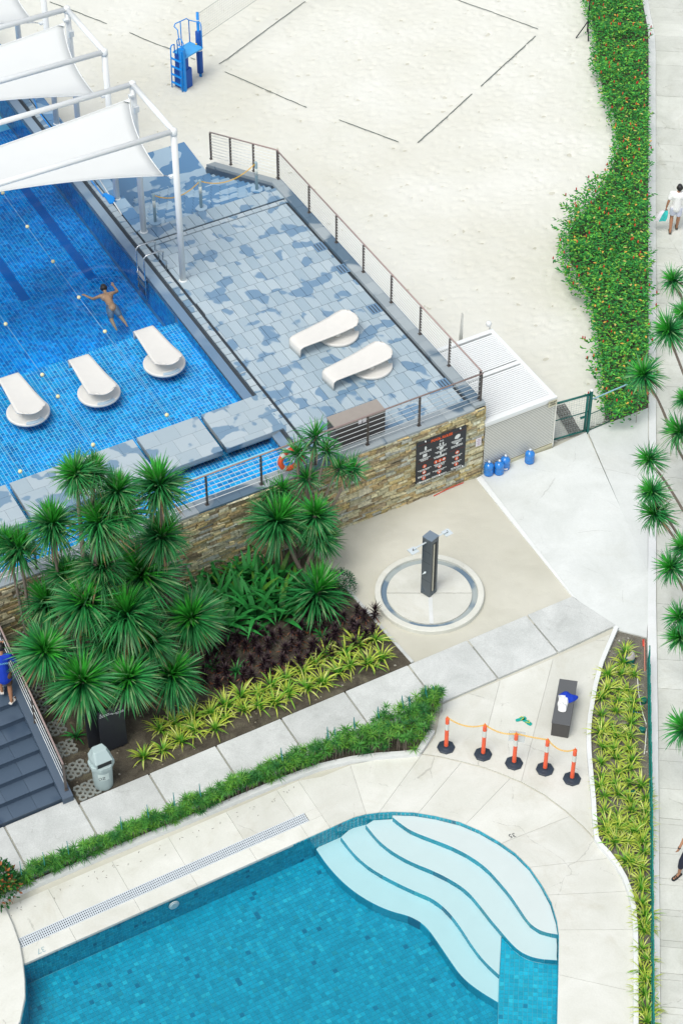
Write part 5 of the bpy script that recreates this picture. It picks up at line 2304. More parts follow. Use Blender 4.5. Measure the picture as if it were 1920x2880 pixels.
# ---- orange bollards with chain
tops = []
names = ['leftmost, beside the clipped hedge end', 'second from the hedge', 'third from the hedge with a clear sheet behind', 'fourth from the hedge in front of the bench', 'rightmost, beside the white kerb']
for k, (bx_, by_, tx_) in enumerate(((1254, 2099, 0), (1358, 2119, 0), (1445, 2144, 0), (1532, 2161, 0), (1608, 2188, 0))):
    c = P(bx_, by_, .06)
    c.z = 0.002
    t = empty('delineator_post', c, 'orange delineator post with white band, ' + names[k], 'traffic post', 'orange posts round the pool end')
    mb = MB()
    rr = 0.215
    ang = random.uniform(0, 45)
    mb.lathe([(rr, 0), (rr, 0.035), (rr - .02, 0.045)], c, 8)
    mb.lathe([(rr - .03, 0.045), (0.12, 0.055), (0.11, .065), (0.075, 0.07), (0.07, 0.085)], c, 24)
    mb.build('base', M_rubber, t)
    mb = MB()
    h = 1.07
    mb.lathe([(0.052, 0.07), (0.05, 0.09), (0.047, h - .1), (0.047, h - .02), (0.03, h), (0.026, h), (0.024, h - .04), (0, h - .05)], c, 20)
    mb.build('shaft', M_orange, t, True)
    mb = MB()
    mb.lathe([(0.0495, h - .40), (0.0495, h - .19)], c, 20)
    mb.f = [f for f in mb.f if len(f) == 4]
    mb.c = mb.c[:len(mb.f)]
    mb.m = mb.m[:len(mb.f)]
    mb.build('reflective_band', M_refl, t, True)
    mb = MB()
    mb.box(c + ZV * (h + .01), (0.008, 0, 0), (0, .025, 0), ZV * .03)
    mb.build('chain_hook', M_orange, t)
    tops.append(c + ZV * (h + .01))
cn = ['between the first and second orange posts', 'between the second and third orange posts', 'between the third and fourth orange posts', 'between the fourth and fifth orange posts']
for k in range(4):
    chain('yellow plastic chain ' + cn[k], tops[k], tops[k + 1], [.17, .12, .02, .20][k])
M_clear, nt2, b2_, L2_ = nodes('clear_sheet')
b2_.inputs['Base Color'].default_value = (.62, .68, .70, 1)
b2_.inputs['Alpha'].default_value = .45
b2_.inputs['Roughness'].default_value = .2
c = tops[2] + Vector((.02, .06, -.17))
mb = MB()
mb.box(c, (.19, -.03, 0), (.0, .0015, 0), ZV * .19)
tag(mb.build('clear_sheet', M_clear), 'clear plastic sheet hung on the third orange post', 'sheet')

# ---- litter bin and sign boards
c = P(292, 2208)
c.z = .03
t = empty('litter_bin', c, 'grey plastic litter bin with hooded lid by the grass pavers', 'litter bin', None, 0)
mb = MB()
mb.lathe([(.215, 0), (.225, .02), (.25, .72), (.25, .74)], c, 24)
mb.build('body', M_bin, t, True)
mb = MB()
ang = R(29)
hexp = [(0.31 * math.cos(ang + R(22.5 + 45 * k)), .31 * math.sin(ang + R(22.5 + 45 * k))) for k in range(8)]
bevel_pts = [c + Vector((x, y, 0)) for x, y in hexp]
mb.prism(bevel_pts, .74 + c.z, .86 + c.z, bottom=True)
lidr = mb.build('lid_rim', M_bin, t)
bevel(lidr, .012)
d1, d2 = U, -V


def bp_(a, b2, z):
    return c + d1 * a + d2 * b2 + ZV * z


mb = MB()
lo_ = [(-.23, -.22), (.23, -.22), (.25, .0), (.2, .22), (-.2, .22), (-.25, .0)]
hi_ = [(-.12, -.17), (.12, -.17), (.17, .0), (.13, .05), (-.13, .05), (-.17, .0)]
mb.add([bp_(a, b2, .86) for a, b2 in lo_] + [bp_(a, b2, 1.0) for a, b2 in [(-.23, -.22), (.23, -.22), (.25, 0), (.21, .23), (-.21, .23), (-.25, 0)]] + [bp_(a, b2, 1.22) for a, b2 in hi_],
       [(0, 1, 7, 6), (1, 2, 8, 7), (2, 3, 9, 8), (3, 4, 10, 9), (4, 5, 11, 10), (5, 0, 6, 11), (6, 7, 13, 12), (7, 8, 14, 13), (8, 9, 15, 14), (9, 10, 16, 15), (10, 11, 17, 16), (11, 6, 12, 17), (12, 13, 14, 15, 16, 17)])
hood = mb.build('hood', M_bin, t)
bevel(hood, .012)
mb = MB()
mb.add([bp_(-.175, .226, .87), bp_(.175, .226, .87), bp_(.175, .236, 1.005), bp_(-.175, .236, 1.005)], [(0, 1, 2, 3)])
mb.build('opening', M_black, hood)
mb = MB()
w0 = -math.pi / 2 + .25
pts = []
for zz in (.40, .62):
    for a in (-.55, -.3, -.1, .1, .3, .55):
        pts.append(c + Vector((.249 * math.cos(w0 + a) * 0.995, .249 * math.sin(w0 + a) * .995, zz)))
mb.add(pts, [(k, k + 1, k + 7, k + 6) for k in range(5)])
sk = mb.build('sticker', simple('sticker', (.55, .66, .64), .6), t)
xd = Vector((-math.sin(w0), math.cos(w0), 0))
text('sticker_lettering', 'DZ', .12, c + Vector((.252 * math.cos(w0), .252 * math.sin(w0), .45)) - xd * .13, xd, ZV, M_dark, sk, .004)

sb = P(352, 2128)
dU = U
for (u0, v0, w, h, lab, tt) in ((-13.02, -4.02, .66, 1.42, 'black sign board with small white arrows and lettering beside the bin', 1), (-13.23, -3.72, .66, 1.42, 'black sign board standing behind another one beside the bin', 0)):
    c = G(u0 + w / 2, v0, 0)
    t = empty('sign_board', c, lab, 'sign', 'black sign boards in the planting bed')
    mb = MB()
    mb.box(c + ZV * (.08 + h / 2), U * (w / 2), V * .03, ZV * (h / 2))
    bevel(mb.build('board', M_sign, t), .006, 1)
    for q in (-.2, .2):
        mb = MB()
        mb.box(c + U * q + ZV * .04, U * .03, V * .02, ZV * .06)
        mb.build('foot', M_sign, t)
    if tt:
        f0 = c - V * .031 + ZV * (.08 + h) - U * (w / 2)
        mb = MB()
        for (a, b2, l) in ((.03, -.13, .2), (.03, -.175, .29), (.34, -.205, .27), (.44, -.235, .17), (.44, -.255, .17)):
            x = a
            while x < a + l:
                ll = random.uniform(.03, .07)
                mb.box(f0 + U * (x + ll / 2) + ZV * b2 - V * .002, U * (ll / 2), V * .001, ZV * (.008 if b2 > -.22 else .004))
                x += ll + .012
        mb.build('lettering', M_print, t)
        for (a, b2, an) in ((.06, -.08, 90), (.55, -.13, 0)):
            mb = MB()
            ar = [(-.03, -.008), (.005, -.008), (.005, -.025), (.035, 0), (.005, .025), (.005, .008), (-.03, .008)]
            cs, sn = math.cos(R(an)), math.sin(R(an))
            mb.add([f0 + U * (a + x * cs - y * sn) + ZV * (b2 + x * sn + y * cs) - V * .003 for x, y in ar], [tuple(range(7))])
            mb.build('arrow', M_print, t)

# ---- grass pavers by the stairs
for (bx_, by_, lab) in ((88, 1948, 'topmost grass paver beside the stair railing, half hidden by leaves'), (110, 1990, 'second grass paver from the top beside the stair railing'), (150, 2050, 'third grass paver from the top beside the stair railing'), (180, 2107, 'fourth grass paver from the top beside the stair railing'), (212, 2165, 'fifth grass paver from the top, left of the bin'), (246, 2222, 'lowest grass paver, left below the bin')):
    c = P(bx_, by_, .05)
    c.z = 0.0
    a = R(29 + random.uniform(-4, 4))
    t = empty('grass_paver', c, lab, 'paver', 'grass pavers beside the stairs')
    e1_, e2_ = Vector((math.cos(a), math.sin(a), 0)), Vector((-math.sin(a), math.cos(a), 0))
    s_ = 0.135
    bm = bmesh.new()
    cells_ = [(i, j) for i in range(-1, 2) for j in range(-1, 2)]
    mb = MB()
    dg1, dg2 = (e1_ + e2_).normalized(), (e1_ - e2_).normalized()
    for i, j in cells_:
        if abs(i) == 1 and abs(j) == 1 and i == -j and False:
            continue
        cc_ = c + e1_ * (i * .19) + e2_ * (j * .15)
        hexo = [cc_ + e1_ * (.115 * math.cos(R(60 * k))) + e2_ * (.10 * math.sin(R(60 * k))) for k in range(6)]
        hexi = [cc_ + e1_ * (.052 * math.cos(R(60 * k))) + e2_ * (.048 * math.sin(R(60 * k))) for k in range(6)]
        zt_ = .062 + random.uniform(-.003, .003)
        vv = [Vector((p.x, p.y, zt_)) for p in hexo] + [Vector((p.x, p.y, zt_)) for p in hexi] + [Vector((p.x, p.y, .0)) for p in hexo] + [Vector((p.x, p.y, .0)) for p in hexi]
        ff = []
        for k in range(6):
            kk = (k + 1) % 6
            ff += [(k, kk, 6 + kk, 6 + k), (12 + k, 12 + kk, kk, k), (6 + k, 6 + kk, 18 + kk, 18 + k)]
        mb.add(vv, ff)
    mb.build('lattice', M_paver, t)
# ================================================================== VOLLEYBALL COURT
M_tape = simple('court_tape', (0.085, 0.11, 0.095), 0.8)
base_ = P(564, 212)
t = empty('net_post', base_, 'blue padded volleyball net post standing in the sand', 'net post')
hp = 2.42
mb = MB()
mb.lathe([(0.05, -.1), (0.05, hp), (0, hp)], base_, 14)
mb.build('pole', M_blue, t, True)
mb = MB()
mb.lathe([(0.05, .12), (0.105, .14), (0.11, .9), (0.10, 1.02), (0.11, 1.14), (0.105, 1.7), (0.05, 1.74)], base_, 16)
mb.build('pad', M_pad, t, True)
mb = MB()
mb.lathe([(0.106, 1.0), (0.106, 1.03)], base_, 16)
mb.build('pad_strap', M_white, t, True)
mb = MB()
mb.lathe([(0.052, hp - .3), (0.052, hp - .26)], base_, 14)
mb.build('collar', M_white, t, True)
# net going off to the upper right
na = base_ + ZV * (hp - .06)
nb_ = P(708, -60, 2.3)
nd = (nb_ - na)
nd.z = 0
nd.normalize()
nb_ = na + nd * 8.5
t = empty('volleyball_net', na, 'pale volleyball net stretched from the blue post to the top edge', 'net')
M_net = simple('net_cord', (0.44, 0.47, 0.43), 0.8)
for dz in (0.0, -0.95):
    mb = MB()
    mb.tube([na + ZV * dz, nb_ + ZV * dz], 0.012, 5)
    mb.build('net_tape', M_net, t)
mb = MB()
n = 85
for k in range(n + 1):
    p = lerp(na, nb_, k / n)
    mb.tube([p, p - ZV * .95], 0.003, 3, None, False)
for k in range(1, 10):
    mb.tube([na - ZV * (.095 * k), nb_ - ZV * (.095 * k)], 0.003, 3, None, False)
mb.build('net_mesh', M_net, t)
# boundary tapes, partly buried
for (pts, lab) in (([(616, 178), (648, 158), (700, 118), (760, 74), (858, 2)], 'dark boundary tape on the sand at the left of the court'), ([(632, 200), (740, 248), (862, 301)], 'dark boundary tape on the sand left of the gap at the near court side'), ([(953, 336), (1040, 368), (1120, 398)], 'dark boundary tape on the sand right of the gap at the near court side'),
                   ([(1174, 400), (1256, 328), (1327, 262)], 'dark boundary tape on the sand at the near part of the right court side'), ([(1352, 241), (1440, 160), (1505, 100)], 'dark boundary tape on the sand at the far part of the right court side'), ([(1512, 80), (1400, 38), (1296, 2), (1240, -20)], 'dark boundary tape on the sand at the far court side'),
                   ([(364, 90), (432, 120), (480, 136)], 'dark tape on the sand left of the umpire stand'), ([(140, 4), (222, 34), (300, 65)], 'dark tape on the sand beyond the sail canopies'), ([(536, 161), (548, 165)], 'short dark tape end on the sand right of the umpire stand')):
    pp_ = smooth_curve(px(pts, 0.03), 2)
    mb = MB()
    for i in range(len(pp_) - 1):
        a, b_ = pp_[i], pp_[i + 1]
        d = (b_ - a).normalized()
        w = Vector((-d.y, d.x, 0)) * 0.017
        j = ZV * random.uniform(-.008, .01)
        mb.add([a + w + j, a - w + j, b_ - w + j, b_ + w + j, a + w + j - ZV * .006, a - w + j - ZV * .006, b_ - w + j - ZV * .006, b_ + w + j - ZV * .006], [(0, 3, 2, 1), (0, 1, 5, 4), (2, 3, 7, 6)])
    tag(mb.build('boundary_tape', M_tape), lab, 'tape')

# umpire stand: local frame, x along the platform towards the net post
c = P(508, 246)
c.z = 0
xd = (base_ - c)
xd.z = 0
xd.normalize()
yd = Vector((-xd.y, xd.x, 0))
t = empty('umpire_stand', c, 'blue umpire stand with ladder, platform and padded base', 'umpire stand')


def q_(x, y, z):
    return c + xd * x + yd * y + ZV * z


ph = 1.25
mb = MB()
mb.box(q_(.45, 0, ph), xd * .42, yd * .30, ZV * .025)
mb.build('platform', simple('platform_blue', (0.06, 0.36, 0.72), .5), t)
mb = MB()
mb.box(q_(.16, 0, .36), xd * .2, yd * .24, ZV * .36)
bevel(mb.build('base_pad', M_pad, t), .03)
mb = MB()
mb.box(q_(.12, 0, .98), xd * .12, yd * .2, ZV * .27)
mb.build('back_pad', M_pad, t)
for s_ in (-1, 1):
    mb = MB()
    mb.tube([q_(-.16, .24 * s_, .02), q_(-.12, .24 * s_, ph + .25), q_(-.06, .24 * s_, ph + .33), q_(.06, .24 * s_, ph + .3), q_(.06, .24 * s_, ph)], .022, 8)
    mb.build('ladder_rail', M_blue, t, True)
mb = MB()
mb.box(q_(-.05, -.2, .8), xd * .05, yd * .1, ZV * .8)
mb.build('mast', M_blue, t)
for k in range(4):
    mb = MB()
    mb.box(q_(-.155 + .01 * k, 0, .22 + .3 * k), xd * .03, yd * .24, ZV * .02)
    mb.build('rung', M_blue, t)
gr = [[q_(.85, .28, ph), q_(.85, .28, ph + .85), q_(.75, .28, ph + .95), q_(.2, .28, ph + 1.0), q_(.05, .18, ph + 1.0), q_(.02, -.0, ph + .95), q_(.02, -.05, ph + .4)],
      [q_(.85, -.28, ph), q_(.85, -.28, ph + .8), q_(.9, -.2, ph + .9), q_(.85, .28, ph + .85)],
      [q_(.45, .28, ph), q_(.45, .28, ph + .98)],
      [q_(-.02, -.26, ph - .1), q_(-.02, -.26, ph + .55), q_(0, -.16, ph + .66), q_(0, -.04, ph + .66), q_(0, .04, ph + .55), q_(0, .04, ph)],
      [q_(-.02, -.26, ph + .4), q_(0, .04, ph + .4)]]
for g_ in gr:
    mb = MB()
    mb.tube(g_, .019, 8)
    mb.build('guard_rail', M_blue, t, True)
mb = MB()
mb.lathe([(.03, 0), (.03, .03), (0, .04)], q_(.86, 0, ph + .025), 8)
mb.build('knob', M_yellow, t)

# speaker tripod at the top right
tp = P(1650, 95)
tp.z = 0
t = empty('tripod_stand', tp, 'thin black tripod stand on the sand by the flowering hedge', 'tripod')
mb = MB()
mb.tube([tp + ZV * .1, tp + ZV * 2.6], .025, 8)
mb.build('pole', M_black, t)
for an in (215, 270, 330):
    mb = MB()
    d = Vector((math.cos(R(an)), math.sin(R(an)), 0))
    mb.tube([tp + ZV * .52, tp + d * .5 + ZV * .02], .022, 6)
    mb.build('leg', M_black, t)

# ================================================================== HEDGE BED, KERBS, WIRE FENCE
kin = [(-420, 2715), (-180, 2617), (52, 2519), (290, 2417), (530, 2318), (790, 2209), (900, 2168), (992, 2147), (1061, 2138), (1130, 2133), (1178, 2128), (1192, 2112), (1222, 2063)]
KI = px(kin)
mb = MB()
KO = []
for i, p in enumerate(KI):
    tt = (KI[min(i + 1, len(KI) - 1)] - KI[max(i - 1, 0)]).normalized()
    KO.append(p + Vector((-tt.y, tt.x, 0)) * 0.14)
for i in range(len(KI) - 1):
    mb.prism([KI[i], KI[i + 1], KO[i + 1], KO[i]], -.05, .10)
structure('hedge_kerb', mb, M_kerb)
mb = MB()
mb.prism([G(-20, -6.58)] + [G(-5.35, -6.58)] + list(reversed(KO)), -.05, .02)
structure('hedge_bed', mb, M_soil)


def hexcol(h):
    return tuple(((int(h[i:i + 2], 16) / 255) ** 2.2) for i in (0, 2, 4))


def strap(mb, base, az_, el, L, w, droop, cols, nseg=4, twist=0.0):
    """one strap-shaped leaf, arching over; cols: colours from base to tip"""
    p = Vector(base)
    d0 = Vector((math.cos(az_), math.sin(az_), 0))
    side = Vector((-math.sin(az_), math.cos(az_), 0))
    vv = []
    e = el
    st = L / nseg
    prof = [0.55, 1.0, 0.95, 0.62, 0.03] if nseg == 4 else [0.7, 1.0, 0.6, 0.03]
    for k in range(nseg + 1):
        nrm = Vector((-d0.x * math.sin(e), -d0.y * math.sin(e), math.cos(e)))
        sv_ = (side * math.cos(twist) + nrm * math.sin(twist)) * (w / 2 * prof[k])
        vv += [p + sv_, p - sv_]
        p = p + (d0 * math.cos(e) + ZV * math.sin(e)) * st
        e -= droop / nseg
    n0 = len(mb.v)
    mb.v.extend([tuple(q) for q in vv])
    for k in range(nseg):
        mb.f.append((n0 + 2 * k, n0 + 2 * k + 1, n0 + 2 * k + 3, n0 + 2 * k + 2))
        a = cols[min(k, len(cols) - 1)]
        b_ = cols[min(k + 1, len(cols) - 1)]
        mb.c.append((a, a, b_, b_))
        mb.m.append(0)


def jit(c, a=.2):
    k = random.uniform(1 - a, 1 + a)
    return tuple(q * k for q in c)


def dracaena_head(n=170, L=.62, seed=0, tall=False, light=1.6):
    random.seed(seed)
    mb = MB()
    for i in range(n):
        q = i / n
        az_ = i * 2.39996 + random.uniform(-.2, .2)
        if q < .22:
            el = R(random.uniform(48, 86))
            dr = R(random.uniform(5, 35))
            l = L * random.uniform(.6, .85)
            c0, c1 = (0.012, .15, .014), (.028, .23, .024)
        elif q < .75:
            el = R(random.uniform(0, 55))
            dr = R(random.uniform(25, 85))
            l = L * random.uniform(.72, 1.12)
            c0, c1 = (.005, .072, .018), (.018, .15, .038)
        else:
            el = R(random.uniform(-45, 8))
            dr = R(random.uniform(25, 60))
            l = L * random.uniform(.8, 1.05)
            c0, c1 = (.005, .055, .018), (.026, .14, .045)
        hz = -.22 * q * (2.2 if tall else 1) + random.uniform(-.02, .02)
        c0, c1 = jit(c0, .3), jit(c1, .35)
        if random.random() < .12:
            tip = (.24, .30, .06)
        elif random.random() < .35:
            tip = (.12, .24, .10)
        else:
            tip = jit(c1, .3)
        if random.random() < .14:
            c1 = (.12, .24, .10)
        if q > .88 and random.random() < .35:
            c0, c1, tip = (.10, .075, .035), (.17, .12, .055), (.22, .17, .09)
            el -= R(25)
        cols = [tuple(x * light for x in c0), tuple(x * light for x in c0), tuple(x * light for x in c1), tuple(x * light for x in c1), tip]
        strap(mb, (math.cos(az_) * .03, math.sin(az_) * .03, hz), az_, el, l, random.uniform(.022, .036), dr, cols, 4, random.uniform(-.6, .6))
    return mb.mesh('leaf_crown', M_leaf)


HEADS = [dracaena_head(430, .62, s_) for s_ in range(7)]
HEADT = [dracaena_head(400, .60, 20 + s_, True) for s_ in range(2)]
HEADS_S = [dracaena_head(100, .62, 40 + s_, False, 1.6) for s_ in range(3)]
HEADS_R = [dracaena_head(210, .60, 50 + s_, False, 1.75) for s_ in range(4)]


def dracaena(label, base, heads, trunk_r=.06, group=None, meshes=HEADS, fork=.25, droopdir=None):
    """heads: (x, y, r_px, extra depth) in picture units; each is stood over the trunk foot"""
    b = Vector(base)
    t = empty('dracaena_tree', b, label, 'tree', group)
    random.seed(int(abs(b.x * 91 + b.y * 37)))
    fk = b + ZV * fork
    mb = MB()
    mb.tube([b - ZV * .05, b + ZV * fork * .5, fk], [trunk_r * 1.35, trunk_r * 1.15, trunk_r], 10)
    for hi_, hd in enumerate(heads):
        hx, hy, r, dy = hd[:4]
        c = onDepth(hx, hy, b.y + dy)
        q1 = lerp(fk, c, .35) + Vector((random.uniform(-.12, .12), random.uniform(-.12, .12), .0))
        q1.z = lerp(fk.z, c.z, .22)
        q2 = lerp(fk, c, .75) + Vector((random.uniform(-.08, .08), random.uniform(-.08, .08), 0))
        pts = smooth_curve([fk, q1, q2, c - ZV * .08], 2)
        mb.tube(pts, [lerp(trunk_r, trunk_r * .62, k / (len(pts) - 1)) for k in range(len(pts))], 8)
        px_per_m = FPX / (c - C0).length
        s_ = (r / px_per_m) / .62 * 1.32
        me = (hd[4] if len(hd) > 4 else random.choice(meshes))
        o = bpy.data.objects.new('leaf_crown', me)
        link(o)
        tl = .42
        s_ *= random.uniform(.88, 1.1)
        rx, ry = random.uniform(-tl, tl), random.uniform(-tl, tl)
        if droopdir:
            rx, ry = droopdir
            rx += random.uniform(-.15, .15)
            ry += random.uniform(-.15, .15)
        o.matrix_basis = Matrix.Translation(c) @ Matrix.Rotation(ry, 4, 'Y') @ Matrix.Rotation(rx, 4, 'X') @ Matrix.Rotation(random.uniform(0, 6.28), 4, 'Z') @ Matrix.Scale(s_, 4)
        o.parent = t
        o.matrix_parent_inverse = Matrix.Translation(-b)
    mb.build('trunk', M_bark, t, True)
    return t


DG = None
dracaena('dracaena with three crowns in front, its forked trunk behind the bin', P(287, 2085), [(230, 1912, 92, .0), (360, 1905, 86, .25), (126, 1828, 80, .35)])
dracaena('dracaena with four crowns in the middle of the left clump', P(345, 2000), [(353, 1718, 88, .2), (237, 1690, 84, .3), (482, 1893, 82, .0), (300, 1800, 72, .1), (425, 1800, 70, .2)])
dracaena('tall dracaena with five crowns reaching above the railing at the pool', P(265, 1930), [(212, 1330, 70, .2), (262, 1322, 66, .4), (277, 1463, 82, .0), (330, 1375, 62, .4), (335, 1440, 64, .2), (285, 1585, 78, .1)], .07)
dracaena('slender dracaena with curved bare trunk crossing the wall coping', P(205, 1890), [(147, 1468, 70, .0)], .05)
dracaena('dracaena with two crowns at the left picture edge', P(110, 1900), [(54, 1535, 72, .1), (130, 1686, 72, .0), (15, 1520, 50, .3), (185, 1610, 62, .2)], .05)
dracaena('dracaena with four crowns at the right of the left clump', P(490, 1880), [(446, 1356, 74, .5), (455, 1503, 82, .4), (397, 1610, 102, .2), (536, 1735, 90, .0)], .065)
dracaena('dracaena with a pale forked trunk and two shaggy crowns by the stone wall', P(858, 1640), [(782, 1458, 84, .1, HEADS[1]), (886, 1440, 66, .2, HEADT[0]), (893, 1500, 60, .15, HEADT[1])], .065)
dracaena('low dracaena with one wide drooping crown beside the shower', P(900, 1716), [(896, 1650, 92, .0, HEADT[1])], .06)
dracaena('thin branching dracaena with sparse small crowns in front of the life ring', P(838, 1590), [(888, 1221, 56, .6), (835, 1270, 50, .5), (920, 1262, 44, .5), (953, 1311, 50, .4), (990, 1318, 42, .4), (794, 1372, 52, .4), (863, 1343, 52, .4), (761, 1380, 42, .3), (740, 1395, 36, .3)], .05, None, HEADS_S)
# trees across the path, rooted outside the picture; their crowns lean over the path
rt = [('crown at the top of the row leaning over the path', (2010, 1010), [(1890, 785, 44, -.2)]),
      ('big round crown above the middle of the flowering hedge end', (2000, 1250), [(1878, 925, 66, .0), (1925, 880, 45, .3)]),
      ('crown on a long slanting trunk before the flowering hedge', (1985, 1390), [(1808, 1050, 62, .1)]),
      ('dark crown at the right edge beside the hedge end', (2010, 1430), [(1908, 1210, 58, .0), (1925, 1120, 40, .2)]),
      ('small windswept crown over the plaza, topmost of three', (2010, 1560), [(1824, 1290, 46, .0)]),
      ('two windswept crowns over the plaza', (2010, 1660), [(1830, 1380, 46, .1), (1838, 1440, 54, .0)]),
      ('drooping crown over the kerb below the plaza crowns', (2010, 1800), [(1884, 1592, 52, .0), (1922, 1535, 46, .2)]),
      ('two crowns at the right edge near the white kerb end', (2020, 1980), [(1908, 1733, 44, .1), (1908, 1790, 46, .0)]),
      ('spiky crown at the right edge beside the striped plants', (2030, 2240), [(1922, 2045, 66, .0)])]
for lab, bs, hd in rt:
    dracaena('dracaena by the path, ' + lab, P(*bs), hd, .045, 'dracaenas beyond the path', HEADS_R, .3, (R(12), R(-38)))

# ---- broad-leaved lilies
random.seed(11)


def lily_mesh(seed):
    random.seed(seed)
    mb = MB()
    for i in range(15):
        az_ = i * 2.4 + random.uniform(-.3, .3)
        el = R(random.uniform(35, 82))
        c0 = jit((.014, .13, .03), .3)
        c1 = jit((.03, .26, .05), .35)
        if random.random() < .12:
            c1 = (.09, .26, .03)
        strap(mb, (math.cos(az_) * .03, math.sin(az_) * .03, 0), az_, el, random.uniform(.75, 1.15), random.uniform(.085, .125), R(random.uniform(30, 120)), [c0, c0, c1, c1, c1], 4, random.uniform(-.3, .3))
    return mb.mesh('leaves', M_leaf)


LIL = [lily_mesh(s_) for s_ in range(5)]


def plant(name, label, cat, group, c, mesh, s_, parts='leaves', tilt=.1):
    t = empty(name, c, label, cat, group)
    o = bpy.data.objects.new(parts, mesh)
    o.scale = (s_, s_, s_ * random.uniform(.9, 1.1))
    o.rotation_euler = (random.uniform(-tilt, tilt), random.uniform(-tilt, tilt), random.uniform(0, 6.28))
    link(o, t)
    return t


random.seed(5)
for (x, y) in [(560, 1690), (610, 1640), (600, 1720), (640, 1690), (670, 1640), (680, 1720), (720, 1690), (650, 1770), (720, 1750), (770, 1700), (700, 1650), (790, 1740), (780, 1650), (560, 1760), (610, 1770), (830, 1690), (745, 1640), (660, 1600)]:
    plant('lily_plant', 'broad-leaved dark green lily in the clump between the dracaenas and the stone wall', 'plant', 'broad-leaved lilies under the wall', P(x, y, .03), random.choice(LIL), random.uniform(.95, 1.3))
for (x, y, lab) in ((215, 2075, 'small bright green leafy plant by the sign boards'), (905, 1795, 'small light green plant among the purple ones'), (600, 1880, 'small green plant at the left among the purple ones'), (665, 1890, 'small green plant low among the purple ones'), (160, 1985, 'small green plant at the foot of the clump by the grass pavers')):
    plant('leafy_plant', lab, 'plant', None, P(x, y, .03), random.choice(LIL), .42)

# ---- purple cordylines


def cordy_mesh(seed):
    random.seed(seed)
    mb = MB()
    for i in range(46):
        q = i / 46
        az_ = i * 2.4
        el = R(lerp(80, -35, q) + random.uniform(-10, 10))
        c0 = jit((.020, .009, .016), .3)
        c1 = jit((.062, .040, .044), .5) if q < .66 else random.choice([(.32, .09, .03), (.24, .08, .03), (.06, .045, .03), (.05, .06, .035)])
        strap(mb, (0, 0, .30 - .22 * q), az_, el, random.uniform(.16, .22), .026, R(35), [c0, c0, c1, c1], 3, random.uniform(-.5, .5))
    mb.tube([(0, 0, 0), (0, 0, .3)], .012, 5, (.06, .04, .03))
    return mb.mesh('leaves', M_leaf)


COR = [cordy_mesh(s_) for s_ in range(4)]
random.seed(8)
reg = px([(545, 1850), (600, 1800), (700, 1790), (800, 1790), (850, 1760), (990, 1735), (1040, 1725), (1078, 1790), (1060, 1805), (960, 1850), (860, 1880), (760, 1915), (640, 1945), (540, 1960)])
pts = []
tries = 0
while len(pts) < 70 and tries < 6000:
    tries += 1
    x, y = random.uniform(-3.4, 1.0), random.uniform(33.5, 38)
    if inside(x, y, reg) and all((x - a) ** 2 + (y - b_) ** 2 > .215 ** 2 for a, b_ in pts):
        pts.append((x, y))
for x, y in pts:
    plant('cordyline_plant', 'small purple-black cordyline in the dense patch behind the striped plants', 'plant', 'purple cordylines', (x, y, .02), random.choice(COR), random.uniform(.9, 1.3))


# ---- striped spider plants
def spider_mesh(seed, n=30, L=.36):
    random.seed(seed)
    mb = MB()
    for i in range(n):
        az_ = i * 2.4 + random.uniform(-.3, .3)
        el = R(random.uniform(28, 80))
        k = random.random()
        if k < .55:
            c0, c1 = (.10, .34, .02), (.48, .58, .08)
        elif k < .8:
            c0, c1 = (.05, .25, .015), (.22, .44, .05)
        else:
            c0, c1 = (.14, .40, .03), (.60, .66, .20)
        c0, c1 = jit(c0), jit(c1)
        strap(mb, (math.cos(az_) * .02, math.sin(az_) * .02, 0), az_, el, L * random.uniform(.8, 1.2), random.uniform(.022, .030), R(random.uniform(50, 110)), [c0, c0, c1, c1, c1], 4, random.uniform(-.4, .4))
    return mb.mesh('leaves', M_leaf_soft)


def ordw(n):
    o = ORD + ['eleventh', 'twelfth', 'thirteenth', 'fourteenth', 'fifteenth', 'sixteenth', 'seventeenth', 'eighteenth', 'nineteenth', 'twentieth']
    o += ['twenty-' + q for q in ORD[:9]] + ['thirtieth'] + ['thirty-' + q for q in ORD[:9]]
    return o[n - 1]


SPI = [spider_mesh(s_) for s_ in range(6)]
random.seed(21)
k = 0
for row, (vv_, n0) in enumerate(((-4.55, 0), (-4.1, 0))):
    u = -12.2 + .2 * row
    while u < -5.35:
        if not (row == 1 and u < -11.9):
            n0 += 1
            vx = vv_ + (.32 if u > -7.0 else 0) * row * .5 + random.uniform(-.13, .13)
            plant('spider_plant', 'striped spider plant in the %s row along the sidewalk, %s from the sign boards' % (('front', 'back')[row], ordw(n0)), 'plant', 'striped plants along the sidewalk', G(u, vx, .03), random.choice(SPI), random.uniform(1.15, 1.55))
        u += random.uniform(.36, .5)
random.seed(22)
# right-hand bed: three to four ragged columns following the kerb
yy = 1845
pl_ = []
kx = [(y, x) for x, y in kl]


def kerb_px(y):
    for (ya, xa), (yb, xb) in zip(kx[:-1], kx[1:]):
        if ya <= y <= yb:
            return lerp(xa, xb, (y - ya) / (yb - ya))
    return kx[-1][1]


rown = 0
while yy < 2900:
    rown += 1
    xl = kerb_px(yy) + 16
    xr = (1790 if yy < 2200 else 1826)
    w = xr - xl
    nn = max(1, round(w / 38))
    if yy < 1880:
        nn = 1
    for i in range(nn):
        x = xl + w * (i + .5) / nn + random.uniform(-8, 8)
        y = yy + random.uniform(-12, 12)
        pl_.append((x, y, '%s row from the top, %s from the kerb' % (ordw(rown), ordw(i + 1))))
    yy += random.uniform(30, 37)
for x, y, wh in pl_:
    plant('spider_plant', 'striped spider plant in path bed, ' + wh, 'plant', 'striped plants in the bed beside the path', P(x, y, 0), random.choice(SPI), random.uniform(.92, 1.22))

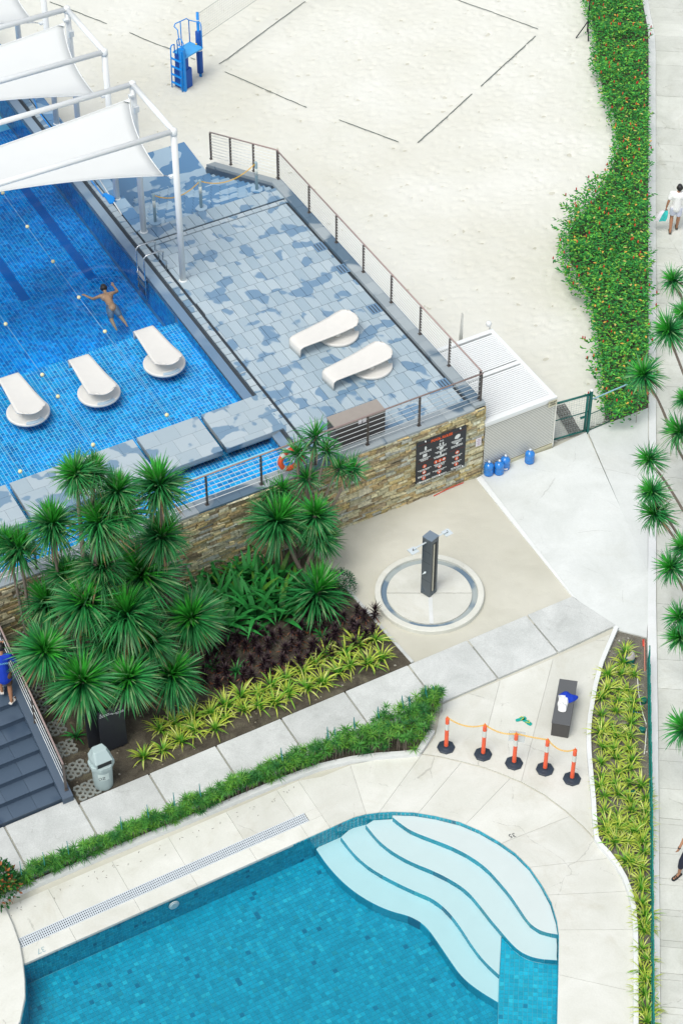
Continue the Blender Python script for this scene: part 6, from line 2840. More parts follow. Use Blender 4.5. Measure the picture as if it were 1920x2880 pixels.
# ---- feathery clipped hedge beside the lower pool
random.seed(31)
hed = empty('clipped_hedge', G(-10, -6.8, 0), 'feathery green hedge along the straight side of the lower pool', 'hedge')
mb, ms = MB(), MB()


def kerb_v(u):
    best = None
    for a, b_ in zip(KO[:-1], KO[1:]):
        ua_, va = toUV(a)
        ub_, vb = toUV(b_)
        if min(ua_, ub_) <= u <= max(ua_, ub_) and abs(ub_ - ua_) > 1e-5:
            v_ = lerp(va, vb, (u - ua_) / (ub_ - ua_))
            best = v_ if best is None else min(best, v_)
    return best if best is not None else -6.85


whorls = []
u = -18.0
while u < -5.25:
    vk = kerb_v(u)
    if u > -6.4:
        vk = max(vk, lerp(-7.5, -7.0, (u + 6.4) / 1.1))
    thick = (-6.6 - vk)
    dens = 9 if u < -8 else 9 + (u + 8) * 3.5
    for k in range(int(dens)):
        vv_ = lerp(vk - .06, -6.56, random.random())
        top = lerp(.62, .88, min(1, max(0, (u + 12) / 6)))
        zz = lerp(.12, top, random.random() ** .6) * (0.85 + .3 * noise.noise(Vector((u * 1.7, vv_ * 3, 0))))
        whorls.append((u + random.uniform(-.12, .12), vv_, max(.1, zz)))
    u += .16
for (u, v, z) in whorls:
    c = G(u, v, z)
    tone = random.random()
    rad = random.uniform(.15, .24)
    zf = min(1, z / .6)
    for i in range(17):
        az_ = 2 * math.pi * i / 17 + random.uniform(-.15, .15)
        el = R(random.uniform(-5, 55))
        c0 = jit((.022, .14, .03), .3)
        c1 = jit((.085, .30, .05), .4) if tone < .55 else (jit((.16, .40, .05), .3) if tone < .8 else jit((.03, .16, .04), .3))
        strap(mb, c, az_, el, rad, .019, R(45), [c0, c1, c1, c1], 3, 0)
    ms.tube([G(u + random.uniform(-.05, .05), v, .02), c], .006, 4, None, False)
tag(mb.build('foliage', M_leaf_soft, hed), kind='stuff')
tag(ms.build('stems', M_bark, hed), kind='stuff')

# wire fence hoops inside the hedge
t = empty('hedge_wire_fence', G(-8, -6.62, 0), 'teal wire fence with triangular hoops inside the clipped hedge', 'fence')
for (x, y) in [(1233, 1939), (1218, 1930), (1196, 1927), (1150, 1958), (1130, 1957), (1062, 1988), (995, 2018), (940, 2046), (920, 2044), (790, 2104), (560, 2205), (487, 2230), (413, 2264), (338, 2298), (188, 2367), (120, 2398), (55, 2424), (25, 2424)]:
    a = onV(x, y, -6.62)
    g0 = Vector((a.x, a.y, 0))
    zz = min(max(a.z, .55), 1.0)
    mb = MB()
    mb.tube([g0, g0 + ZV * (zz - .22), g0 + ZV * zz, g0 - V * .17 - U * .05 + ZV * (zz - .24), g0 + ZV * (zz - .24)], .0085, 5)
    mb.build('hoop', M_teal, t)
for zz in (.35, .12):
    mb = MB()
    mb.tube([G(-17, -6.62, zz), G(-5.3, -6.62, zz)], .007, 5)
    mb.build('line_wire', M_teal, t)

# ---- flowering shrub at the left picture edge
random.seed(41)


def leaf(mb, c, d, l, w, col, n):
    """small pointed oval leaf folded along its rib"""
    d = Vector(d).normalized()
    s_ = d.cross(Vector(n)).normalized()
    up_ = s_.cross(d)
    c = Vector(c)
    vv = [c, c + d * l * .35 + s_ * w / 2 + up_ * w * .12, c + d * l * .75 + s_ * w * .36 + up_ * w * .1, c + d * l, c + d * l * .75 - s_ * w * .36 + up_ * w * .1, c + d * l * .35 - s_ * w / 2 + up_ * w * .12]
    mb.add(vv, [(0, 1, 2, 3), (0, 3, 4, 5)], col)


def shrub(label, c, rad, n, cols, lsize, zs=1.0, extra=None):
    t = empty('round_shrub', c, label, 'shrub')
    mb = MB()
    for i in range(n):
        w = Vector((random.gauss(0, 1), random.gauss(0, 1), random.gauss(0, 1))).normalized()
        if w.z < -.3:
            w.z *= -1
        r_ = rad * random.uniform(.72, 1.03) * (1 + .16 * noise.noise(w * 3))
        p = Vector(c) + Vector((w.x * r_, w.y * r_, rad * .75 * zs + w.z * r_ * zs))
        d = (w + Vector((random.gauss(0, .6), random.gauss(0, .6), random.gauss(0, .4))))
        leaf(mb, p, d, lsize * random.uniform(.7, 1.2), lsize * .5, jit(random.choice(cols), .3), w)
    tag(mb.build('foliage', M_leaf_soft, t), kind='stuff')
    ms = MB()
    for k in range(8):
        w = 2 * math.pi * k / 8
        ms.tube([Vector(c), Vector(c) + Vector((math.cos(w) * rad * .5, math.sin(w) * rad * .5, rad * zs))], [.02, .008], 5)
    tag(ms.build('stems', M_bark, t), kind='stuff')
    return t


shrub('green shrub with orange young leaves at the left picture edge', P(-8, 2530), .52, 1500, [(.01, .10, .02), (.02, .16, .03), (.03, .2, .04), (.015, .12, .03), (.42, .14, .05), (.10, .22, .03)], .10, 1.25)
shrub('small round shrub with tiny pale flowers beside the shower', P(955, 1668), .42, 1500, [(.008, .09, .03), (.015, .13, .05), (.02, .17, .06), (.01, .11, .04), (.012, .10, .035), (.35, .42, .36)], .05, .95)

# ---- big hedge with red flowers beside the path
random.seed(51)
outl = [(1632, -90), (1640, 20), (1662, 90), (1664, 130), (1656, 165), (1680, 225), (1700, 300), (1722, 345), (1726, 390), (1716, 430), (1702, 480), (1660, 520), (1618, 560), (1590, 610), (1572, 655), (1568, 720), (1590, 770), (1634, 820), (1655, 880), (1668, 940), (1664, 1000), (1678, 1060), (1684, 1120), (1700, 1165), (1760, 1165), (1818, 1132), (1824, 1000), (1828, 800), (1824, 500), (1822, 200), (1810, 30), (1790, -90)]
OB = px(outl, .75)
xs = [p.x for p in OB]
ys = [p.y for p in OB]
t = empty('flowering_hedge', P(1740, 650), 'tall leafy hedge dotted with red flowers beside the path', 'hedge')
mb, mf = MB(), MB()
gcol = [(.03, .24, .045), (.045, .30, .05), (.08, .40, .06), (.03, .26, .055), (.14, .48, .06), (.02, .16, .035), (.24, .50, .06)]
cnt = 0
while cnt < 24000:
    x, y = random.uniform(min(xs), max(xs)), random.uniform(min(ys), max(ys))
    if not inside(x, y, OB):
        continue
    cnt += 1
    q = Vector((x, y, 0))
    ztop = .95 + .30 * noise.noise(q * 1.1) + .16 * noise.noise(q * 3.1)
    z = ztop * (1 - abs(random.gauss(0, .28)))
    if z < .05:
        z = random.uniform(.05, .5)
    # lower leaves pull in from the outline
    w = Vector((random.gauss(0, .8), random.gauss(0, .8) - .25, random.uniform(-.1, .9)))
    l = random.uniform(.07, .14)
    leaf(mb, (x, y, z), Vector((w.x, w.y, w.z * .5 - .15)), l, l * .45, jit(random.choice(gcol), .35), (w.x * .3, w.y * .3, 1))
    if cnt % 75 == 0 and z > ztop * .8:
        c = Vector((x, y, z + .05))
        mf.lathe([(.012, -.02), (.023, .01), (.019, .06), (0, .095)], c, 5, jit(random.choice([(.60, .04, .03), (.66, .09, .04), (.55, .03, .03)]), .2))
    if cnt % 210 == 0:
        leaf(mf, (x, y, ztop + .02), Vector((w.x, w.y, 0)), .13, .06, random.choice([(.6, .35, .05), (.5, .42, .12)]), (0, 0, 1))
# stray shoots along the edge
for k in range(70):
    i = random.randrange(len(OB) - 1)
    p = lerp(OB[i], OB[i + 1], random.random())
    cpt = sum(OB, Vector()) / len(OB)
    out_ = Vector((-1, random.uniform(-.5, .5), 0)) if p.x < 8.3 else Vector((1, random.uniform(-.5, .5), 0))
    out_.normalize()
    L_ = random.uniform(.12, .35) if p.x < 8.6 else random.uniform(.05, .18)
    for j in range(7):
        c = p + out_ * (L_ * j / 6) + ZV * (.12 * j / 6 + random.uniform(-.03, .03))
        w = out_ + Vector((random.gauss(0, .7), random.gauss(0, .7), random.gauss(0, .3)))
        leaf(mb, c, w, .12, .055, jit(random.choice(gcol), .3), (0, 0, 1))
    if random.random() < .35:
        mf.lathe([(.012, -.02), (.023, .01), (.019, .06), (0, .095)], p + out_ * L_ + ZV * .15, 5, (.42, .03, .02))
tag(mb.build('foliage', M_leaf_soft, t), kind='stuff')
tag(mf.build('flowers', attr_mat('petal', .5), t), kind='stuff')
ms = MB()
for k in range(260):
    i = random.random()
    x, y = random.uniform(min(xs), max(xs)), random.uniform(min(ys), max(ys))
    if inside(x, y, OB):
        ms.tube([(x, y, 0), (x + random.uniform(-.1, .1), y + random.uniform(-.1, .1), .85)], .008, 4, None, False)
tag(ms.build('stems', M_bark, t), kind='stuff')
mb = MB()
mb.prism(px([(1640, -90), (1672, 100), (1690, 235), (1735, 345), (1740, 420), (1690, 540), (1600, 650), (1600, 730), (1660, 840), (1690, 1000), (1700, 1180), (1757, 1188), (1822, 1148), (1822, 90), (1805, 0)]), -.02, .035)
structure('hedge_soil', mb, M_soil)

# ---- green fence along the bed by the path
t = empty('picket_fence', P(1822, 1815), 'green metal picket fence between the striped plants and the path kerb', 'fence')
fpts = px([(1819, 1868), (1823, 2100), (1827, 2400), (1830, 2880)])
fpts.append(fpts[-1] + ext)
dists = [0]
for a, b_ in zip(fpts[:-1], fpts[1:]):
    dists.append(dists[-1] + (b_ - a).length)


def along(s_):
    for i in range(len(fpts) - 1):
        if s_ <= dists[i + 1]:
            return lerp(fpts[i], fpts[i + 1], (s_ - dists[i]) / (dists[i + 1] - dists[i]))
    return fpts[-1]


pk = MB()
pk.box((0, 0, .3), (.006, 0, 0), (0, .016, 0), ZV * .3)
pkm = pk.mesh('picket', M_green)
M_greenl = simple('fence_teal', (0.0, 0.22, 0.18), .45)
s_ = 0.0
while s_ < 15:
    p0_, p1_ = along(s_), along(min(s_ + .62, 15.2))
    d = (p1_ - p0_).normalized()
    w = Vector((-d.y, d.x, 0))
    for k in range(6):
        o = bpy.data.objects.new('picket', pkm)
        link(o)
        o.location = lerp(p0_, p1_, (k + .5) / 6)
        o.scale = (1, 1, 1.0 + (.16 if k < 3 else .02))
        o.rotation_euler = (0, 0, math.atan2(d.y, d.x) - math.pi / 2)
        o.parent = t
        o.matrix_parent_inverse = Matrix.Translation(-t.location)
    mb = MB()
    mb.tube([p0_ + ZV * .66, lerp(p0_, p1_, .5) + ZV * .66, lerp(p0_, p1_, .52) + ZV * .58, p1_ + ZV * .58], .017, 6)
    mb.tube([p0_ + ZV * .2, p1_ + ZV * .2], .012, 6)
    mb.build('rail', M_greenl, t)
    s_ += .62

# ---- odds and ends in the bed by the path
M_valve = simple('valve_green', (0.0, 0.13, 0.10), .5)
for (x, y, r_, h, lab) in ((1809, 1975, .075, .10, 'round green valve cover, the upper of two at the picket fence'), (1805, 2057, .078, .10, 'round green valve cover, the lower of two at the picket fence'), (1778, 1878, .055, .05, 'small green valve lid below the cement bag')):
    c = P(x, y, 0)
    t = empty('valve_box', c, lab, 'valve box', 'round green valve covers')
    mb = MB()
    mb.lathe([(r_, 0), (r_, h), (r_ - .01, h + .008)], c, 18)
    mb.build('rim', M_valve, t)
    mb = MB()
    mb.lathe([(r_ - .012, h + .009), (r_ - .02, h + .016), (.02, h + .016), (.018, h + .03), (0, h + .03)], c, 18)
    mb.build('lid', M_valve, t)
c = P(1770, 1862)
t = empty('valve_box', c, 'round green valve box with a crumpled grey bag on top', 'valve box')
mb = MB()
mb.lathe([(.12, 0), (.115, .14), (.09, .14), (.09, .05)], c, 20)
mb.build('rim', M_valve, t)
cloth('crumpled_bag', [(1760, 1852), (1772, 1836), (1785, 1838), (1786, 1852), (1778, 1858), (1768, 1857)], .15, simple('bag_grey', (.42, .41, .38), .8, var=.2, scale=20), 'crumpled grey cement bag lying on a round green valve box', 'bag', .09, 9)
mb = MB()
mb.box(P(1777, 2230, .05) - ZV * .02, (.09, 0, 0), (0, .05, 0), ZV * .05)
tag(bevel(mb.build('valve_box', M_valve), .01), 'small rectangular green valve box among the striped plants', 'valve box')
for (pts, r_, m_, lab) in (([(1792, 1888), (1793, 1930), (1798, 1970), (1806, 2005), (1817, 2038)], .013, M_louv, 'thin white plastic pipe bending between the plants and the fence'), ([(1817, 2050), (1815, 2090), (1811, 2122)], .013, M_louv, 'short straight white plastic pipe beside the fence'), ([(1812, 1798), (1812, 1850), (1813, 1888)], .016, simple('pipe_salmon', (.55, .22, .16), .6), 'salmon coloured pipe along the kerb at the top of the bed'), ([(1808, 1799), (1809, 1818)], .022, M_red, 'short red pipe end at the top of the bed'), ([(1780, 2002), (1801, 2009)], .02, simple('pipe_blue', (.0, .17, .5), .5), 'short blue pipe offcut among the striped plants')):
    mb = MB()
    mb.tube(smooth_curve(px(pts, .03), 1), r_, 7)
    tag(mb.build('pipe', m_, None, True), lab, 'pipe')
# pool depth numbers on the paving
text('depth_mark', '35', .17, P(1437, 2346, 0) + ZV * .001, -Vector((.80, .28, 0)), -Vector((-.28, .80, 0)), M_dark, None, .002, 'CENTER')
tag(bpy.data.objects['depth_mark'], "dark painted depth number 35 on the paving above the curved steps", 'marking')
o = text('depth_mark', '37', .20, G(-16.42, -8.35, 0.001), -U, V * -1, simple('mark_faded', (.30, .42, .44), .8), None, .002, 'CENTER')
tag(o, 'faded painted depth number 37 on the paving at the left end of the grating', 'marking')
# fallen leaves and litter on the paving
random.seed(77)
M_litter = attr_mat('litter', .8)
mb = MB()
for k in range(46):
    u = random.uniform(-17, -9.5)
    v = -7.06 - abs(random.gauss(0, .16))
    leaf(mb, G(u, v, .004 if v > -7.88 else .003), Vector((random.gauss(0, 1), random.gauss(0, 1), 0)), random.uniform(.03, .08), .012, random.choice([(.05, .03, .015), (.10, .06, .02), (.03, .02, .01)]), (0, 0, 1))
for k in range(60):
    u, v = random.uniform(-14, -5.3), random.uniform(-5.0, -.4)
    leaf(mb, G(u, v, .035), Vector((random.gauss(0, 1), random.gauss(0, 1), 0)), random.uniform(.05, .12), .03, random.choice([(.12, .07, .03), (.2, .13, .05), (.3, .25, .08)]), (0, 0, 1))
o = mb.build('fallen_leaves', M_litter)
tag(o, 'small brown fallen leaves scattered along the hedge kerb and in the bed', 'leaves', None, 'stuff')
random.seed(78)
mb = MB()
for k in range(500):
    x, y = random.uniform(1650, 1825), random.uniform(1790, 2880)
    if x < kerb_px(y) + 16:
        continue
    p = P(x, y, 0)
    r_ = random.uniform(.006, .022)
    mb.box(p + ZV * .002, Vector((r_, r_ * .3, 0)), Vector((-r_ * .3, r_ * .8, 0)), ZV * r_ * .6, random.choice([(.3, .3, .27), (.42, .41, .38), (.2, .17, .13), (.5, .5, .47)]))
for k in range(420):
    p = G(random.uniform(-14.1, -5.3), random.uniform(-5.05, -.2), .03)
    r_ = random.uniform(.008, .026)
    mb.box(p, Vector((r_, r_ * .3, 0)), Vector((-r_ * .3, r_ * .8, 0)), ZV * r_ * .6, random.choice([(.16, .14, .10), (.22, .2, .15), (.09, .07, .05), (.3, .29, .24)]))
tag(mb.build('pebbles', M_litter), 'loose pebbles and rubble on the soil of the planting beds', 'pebbles', None, 'stuff')
# louvre panel leaning at the bed's far left
c = onV(28, 1800, -.5)
t = empty('vent_panel', G(-14.0, -.6, 0), 'grey slatted vent panel in the corner between stairs and wall', 'vent')
va, vb_ = P(10, 1800, .35), P(50, 1782, .35)
for k in range(8):
    mb = MB()
    o_ = Vector((0.02 * k, -.09 * k, 0))
    mb.add([va + o_, vb_ + o_, vb_ + o_ + Vector((.01, -.05, .03)), va + o_ + Vector((.01, -.05, .03))], [(0, 1, 2, 3)])
    mb.build('slat', M_postg, t)
mb = MB()
mb.box((va + vb_) / 2 + ZV * .05 + Vector((0, .06, 0)), (vb_ - va) / 2, Vector((0, .06, 0)), ZV * .02)
mb.build('top_rail', M_coping, t)


# ================================================================== PEOPLE
def capsule(mb, p0, r0, p1, r1, n=12):
    p0, p1 = Vector(p0), Vector(p1)
    d = (p1 - p0)
    L = d.length
    d = d / L if L > 1e-6 else ZV.copy()
    path_, rs = [], []
    for k in range(4):
        a = R(90 - 30 * k) if k else R(89)
        path_.append(p0 - d * (r0 * math.sin(a)))
        rs.append(max(.002, r0 * math.cos(a)))
    for k in range(4):
        a = R(30 * k) if k < 3 else R(89)
        path_.append(p1 + d * (r1 * math.sin(a)))
        rs.append(max(.002, r1 * math.cos(a)))
    mb.tube(path_, rs, n)


def fused(name, segs, mat, parent, voxel=.013, smooth=4):
    """join overlapping limbs into one continuous skin"""
    mb = MB()
    for s_ in segs:
        capsule(mb, *s_)
    me = mb.mesh('tmp', mat)
    o = bpy.data.objects.new('tmp', me)
    COL.objects.link(o)
    r_ = o.modifiers.new('r', 'REMESH')
    r_.mode = 'VOXEL'
    r_.voxel_size = voxel
    sm = o.modifiers.new('s', 'SMOOTH')
    sm.factor = .5
    sm.iterations = smooth
    dg = bpy.context.evaluated_depsgraph_get()
    me2 = bpy.data.meshes.new_from_object(o.evaluated_get(dg))
    bpy.data.objects.remove(o)
    me2.materials.clear()
    me2.materials.append(mat)
    me2.polygons.foreach_set('use_smooth', [True] * len(me2.polygons))
    me2.name = name
    o = bpy.data.objects.new(name, me2)
    link(o)
    wpar(o, parent)
    return o


def hand_segs(wrist, fdir, side, curl=.5, s_=1.0):
    """palm, four fingers of unequal length and a thumb"""
    f = Vector(fdir).normalized()
    sd_ = Vector(side)
    sd_ = (sd_ - f * sd_.dot(f)).normalized()
    nn = f.cross(sd_)
    w = Vector(wrist)
    kn = w + f * .085 * s_
    out = [(w, .024 * s_, kn + sd_ * .018 * s_, .022 * s_), (w, .024 * s_, kn - sd_ * .018 * s_, .021 * s_), (kn + sd_ * .02 * s_, .02 * s_, kn - sd_ * .022 * s_, .019 * s_)]
    for k, l in enumerate((.072, .08, .074, .058)):
        b0 = kn + sd_ * ((.030 - .020 * k) * s_)
        m_ = b0 + (f * math.cos(curl * .5) + nn * math.sin(curl * .5)) * (l * .5 * s_)
        e = m_ + (f * math.cos(curl * 1.5) + nn * math.sin(curl * 1.5)) * (l * .5 * s_)
        out += [(b0, .0095 * s_, m_, .009 * s_), (m_, .009 * s_, e, .0075 * s_)]
    tb = w + f * .03 * s_ + sd_ * .025 * s_
    tm_ = tb + (f * .6 + sd_ * .7).normalized() * .038 * s_
    out += [(tb, .012 * s_, tm_, .0105 * s_), (tm_, .0105 * s_, tm_ + (f * .9 + sd_ * .25 + nn * .3).normalized() * .03 * s_, .0085 * s_)]
    return out


def head_segs(c, face, up_=ZV):
    f = Vector(face).normalized()
    u_ = Vector(up_).normalized()
    sd_ = f.cross(u_).normalized()
    c = Vector(c)
    return [(c - f * .02 + u_ * .01, .088, c + f * .015 + u_ * .005, .086), (c + f * .03 - u_ * .07, .058, c + f * .045 - u_ * .085, .045),
            (c + f * .095 - u_ * .0, .012, c + f * .105 - u_ * .03, .016), (c + f * .088 - u_ * .062, .016, c + f * .088 - u_ * .062 + sd_ * .012, .014),
            (c + f * .078 + u_ * .018 + sd_ * .035, .016, c + f * .078 + u_ * .018 + sd_ * .04, .014), (c + f * .078 + u_ * .018 - sd_ * .035, .016, c + f * .078 + u_ * .018 - sd_ * .04, .014),
            (c + sd_ * .088 + u_ * .012, .022, c + sd_ * .09 - u_ * .022, .016), (c - sd_ * .088 + u_ * .012, .022, c - sd_ * .09 - u_ * .022, .016)]


def hair_segs(c, face, up_=ZV, low=.03):
    f = Vector(face).normalized()
    u_ = Vector(up_).normalized()
    sd_ = f.cross(u_).normalized()
    c = Vector(c)
    return [(c - f * .025 + u_ * .028, .093, c + f * .022 + u_ * .035, .082), (c - f * .05 - u_ * low, .070, c - f * .03 + u_ * .02, .088), (c - f * .02 + sd_ * .02, .085, c - f * .02 - sd_ * .02, .085)]


# --- man walking away along the path with a bag
ft = P(1893, 650)
ft.z = -.01
X_, Y_ = Vector((1, -.08, 0)).normalized(), Vector((.08, 1, 0)).normalized()


def m1(x, y, z):
    return ft + X_ * x + Y_ * y + ZV * z


t = empty('person', ft, 'person in white T-shirt and pale shorts walking away with a bag', 'person')
hipL, hipR = m1(-.085, 0, .90), m1(.085, 0, .90)
kL, kR = m1(-.10, .10, .50), m1(.10, .03, .50)
aL, aR = m1(-.11, -.10, .10), m1(.10, .16, .10)
shL, shR = m1(-.185, .03, 1.40), m1(.185, .03, 1.40)
eL, eR = m1(-.26, -.01, 1.13), m1(.25, .02, 1.12)
wL_, wR_ = m1(-.30, .03, .88), m1(.27, .12, .90)
hc = m1(.03, .06, 1.60)
seg = [(m1(0, 0, .92), .135, m1(0, 0, 1.12), .12), (m1(-.07, .02, 1.32), .12, m1(.07, .02, 1.32), .12), (m1(0, 0, 1.1), .12, m1(0, .02, 1.3), .13), (shL, .06, shR, .06),
       (m1(0, .03, 1.40), .058, m1(.02, .045, 1.53), .054), (hipL, .09, kL, .058), (kL, .056, lerp(kL, aL, .3), .06), (lerp(kL, aL, .3), .06, aL, .038), (hipR, .09, kR, .058), (kR, .056, lerp(kR, aR, .3), .06), (lerp(kR, aR, .3), .06, aR, .038),
       (aL - ZV * .06, .034, aL + Y_ * .16 - ZV * .075, .03), (aR - ZV * .05, .034, aR + Y_ * .16 - ZV * .07, .03), (aL, .038, aL - ZV * .06, .036), (aR, .038, aR - ZV * .05, .036),
       (shL, .052, eL, .042), (eL, .042, wL_, .03), (shR, .052, eR, .042), (eR, .042, wR_, .03)]
seg += hand_segs(wL_, (-.1, .1, -1), (.2, 1, 0), 1.3) + hand_segs(wR_, (0, .15, -1), (0, 1, 0), .5) + head_segs(hc, Y_)
fused('body', seg, M_skin, t)
fused('hair', hair_segs(hc, Y_), M_hair, t)
fused('shirt', [(m1(0, 0, .90), .155, m1(0, 0, 1.12), .14), (m1(-.09, 0, .92), .10, m1(.09, 0, .92), .10), (m1(-.07, .02, 1.32), .135, m1(.07, .02, 1.32), .135), (m1(0, 0, 1.1), .14, m1(0, .02, 1.3), .145), (shL, .075, shR, .075), (shL, .072, lerp(shL, eL, .62), .072), (shR, .072, lerp(shR, eR, .62), .072), (shL, .07, m1(-.08, .02, 1.25), .11), (shR, .07, m1(.08, .02, 1.25), .11)], M_tee, t)
fused('shorts', [(m1(-.06, 0, .90), .125, m1(.06, 0, .90), .125), (hipL, .11, lerp(hipL, kL, .62), .098), (hipR, .11, lerp(hipR, kR, .62), .098)], M_shorts, t)
M_sole = simple('sandal_sole', (.09, .085, .07), .7)
for a in (aL, aR):
    mb = MB()
    hl = .0 if a is aL else .0
    zz = .0 if a is aR else .012
    mb.prism([a + X_ * x + Y_ * y for x, y in ((-.04, -.07), (.04, -.07), (.048, .1), (.04, .2), (0, .23), (-.04, .2), (-.048, .1))], -.008 + zz, .012 + zz)
    mb.build('sandal', M_sole, t)
# the bag he carries
bc = wL_ + Vector((-.12, -.02, -.30))
t = empty('carrier_bag', Vector((bc.x, bc.y, bc.z)), 'white and turquoise carrier bag held by the walking person', 'bag')
mb = MB()
M_bag = simple('bag_turquoise', (.03, .50, .48), .4, var=.5, scale=14)
top, bot = bc + ZV * .22 + Vector((.05, 0, 0)), bc - ZV * .16
vv = []
for zz, wx, wy, ox in ((.20, .07, .02, .10), (.10, .13, .05, .05), (-.05, .17, .07, 0.0), (-.17, .17, .07, -.04)):
    for (a, b_) in ((-1, -1), (-.3, -1.25), (.4, -.9), (1, -1), (1, 1), (-1, 1)):
        vv.append(bc + Vector((ox + a * wx, b_ * wy, zz)))
ff = []
for i in range(3):
    for k in range(6):
        kk = (k + 1) % 6
        ff.append((i * 6 + k, i * 6 + kk, i * 6 + 6 + kk, i * 6 + 6 + k))
ff.append((18, 19, 20, 21, 22, 23))
mb.add(vv, ff)
for i, f in enumerate(mb.f):
    mb.m[i] = 0 if (i % 6) in (1, 2, 3) else 1
bevel(mb.build('bag_body', [M_bag, M_paper], t), .01)
mb = MB()
mb.tube([bc + Vector((.04, 0, .2)), wL_ - ZV * .09, bc + Vector((.14, .02, .2))], .008, 5)
mb.build('handle', M_paper, t)

# --- lifeguard on the garden stairs
k_ = 6
foot = P(8, 1972, 1.0)
uu, vv_ = toUV(foot)
kst = int((vv_ + 4.86) / LR)
zst = (kst + 1) * LH
foot = P(22, 1978, zst)
foot.z = zst
Xs, Ys = Vector((.97, .2, 0)).normalized(), Vector((-.2, .97, 0)).normalized()


def m2(x, y, z):
    return foot + Xs * x + Ys * y + ZV * z


t = empty('person', foot, 'person in blue shirt with lettering climbing the dark stairs, hand on head', 'person')
hipL, hipR = m2(-.08, .12, .86), m2(.09, .10, .86)
kR, aR = m2(.10, .12, .46), m2(.09, 0.0, .09)
kL, aL = m2(-.11, .30, .58), m2(-.10, .22, .09 + LH)
sc = m2(.0, .24, 1.34)
shL, shR = sc + Xs * -.19, sc + Xs * .19
hc = sc + Ys * .10 + ZV * .24 + Xs * .04
eL, wL_ = shL + Xs * -.10 + Ys * .06 + ZV * .16, hc + Xs * -.07 + Ys * .05 + ZV * .10
eR, wR_ = shR + Xs * .14 - ZV * .20, shR + Xs * .22 + Ys * .16 - ZV * .36
seg = [(lerp(hipL, hipR, .5), .135, m2(0, .16, 1.08), .12), (m2(0, .16, 1.06), .12, m2(0, .22, 1.26), .13), (sc + Xs * -.07 - ZV * .08, .12, sc + Xs * .07 - ZV * .08, .12), (shL, .06, shR, .06), (sc, .058, hc - ZV * .07, .054),
       (hipL, .09, kL, .058), (kL, .058, aL, .038), (hipR, .09, kR, .058), (kR, .056, lerp(kR, aR, .35), .06), (lerp(kR, aR, .35), .06, aR, .038),
       (aL, .038, aL - ZV * .05, .036), (aR, .038, aR - ZV * .05, .036), (aL - ZV * .055, .034, aL + Ys * .15 - ZV * .065, .03), (aR - ZV * .055, .034, aR + Ys * .12 + Xs * .1 - ZV * .065, .03),
       (shL, .052, eL, .042), (eL, .042, wL_, .03), (shR, .052, eR, .042), (eR, .042, wR_, .03)]
seg += hand_segs(wL_, (.9, .1, -.1), (.0, 1, 0), .5) + hand_segs(wR_, (.5, .6, -.3), (0, .5, 1), .8) + head_segs(hc, Ys + Xs * .3)
fused('body', seg, M_skin, t)
fused('hair', hair_segs(hc, Ys + Xs * .3, ZV, .0), M_hair, t)
fused('shirt', [(lerp(hipL, hipR, .5) - ZV * .10, .165, m2(0, .16, 1.08), .15), (hipL - ZV * .1, .11, hipR - ZV * .1, .11), (m2(0, .16, 1.06), .145, m2(0, .22, 1.26), .145), (sc + Xs * -.07 - ZV * .08, .137, sc + Xs * .07 - ZV * .08, .137), (shL, .075, shR, .075), (shL, .07, lerp(shL, eL, .95), .062), (shR, .07, lerp(shR, eR, .95), .06), (lerp(shL, eL, .9), .06, lerp(eL, wL_, .2), .056)], M_bluetee, t)
fused('shorts', [(hipL, .115, hipR, .115), (hipL, .11, lerp(hipL, kL, .7), .09), (hipR, .11, lerp(hipR, kR, .7), .092)], M_brown, t)
bk = sc - Ys * .175 - ZV * .10
text('shirt_lettering', 'LIFEGUARD', .062, bk - Xs * .17 + ZV * .02, Xs, (ZV + Ys * .35), simple('print_cyan', (.2, .55, .75), .6), t, .004)
for a, dd in ((aL, Ys), (aR, (Ys * .8 + Xs * .6).normalized())):
    mb = MB()
    w = Vector((-dd.y, dd.x, 0))
    b0 = a - ZV * .088
    mb.prism([b0 + w * x + dd * y for x, y in ((-.04, -.07), (.04, -.07), (.052, .09), (.045, .18), (0, .2), (-.045, .18), (-.052, .09))], b0.z, b0.z + .025)
    mb.tube([b0 + w * .05 + dd * .07 + ZV * .02, b0 + dd * .08 + ZV * .085, b0 - w * .05 + dd * .07 + ZV * .02], .028, 8)
    bevel(mb.build('slipper', M_shell, t), .005)

# --- person at the right edge of the path
ft = P(1935, 2458)
ft.z = -.01
Fd = Vector((-.75, -.66, 0)).normalized()
Sd = Vector((-Fd.y, Fd.x, 0))


def m3(x, y, z):      # x to the person's right, y forwards
    return ft - Sd * x + Fd * y + ZV * z


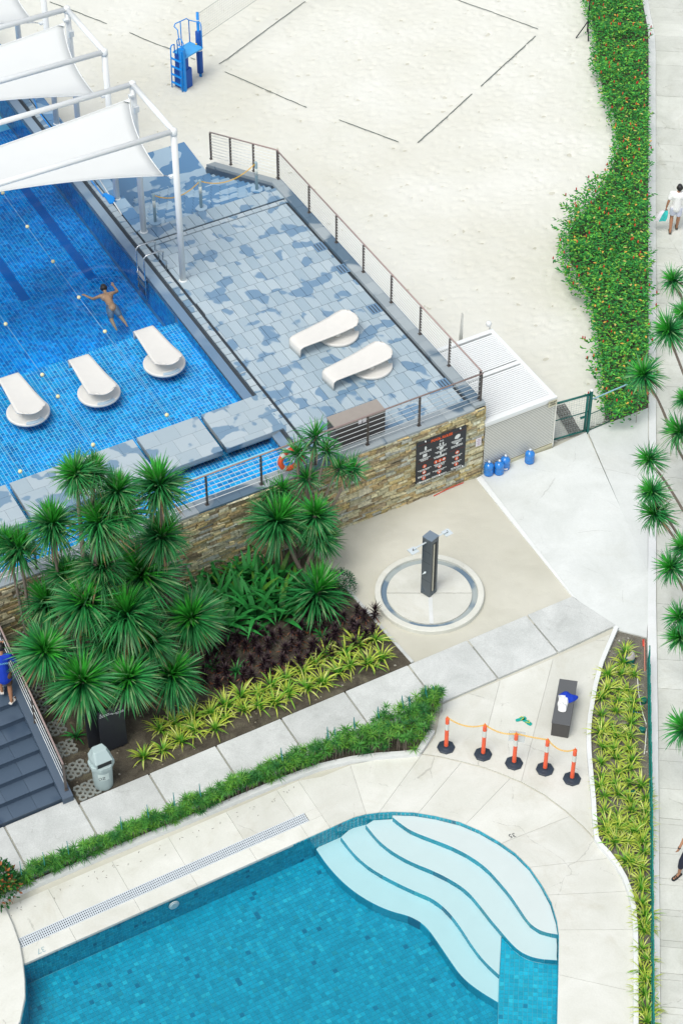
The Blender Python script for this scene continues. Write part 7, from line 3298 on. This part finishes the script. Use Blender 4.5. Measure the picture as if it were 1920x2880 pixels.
t = empty('person', ft, 'person in white top and dark trousers cut by the right picture edge', 'person')
hipL, hipR = m3(-.085, 0, .86), m3(.085, 0, .86)
kR, aR = m3(.11, .17, .48), m3(.11, .20, .10)
kL, aL = m3(-.1, .02, .46), m3(-.1, -.25, .12)
shL, shR = m3(-.18, .04, 1.36), m3(.18, .04, 1.36)
eR, wR_ = m3(.24, .03, 1.10), m3(.22, .20, .90)
eL, wL_ = m3(-.24, 0, 1.08), m3(-.26, .1, .85)
hc = m3(0, .08, 1.57)
seg = [(m3(0, 0, .9), .13, m3(0, 0, 1.1), .115), (m3(0, 0, 1.08), .115, m3(0, .02, 1.28), .125), (m3(-.07, .02, 1.28), .115, m3(.07, .02, 1.28), .115), (shL, .055, shR, .055), (m3(0, .03, 1.36), .055, m3(0, .05, 1.5), .052),
       (hipL, .09, kL, .057), (kL, .057, aL, .037), (hipR, .09, kR, .057), (kR, .057, aR, .037), (aL, .036, aL - ZV * .05, .034), (aR, .036, aR - ZV * .05, .034), (aL - ZV * .05, .033, aL + Fd * .15 - ZV * .07, .03), (aR - ZV * .05, .033, aR + Fd * .16 - ZV * .065, .03),
       (shL, .05, eL, .04), (eL, .04, wL_, .029), (shR, .05, eR, .04), (eR, .04, wR_, .029)]
seg += hand_segs(wR_, Fd * .4 - ZV, Fd, .7) + hand_segs(wL_, Fd * .2 - ZV, Fd, .6) + head_segs(hc, Fd)
fused('body', seg, M_skin, t)
fused('hair', hair_segs(hc, Fd), M_hair, t)
fused('shirt', [(m3(0, 0, .86), .15, m3(0, 0, 1.1), .135), (m3(0, 0, 1.08), .135, m3(0, .02, 1.28), .14), (m3(-.07, .02, 1.28), .13, m3(.07, .02, 1.28), .13), (shL, .07, shR, .07), (shL, .066, lerp(shL, eL, .8), .062), (shR, .066, lerp(shR, eR, .8), .062)], M_tee, t)
fused('trousers', [(hipL, .115, hipR, .115), (hipL, .105, kL, .078), (hipR, .105, kR, .078), (kL, .075, lerp(kL, aL, .55), .068), (kR, .075, lerp(kR, aR, .45), .068)], M_navy, t)
mb = MB()
mb.lathe([(.036, -.015), (.036, .015)], wR_, 12)
mb.build('wristwatch', M_black, t)
for a in (aL, aR):
    mb = MB()
    b0 = a - ZV * .09
    zz = 0.0 if a is aR else .02
    mb.prism([b0 + Sd * x + Fd * y for x, y in ((-.042, -.08), (.042, -.08), (.05, .1), (.043, .2), (0, .22), (-.043, .2), (-.05, .1))], b0.z - .01, b0.z + .02)
    for yy_ in (.02, .10, .15):
        mb.tube([b0 + Sd * .05 + Fd * yy_ + ZV * .01, b0 + Fd * yy_ + ZV * (.1 if yy_ < .05 else .075), b0 - Sd * .05 + Fd * yy_ + ZV * .01], .012, 6)
    mb.build('sandal', M_black, t)

# --- swimmer
hs_ = P(291, 806, ZW + .0)
fe = P(341, 905, ZW - .1)
dd = (hs_ - fe)
dd.z = 0
dd.normalize()
ss = Vector((-dd.y, dd.x, 0))       # to the swimmer's left


def m4(x, y, z):      # x right, y towards the head, from the chest
    return hs_ - dd * .24 - ss * x * .95 + dd * y * .9 + ZV * (z - .115)


t = empty('person', m4(0, 0, -.1), 'swimmer with dark hair doing breaststroke towards the sail canopies', 'person')
hc = m4(0, .28, .07)
shL, shR = m4(-.19, .02, -.01), m4(.19, .02, -.01)
eL, wL_ = m4(-.42, .0, -.03), m4(-.58, .20, -.0)
eR, wR_ = m4(.36, .08, -.02), m4(.33, .34, .01)
hipL, hipR = m4(-.08, -.56, -.15), m4(.09, -.56, -.15)
kL, aL = m4(-.13, -.88, -.30), m4(-.12, -1.16, -.34)
kR, aR = m4(.17, -.84, -.30), m4(.22, -1.10, -.34)
seg = [(m4(-.07, -.04, -.05), .115, m4(.07, -.04, -.05), .115), (m4(0, -.1, -.05), .125, m4(0, -.38, -.08), .11), (m4(0, -.36, -.08), .11, m4(0, -.56, -.10), .125), (shL, .06, shR, .06), (m4(0, .08, -.01), .055, m4(0, .2, .04), .053),
       (shL, .052, eL, .042), (eL, .042, wL_, .03), (shR, .052, eR, .042), (eR, .042, wR_, .03), (hipL, .09, kL, .058), (kL, .06, aL, .038), (hipR, .09, kR, .058), (kR, .06, aR, .038), (aL, .036, aL - dd * .18 + ZV * .01, .025), (aR, .036, aR - dd * .18 + ZV * .01, .025)]
seg += hand_segs(wL_, dd * .8 + ss * .5, -ss + dd * .3, .3) + hand_segs(wR_, dd, ss, .3) + head_segs(hc, dd - ZV * .1, ZV + dd * .1)
M_skin2 = simple('skin_light', (.50, .27, .16), .45, var=.05, scale=8)
fused('body', seg, M_skin2, t)
fused('hair', hair_segs(hc, dd, ZV, .01), M_hair, t)
fused('swim_shorts', [(m4(-.05, -.5, -.13), .125, m4(.05, -.5, -.13), .125), (hipL, .11, lerp(hipL, kL, .7), .085), (hipR, .11, lerp(hipR, kR, .7), .085)], M_swim, t)
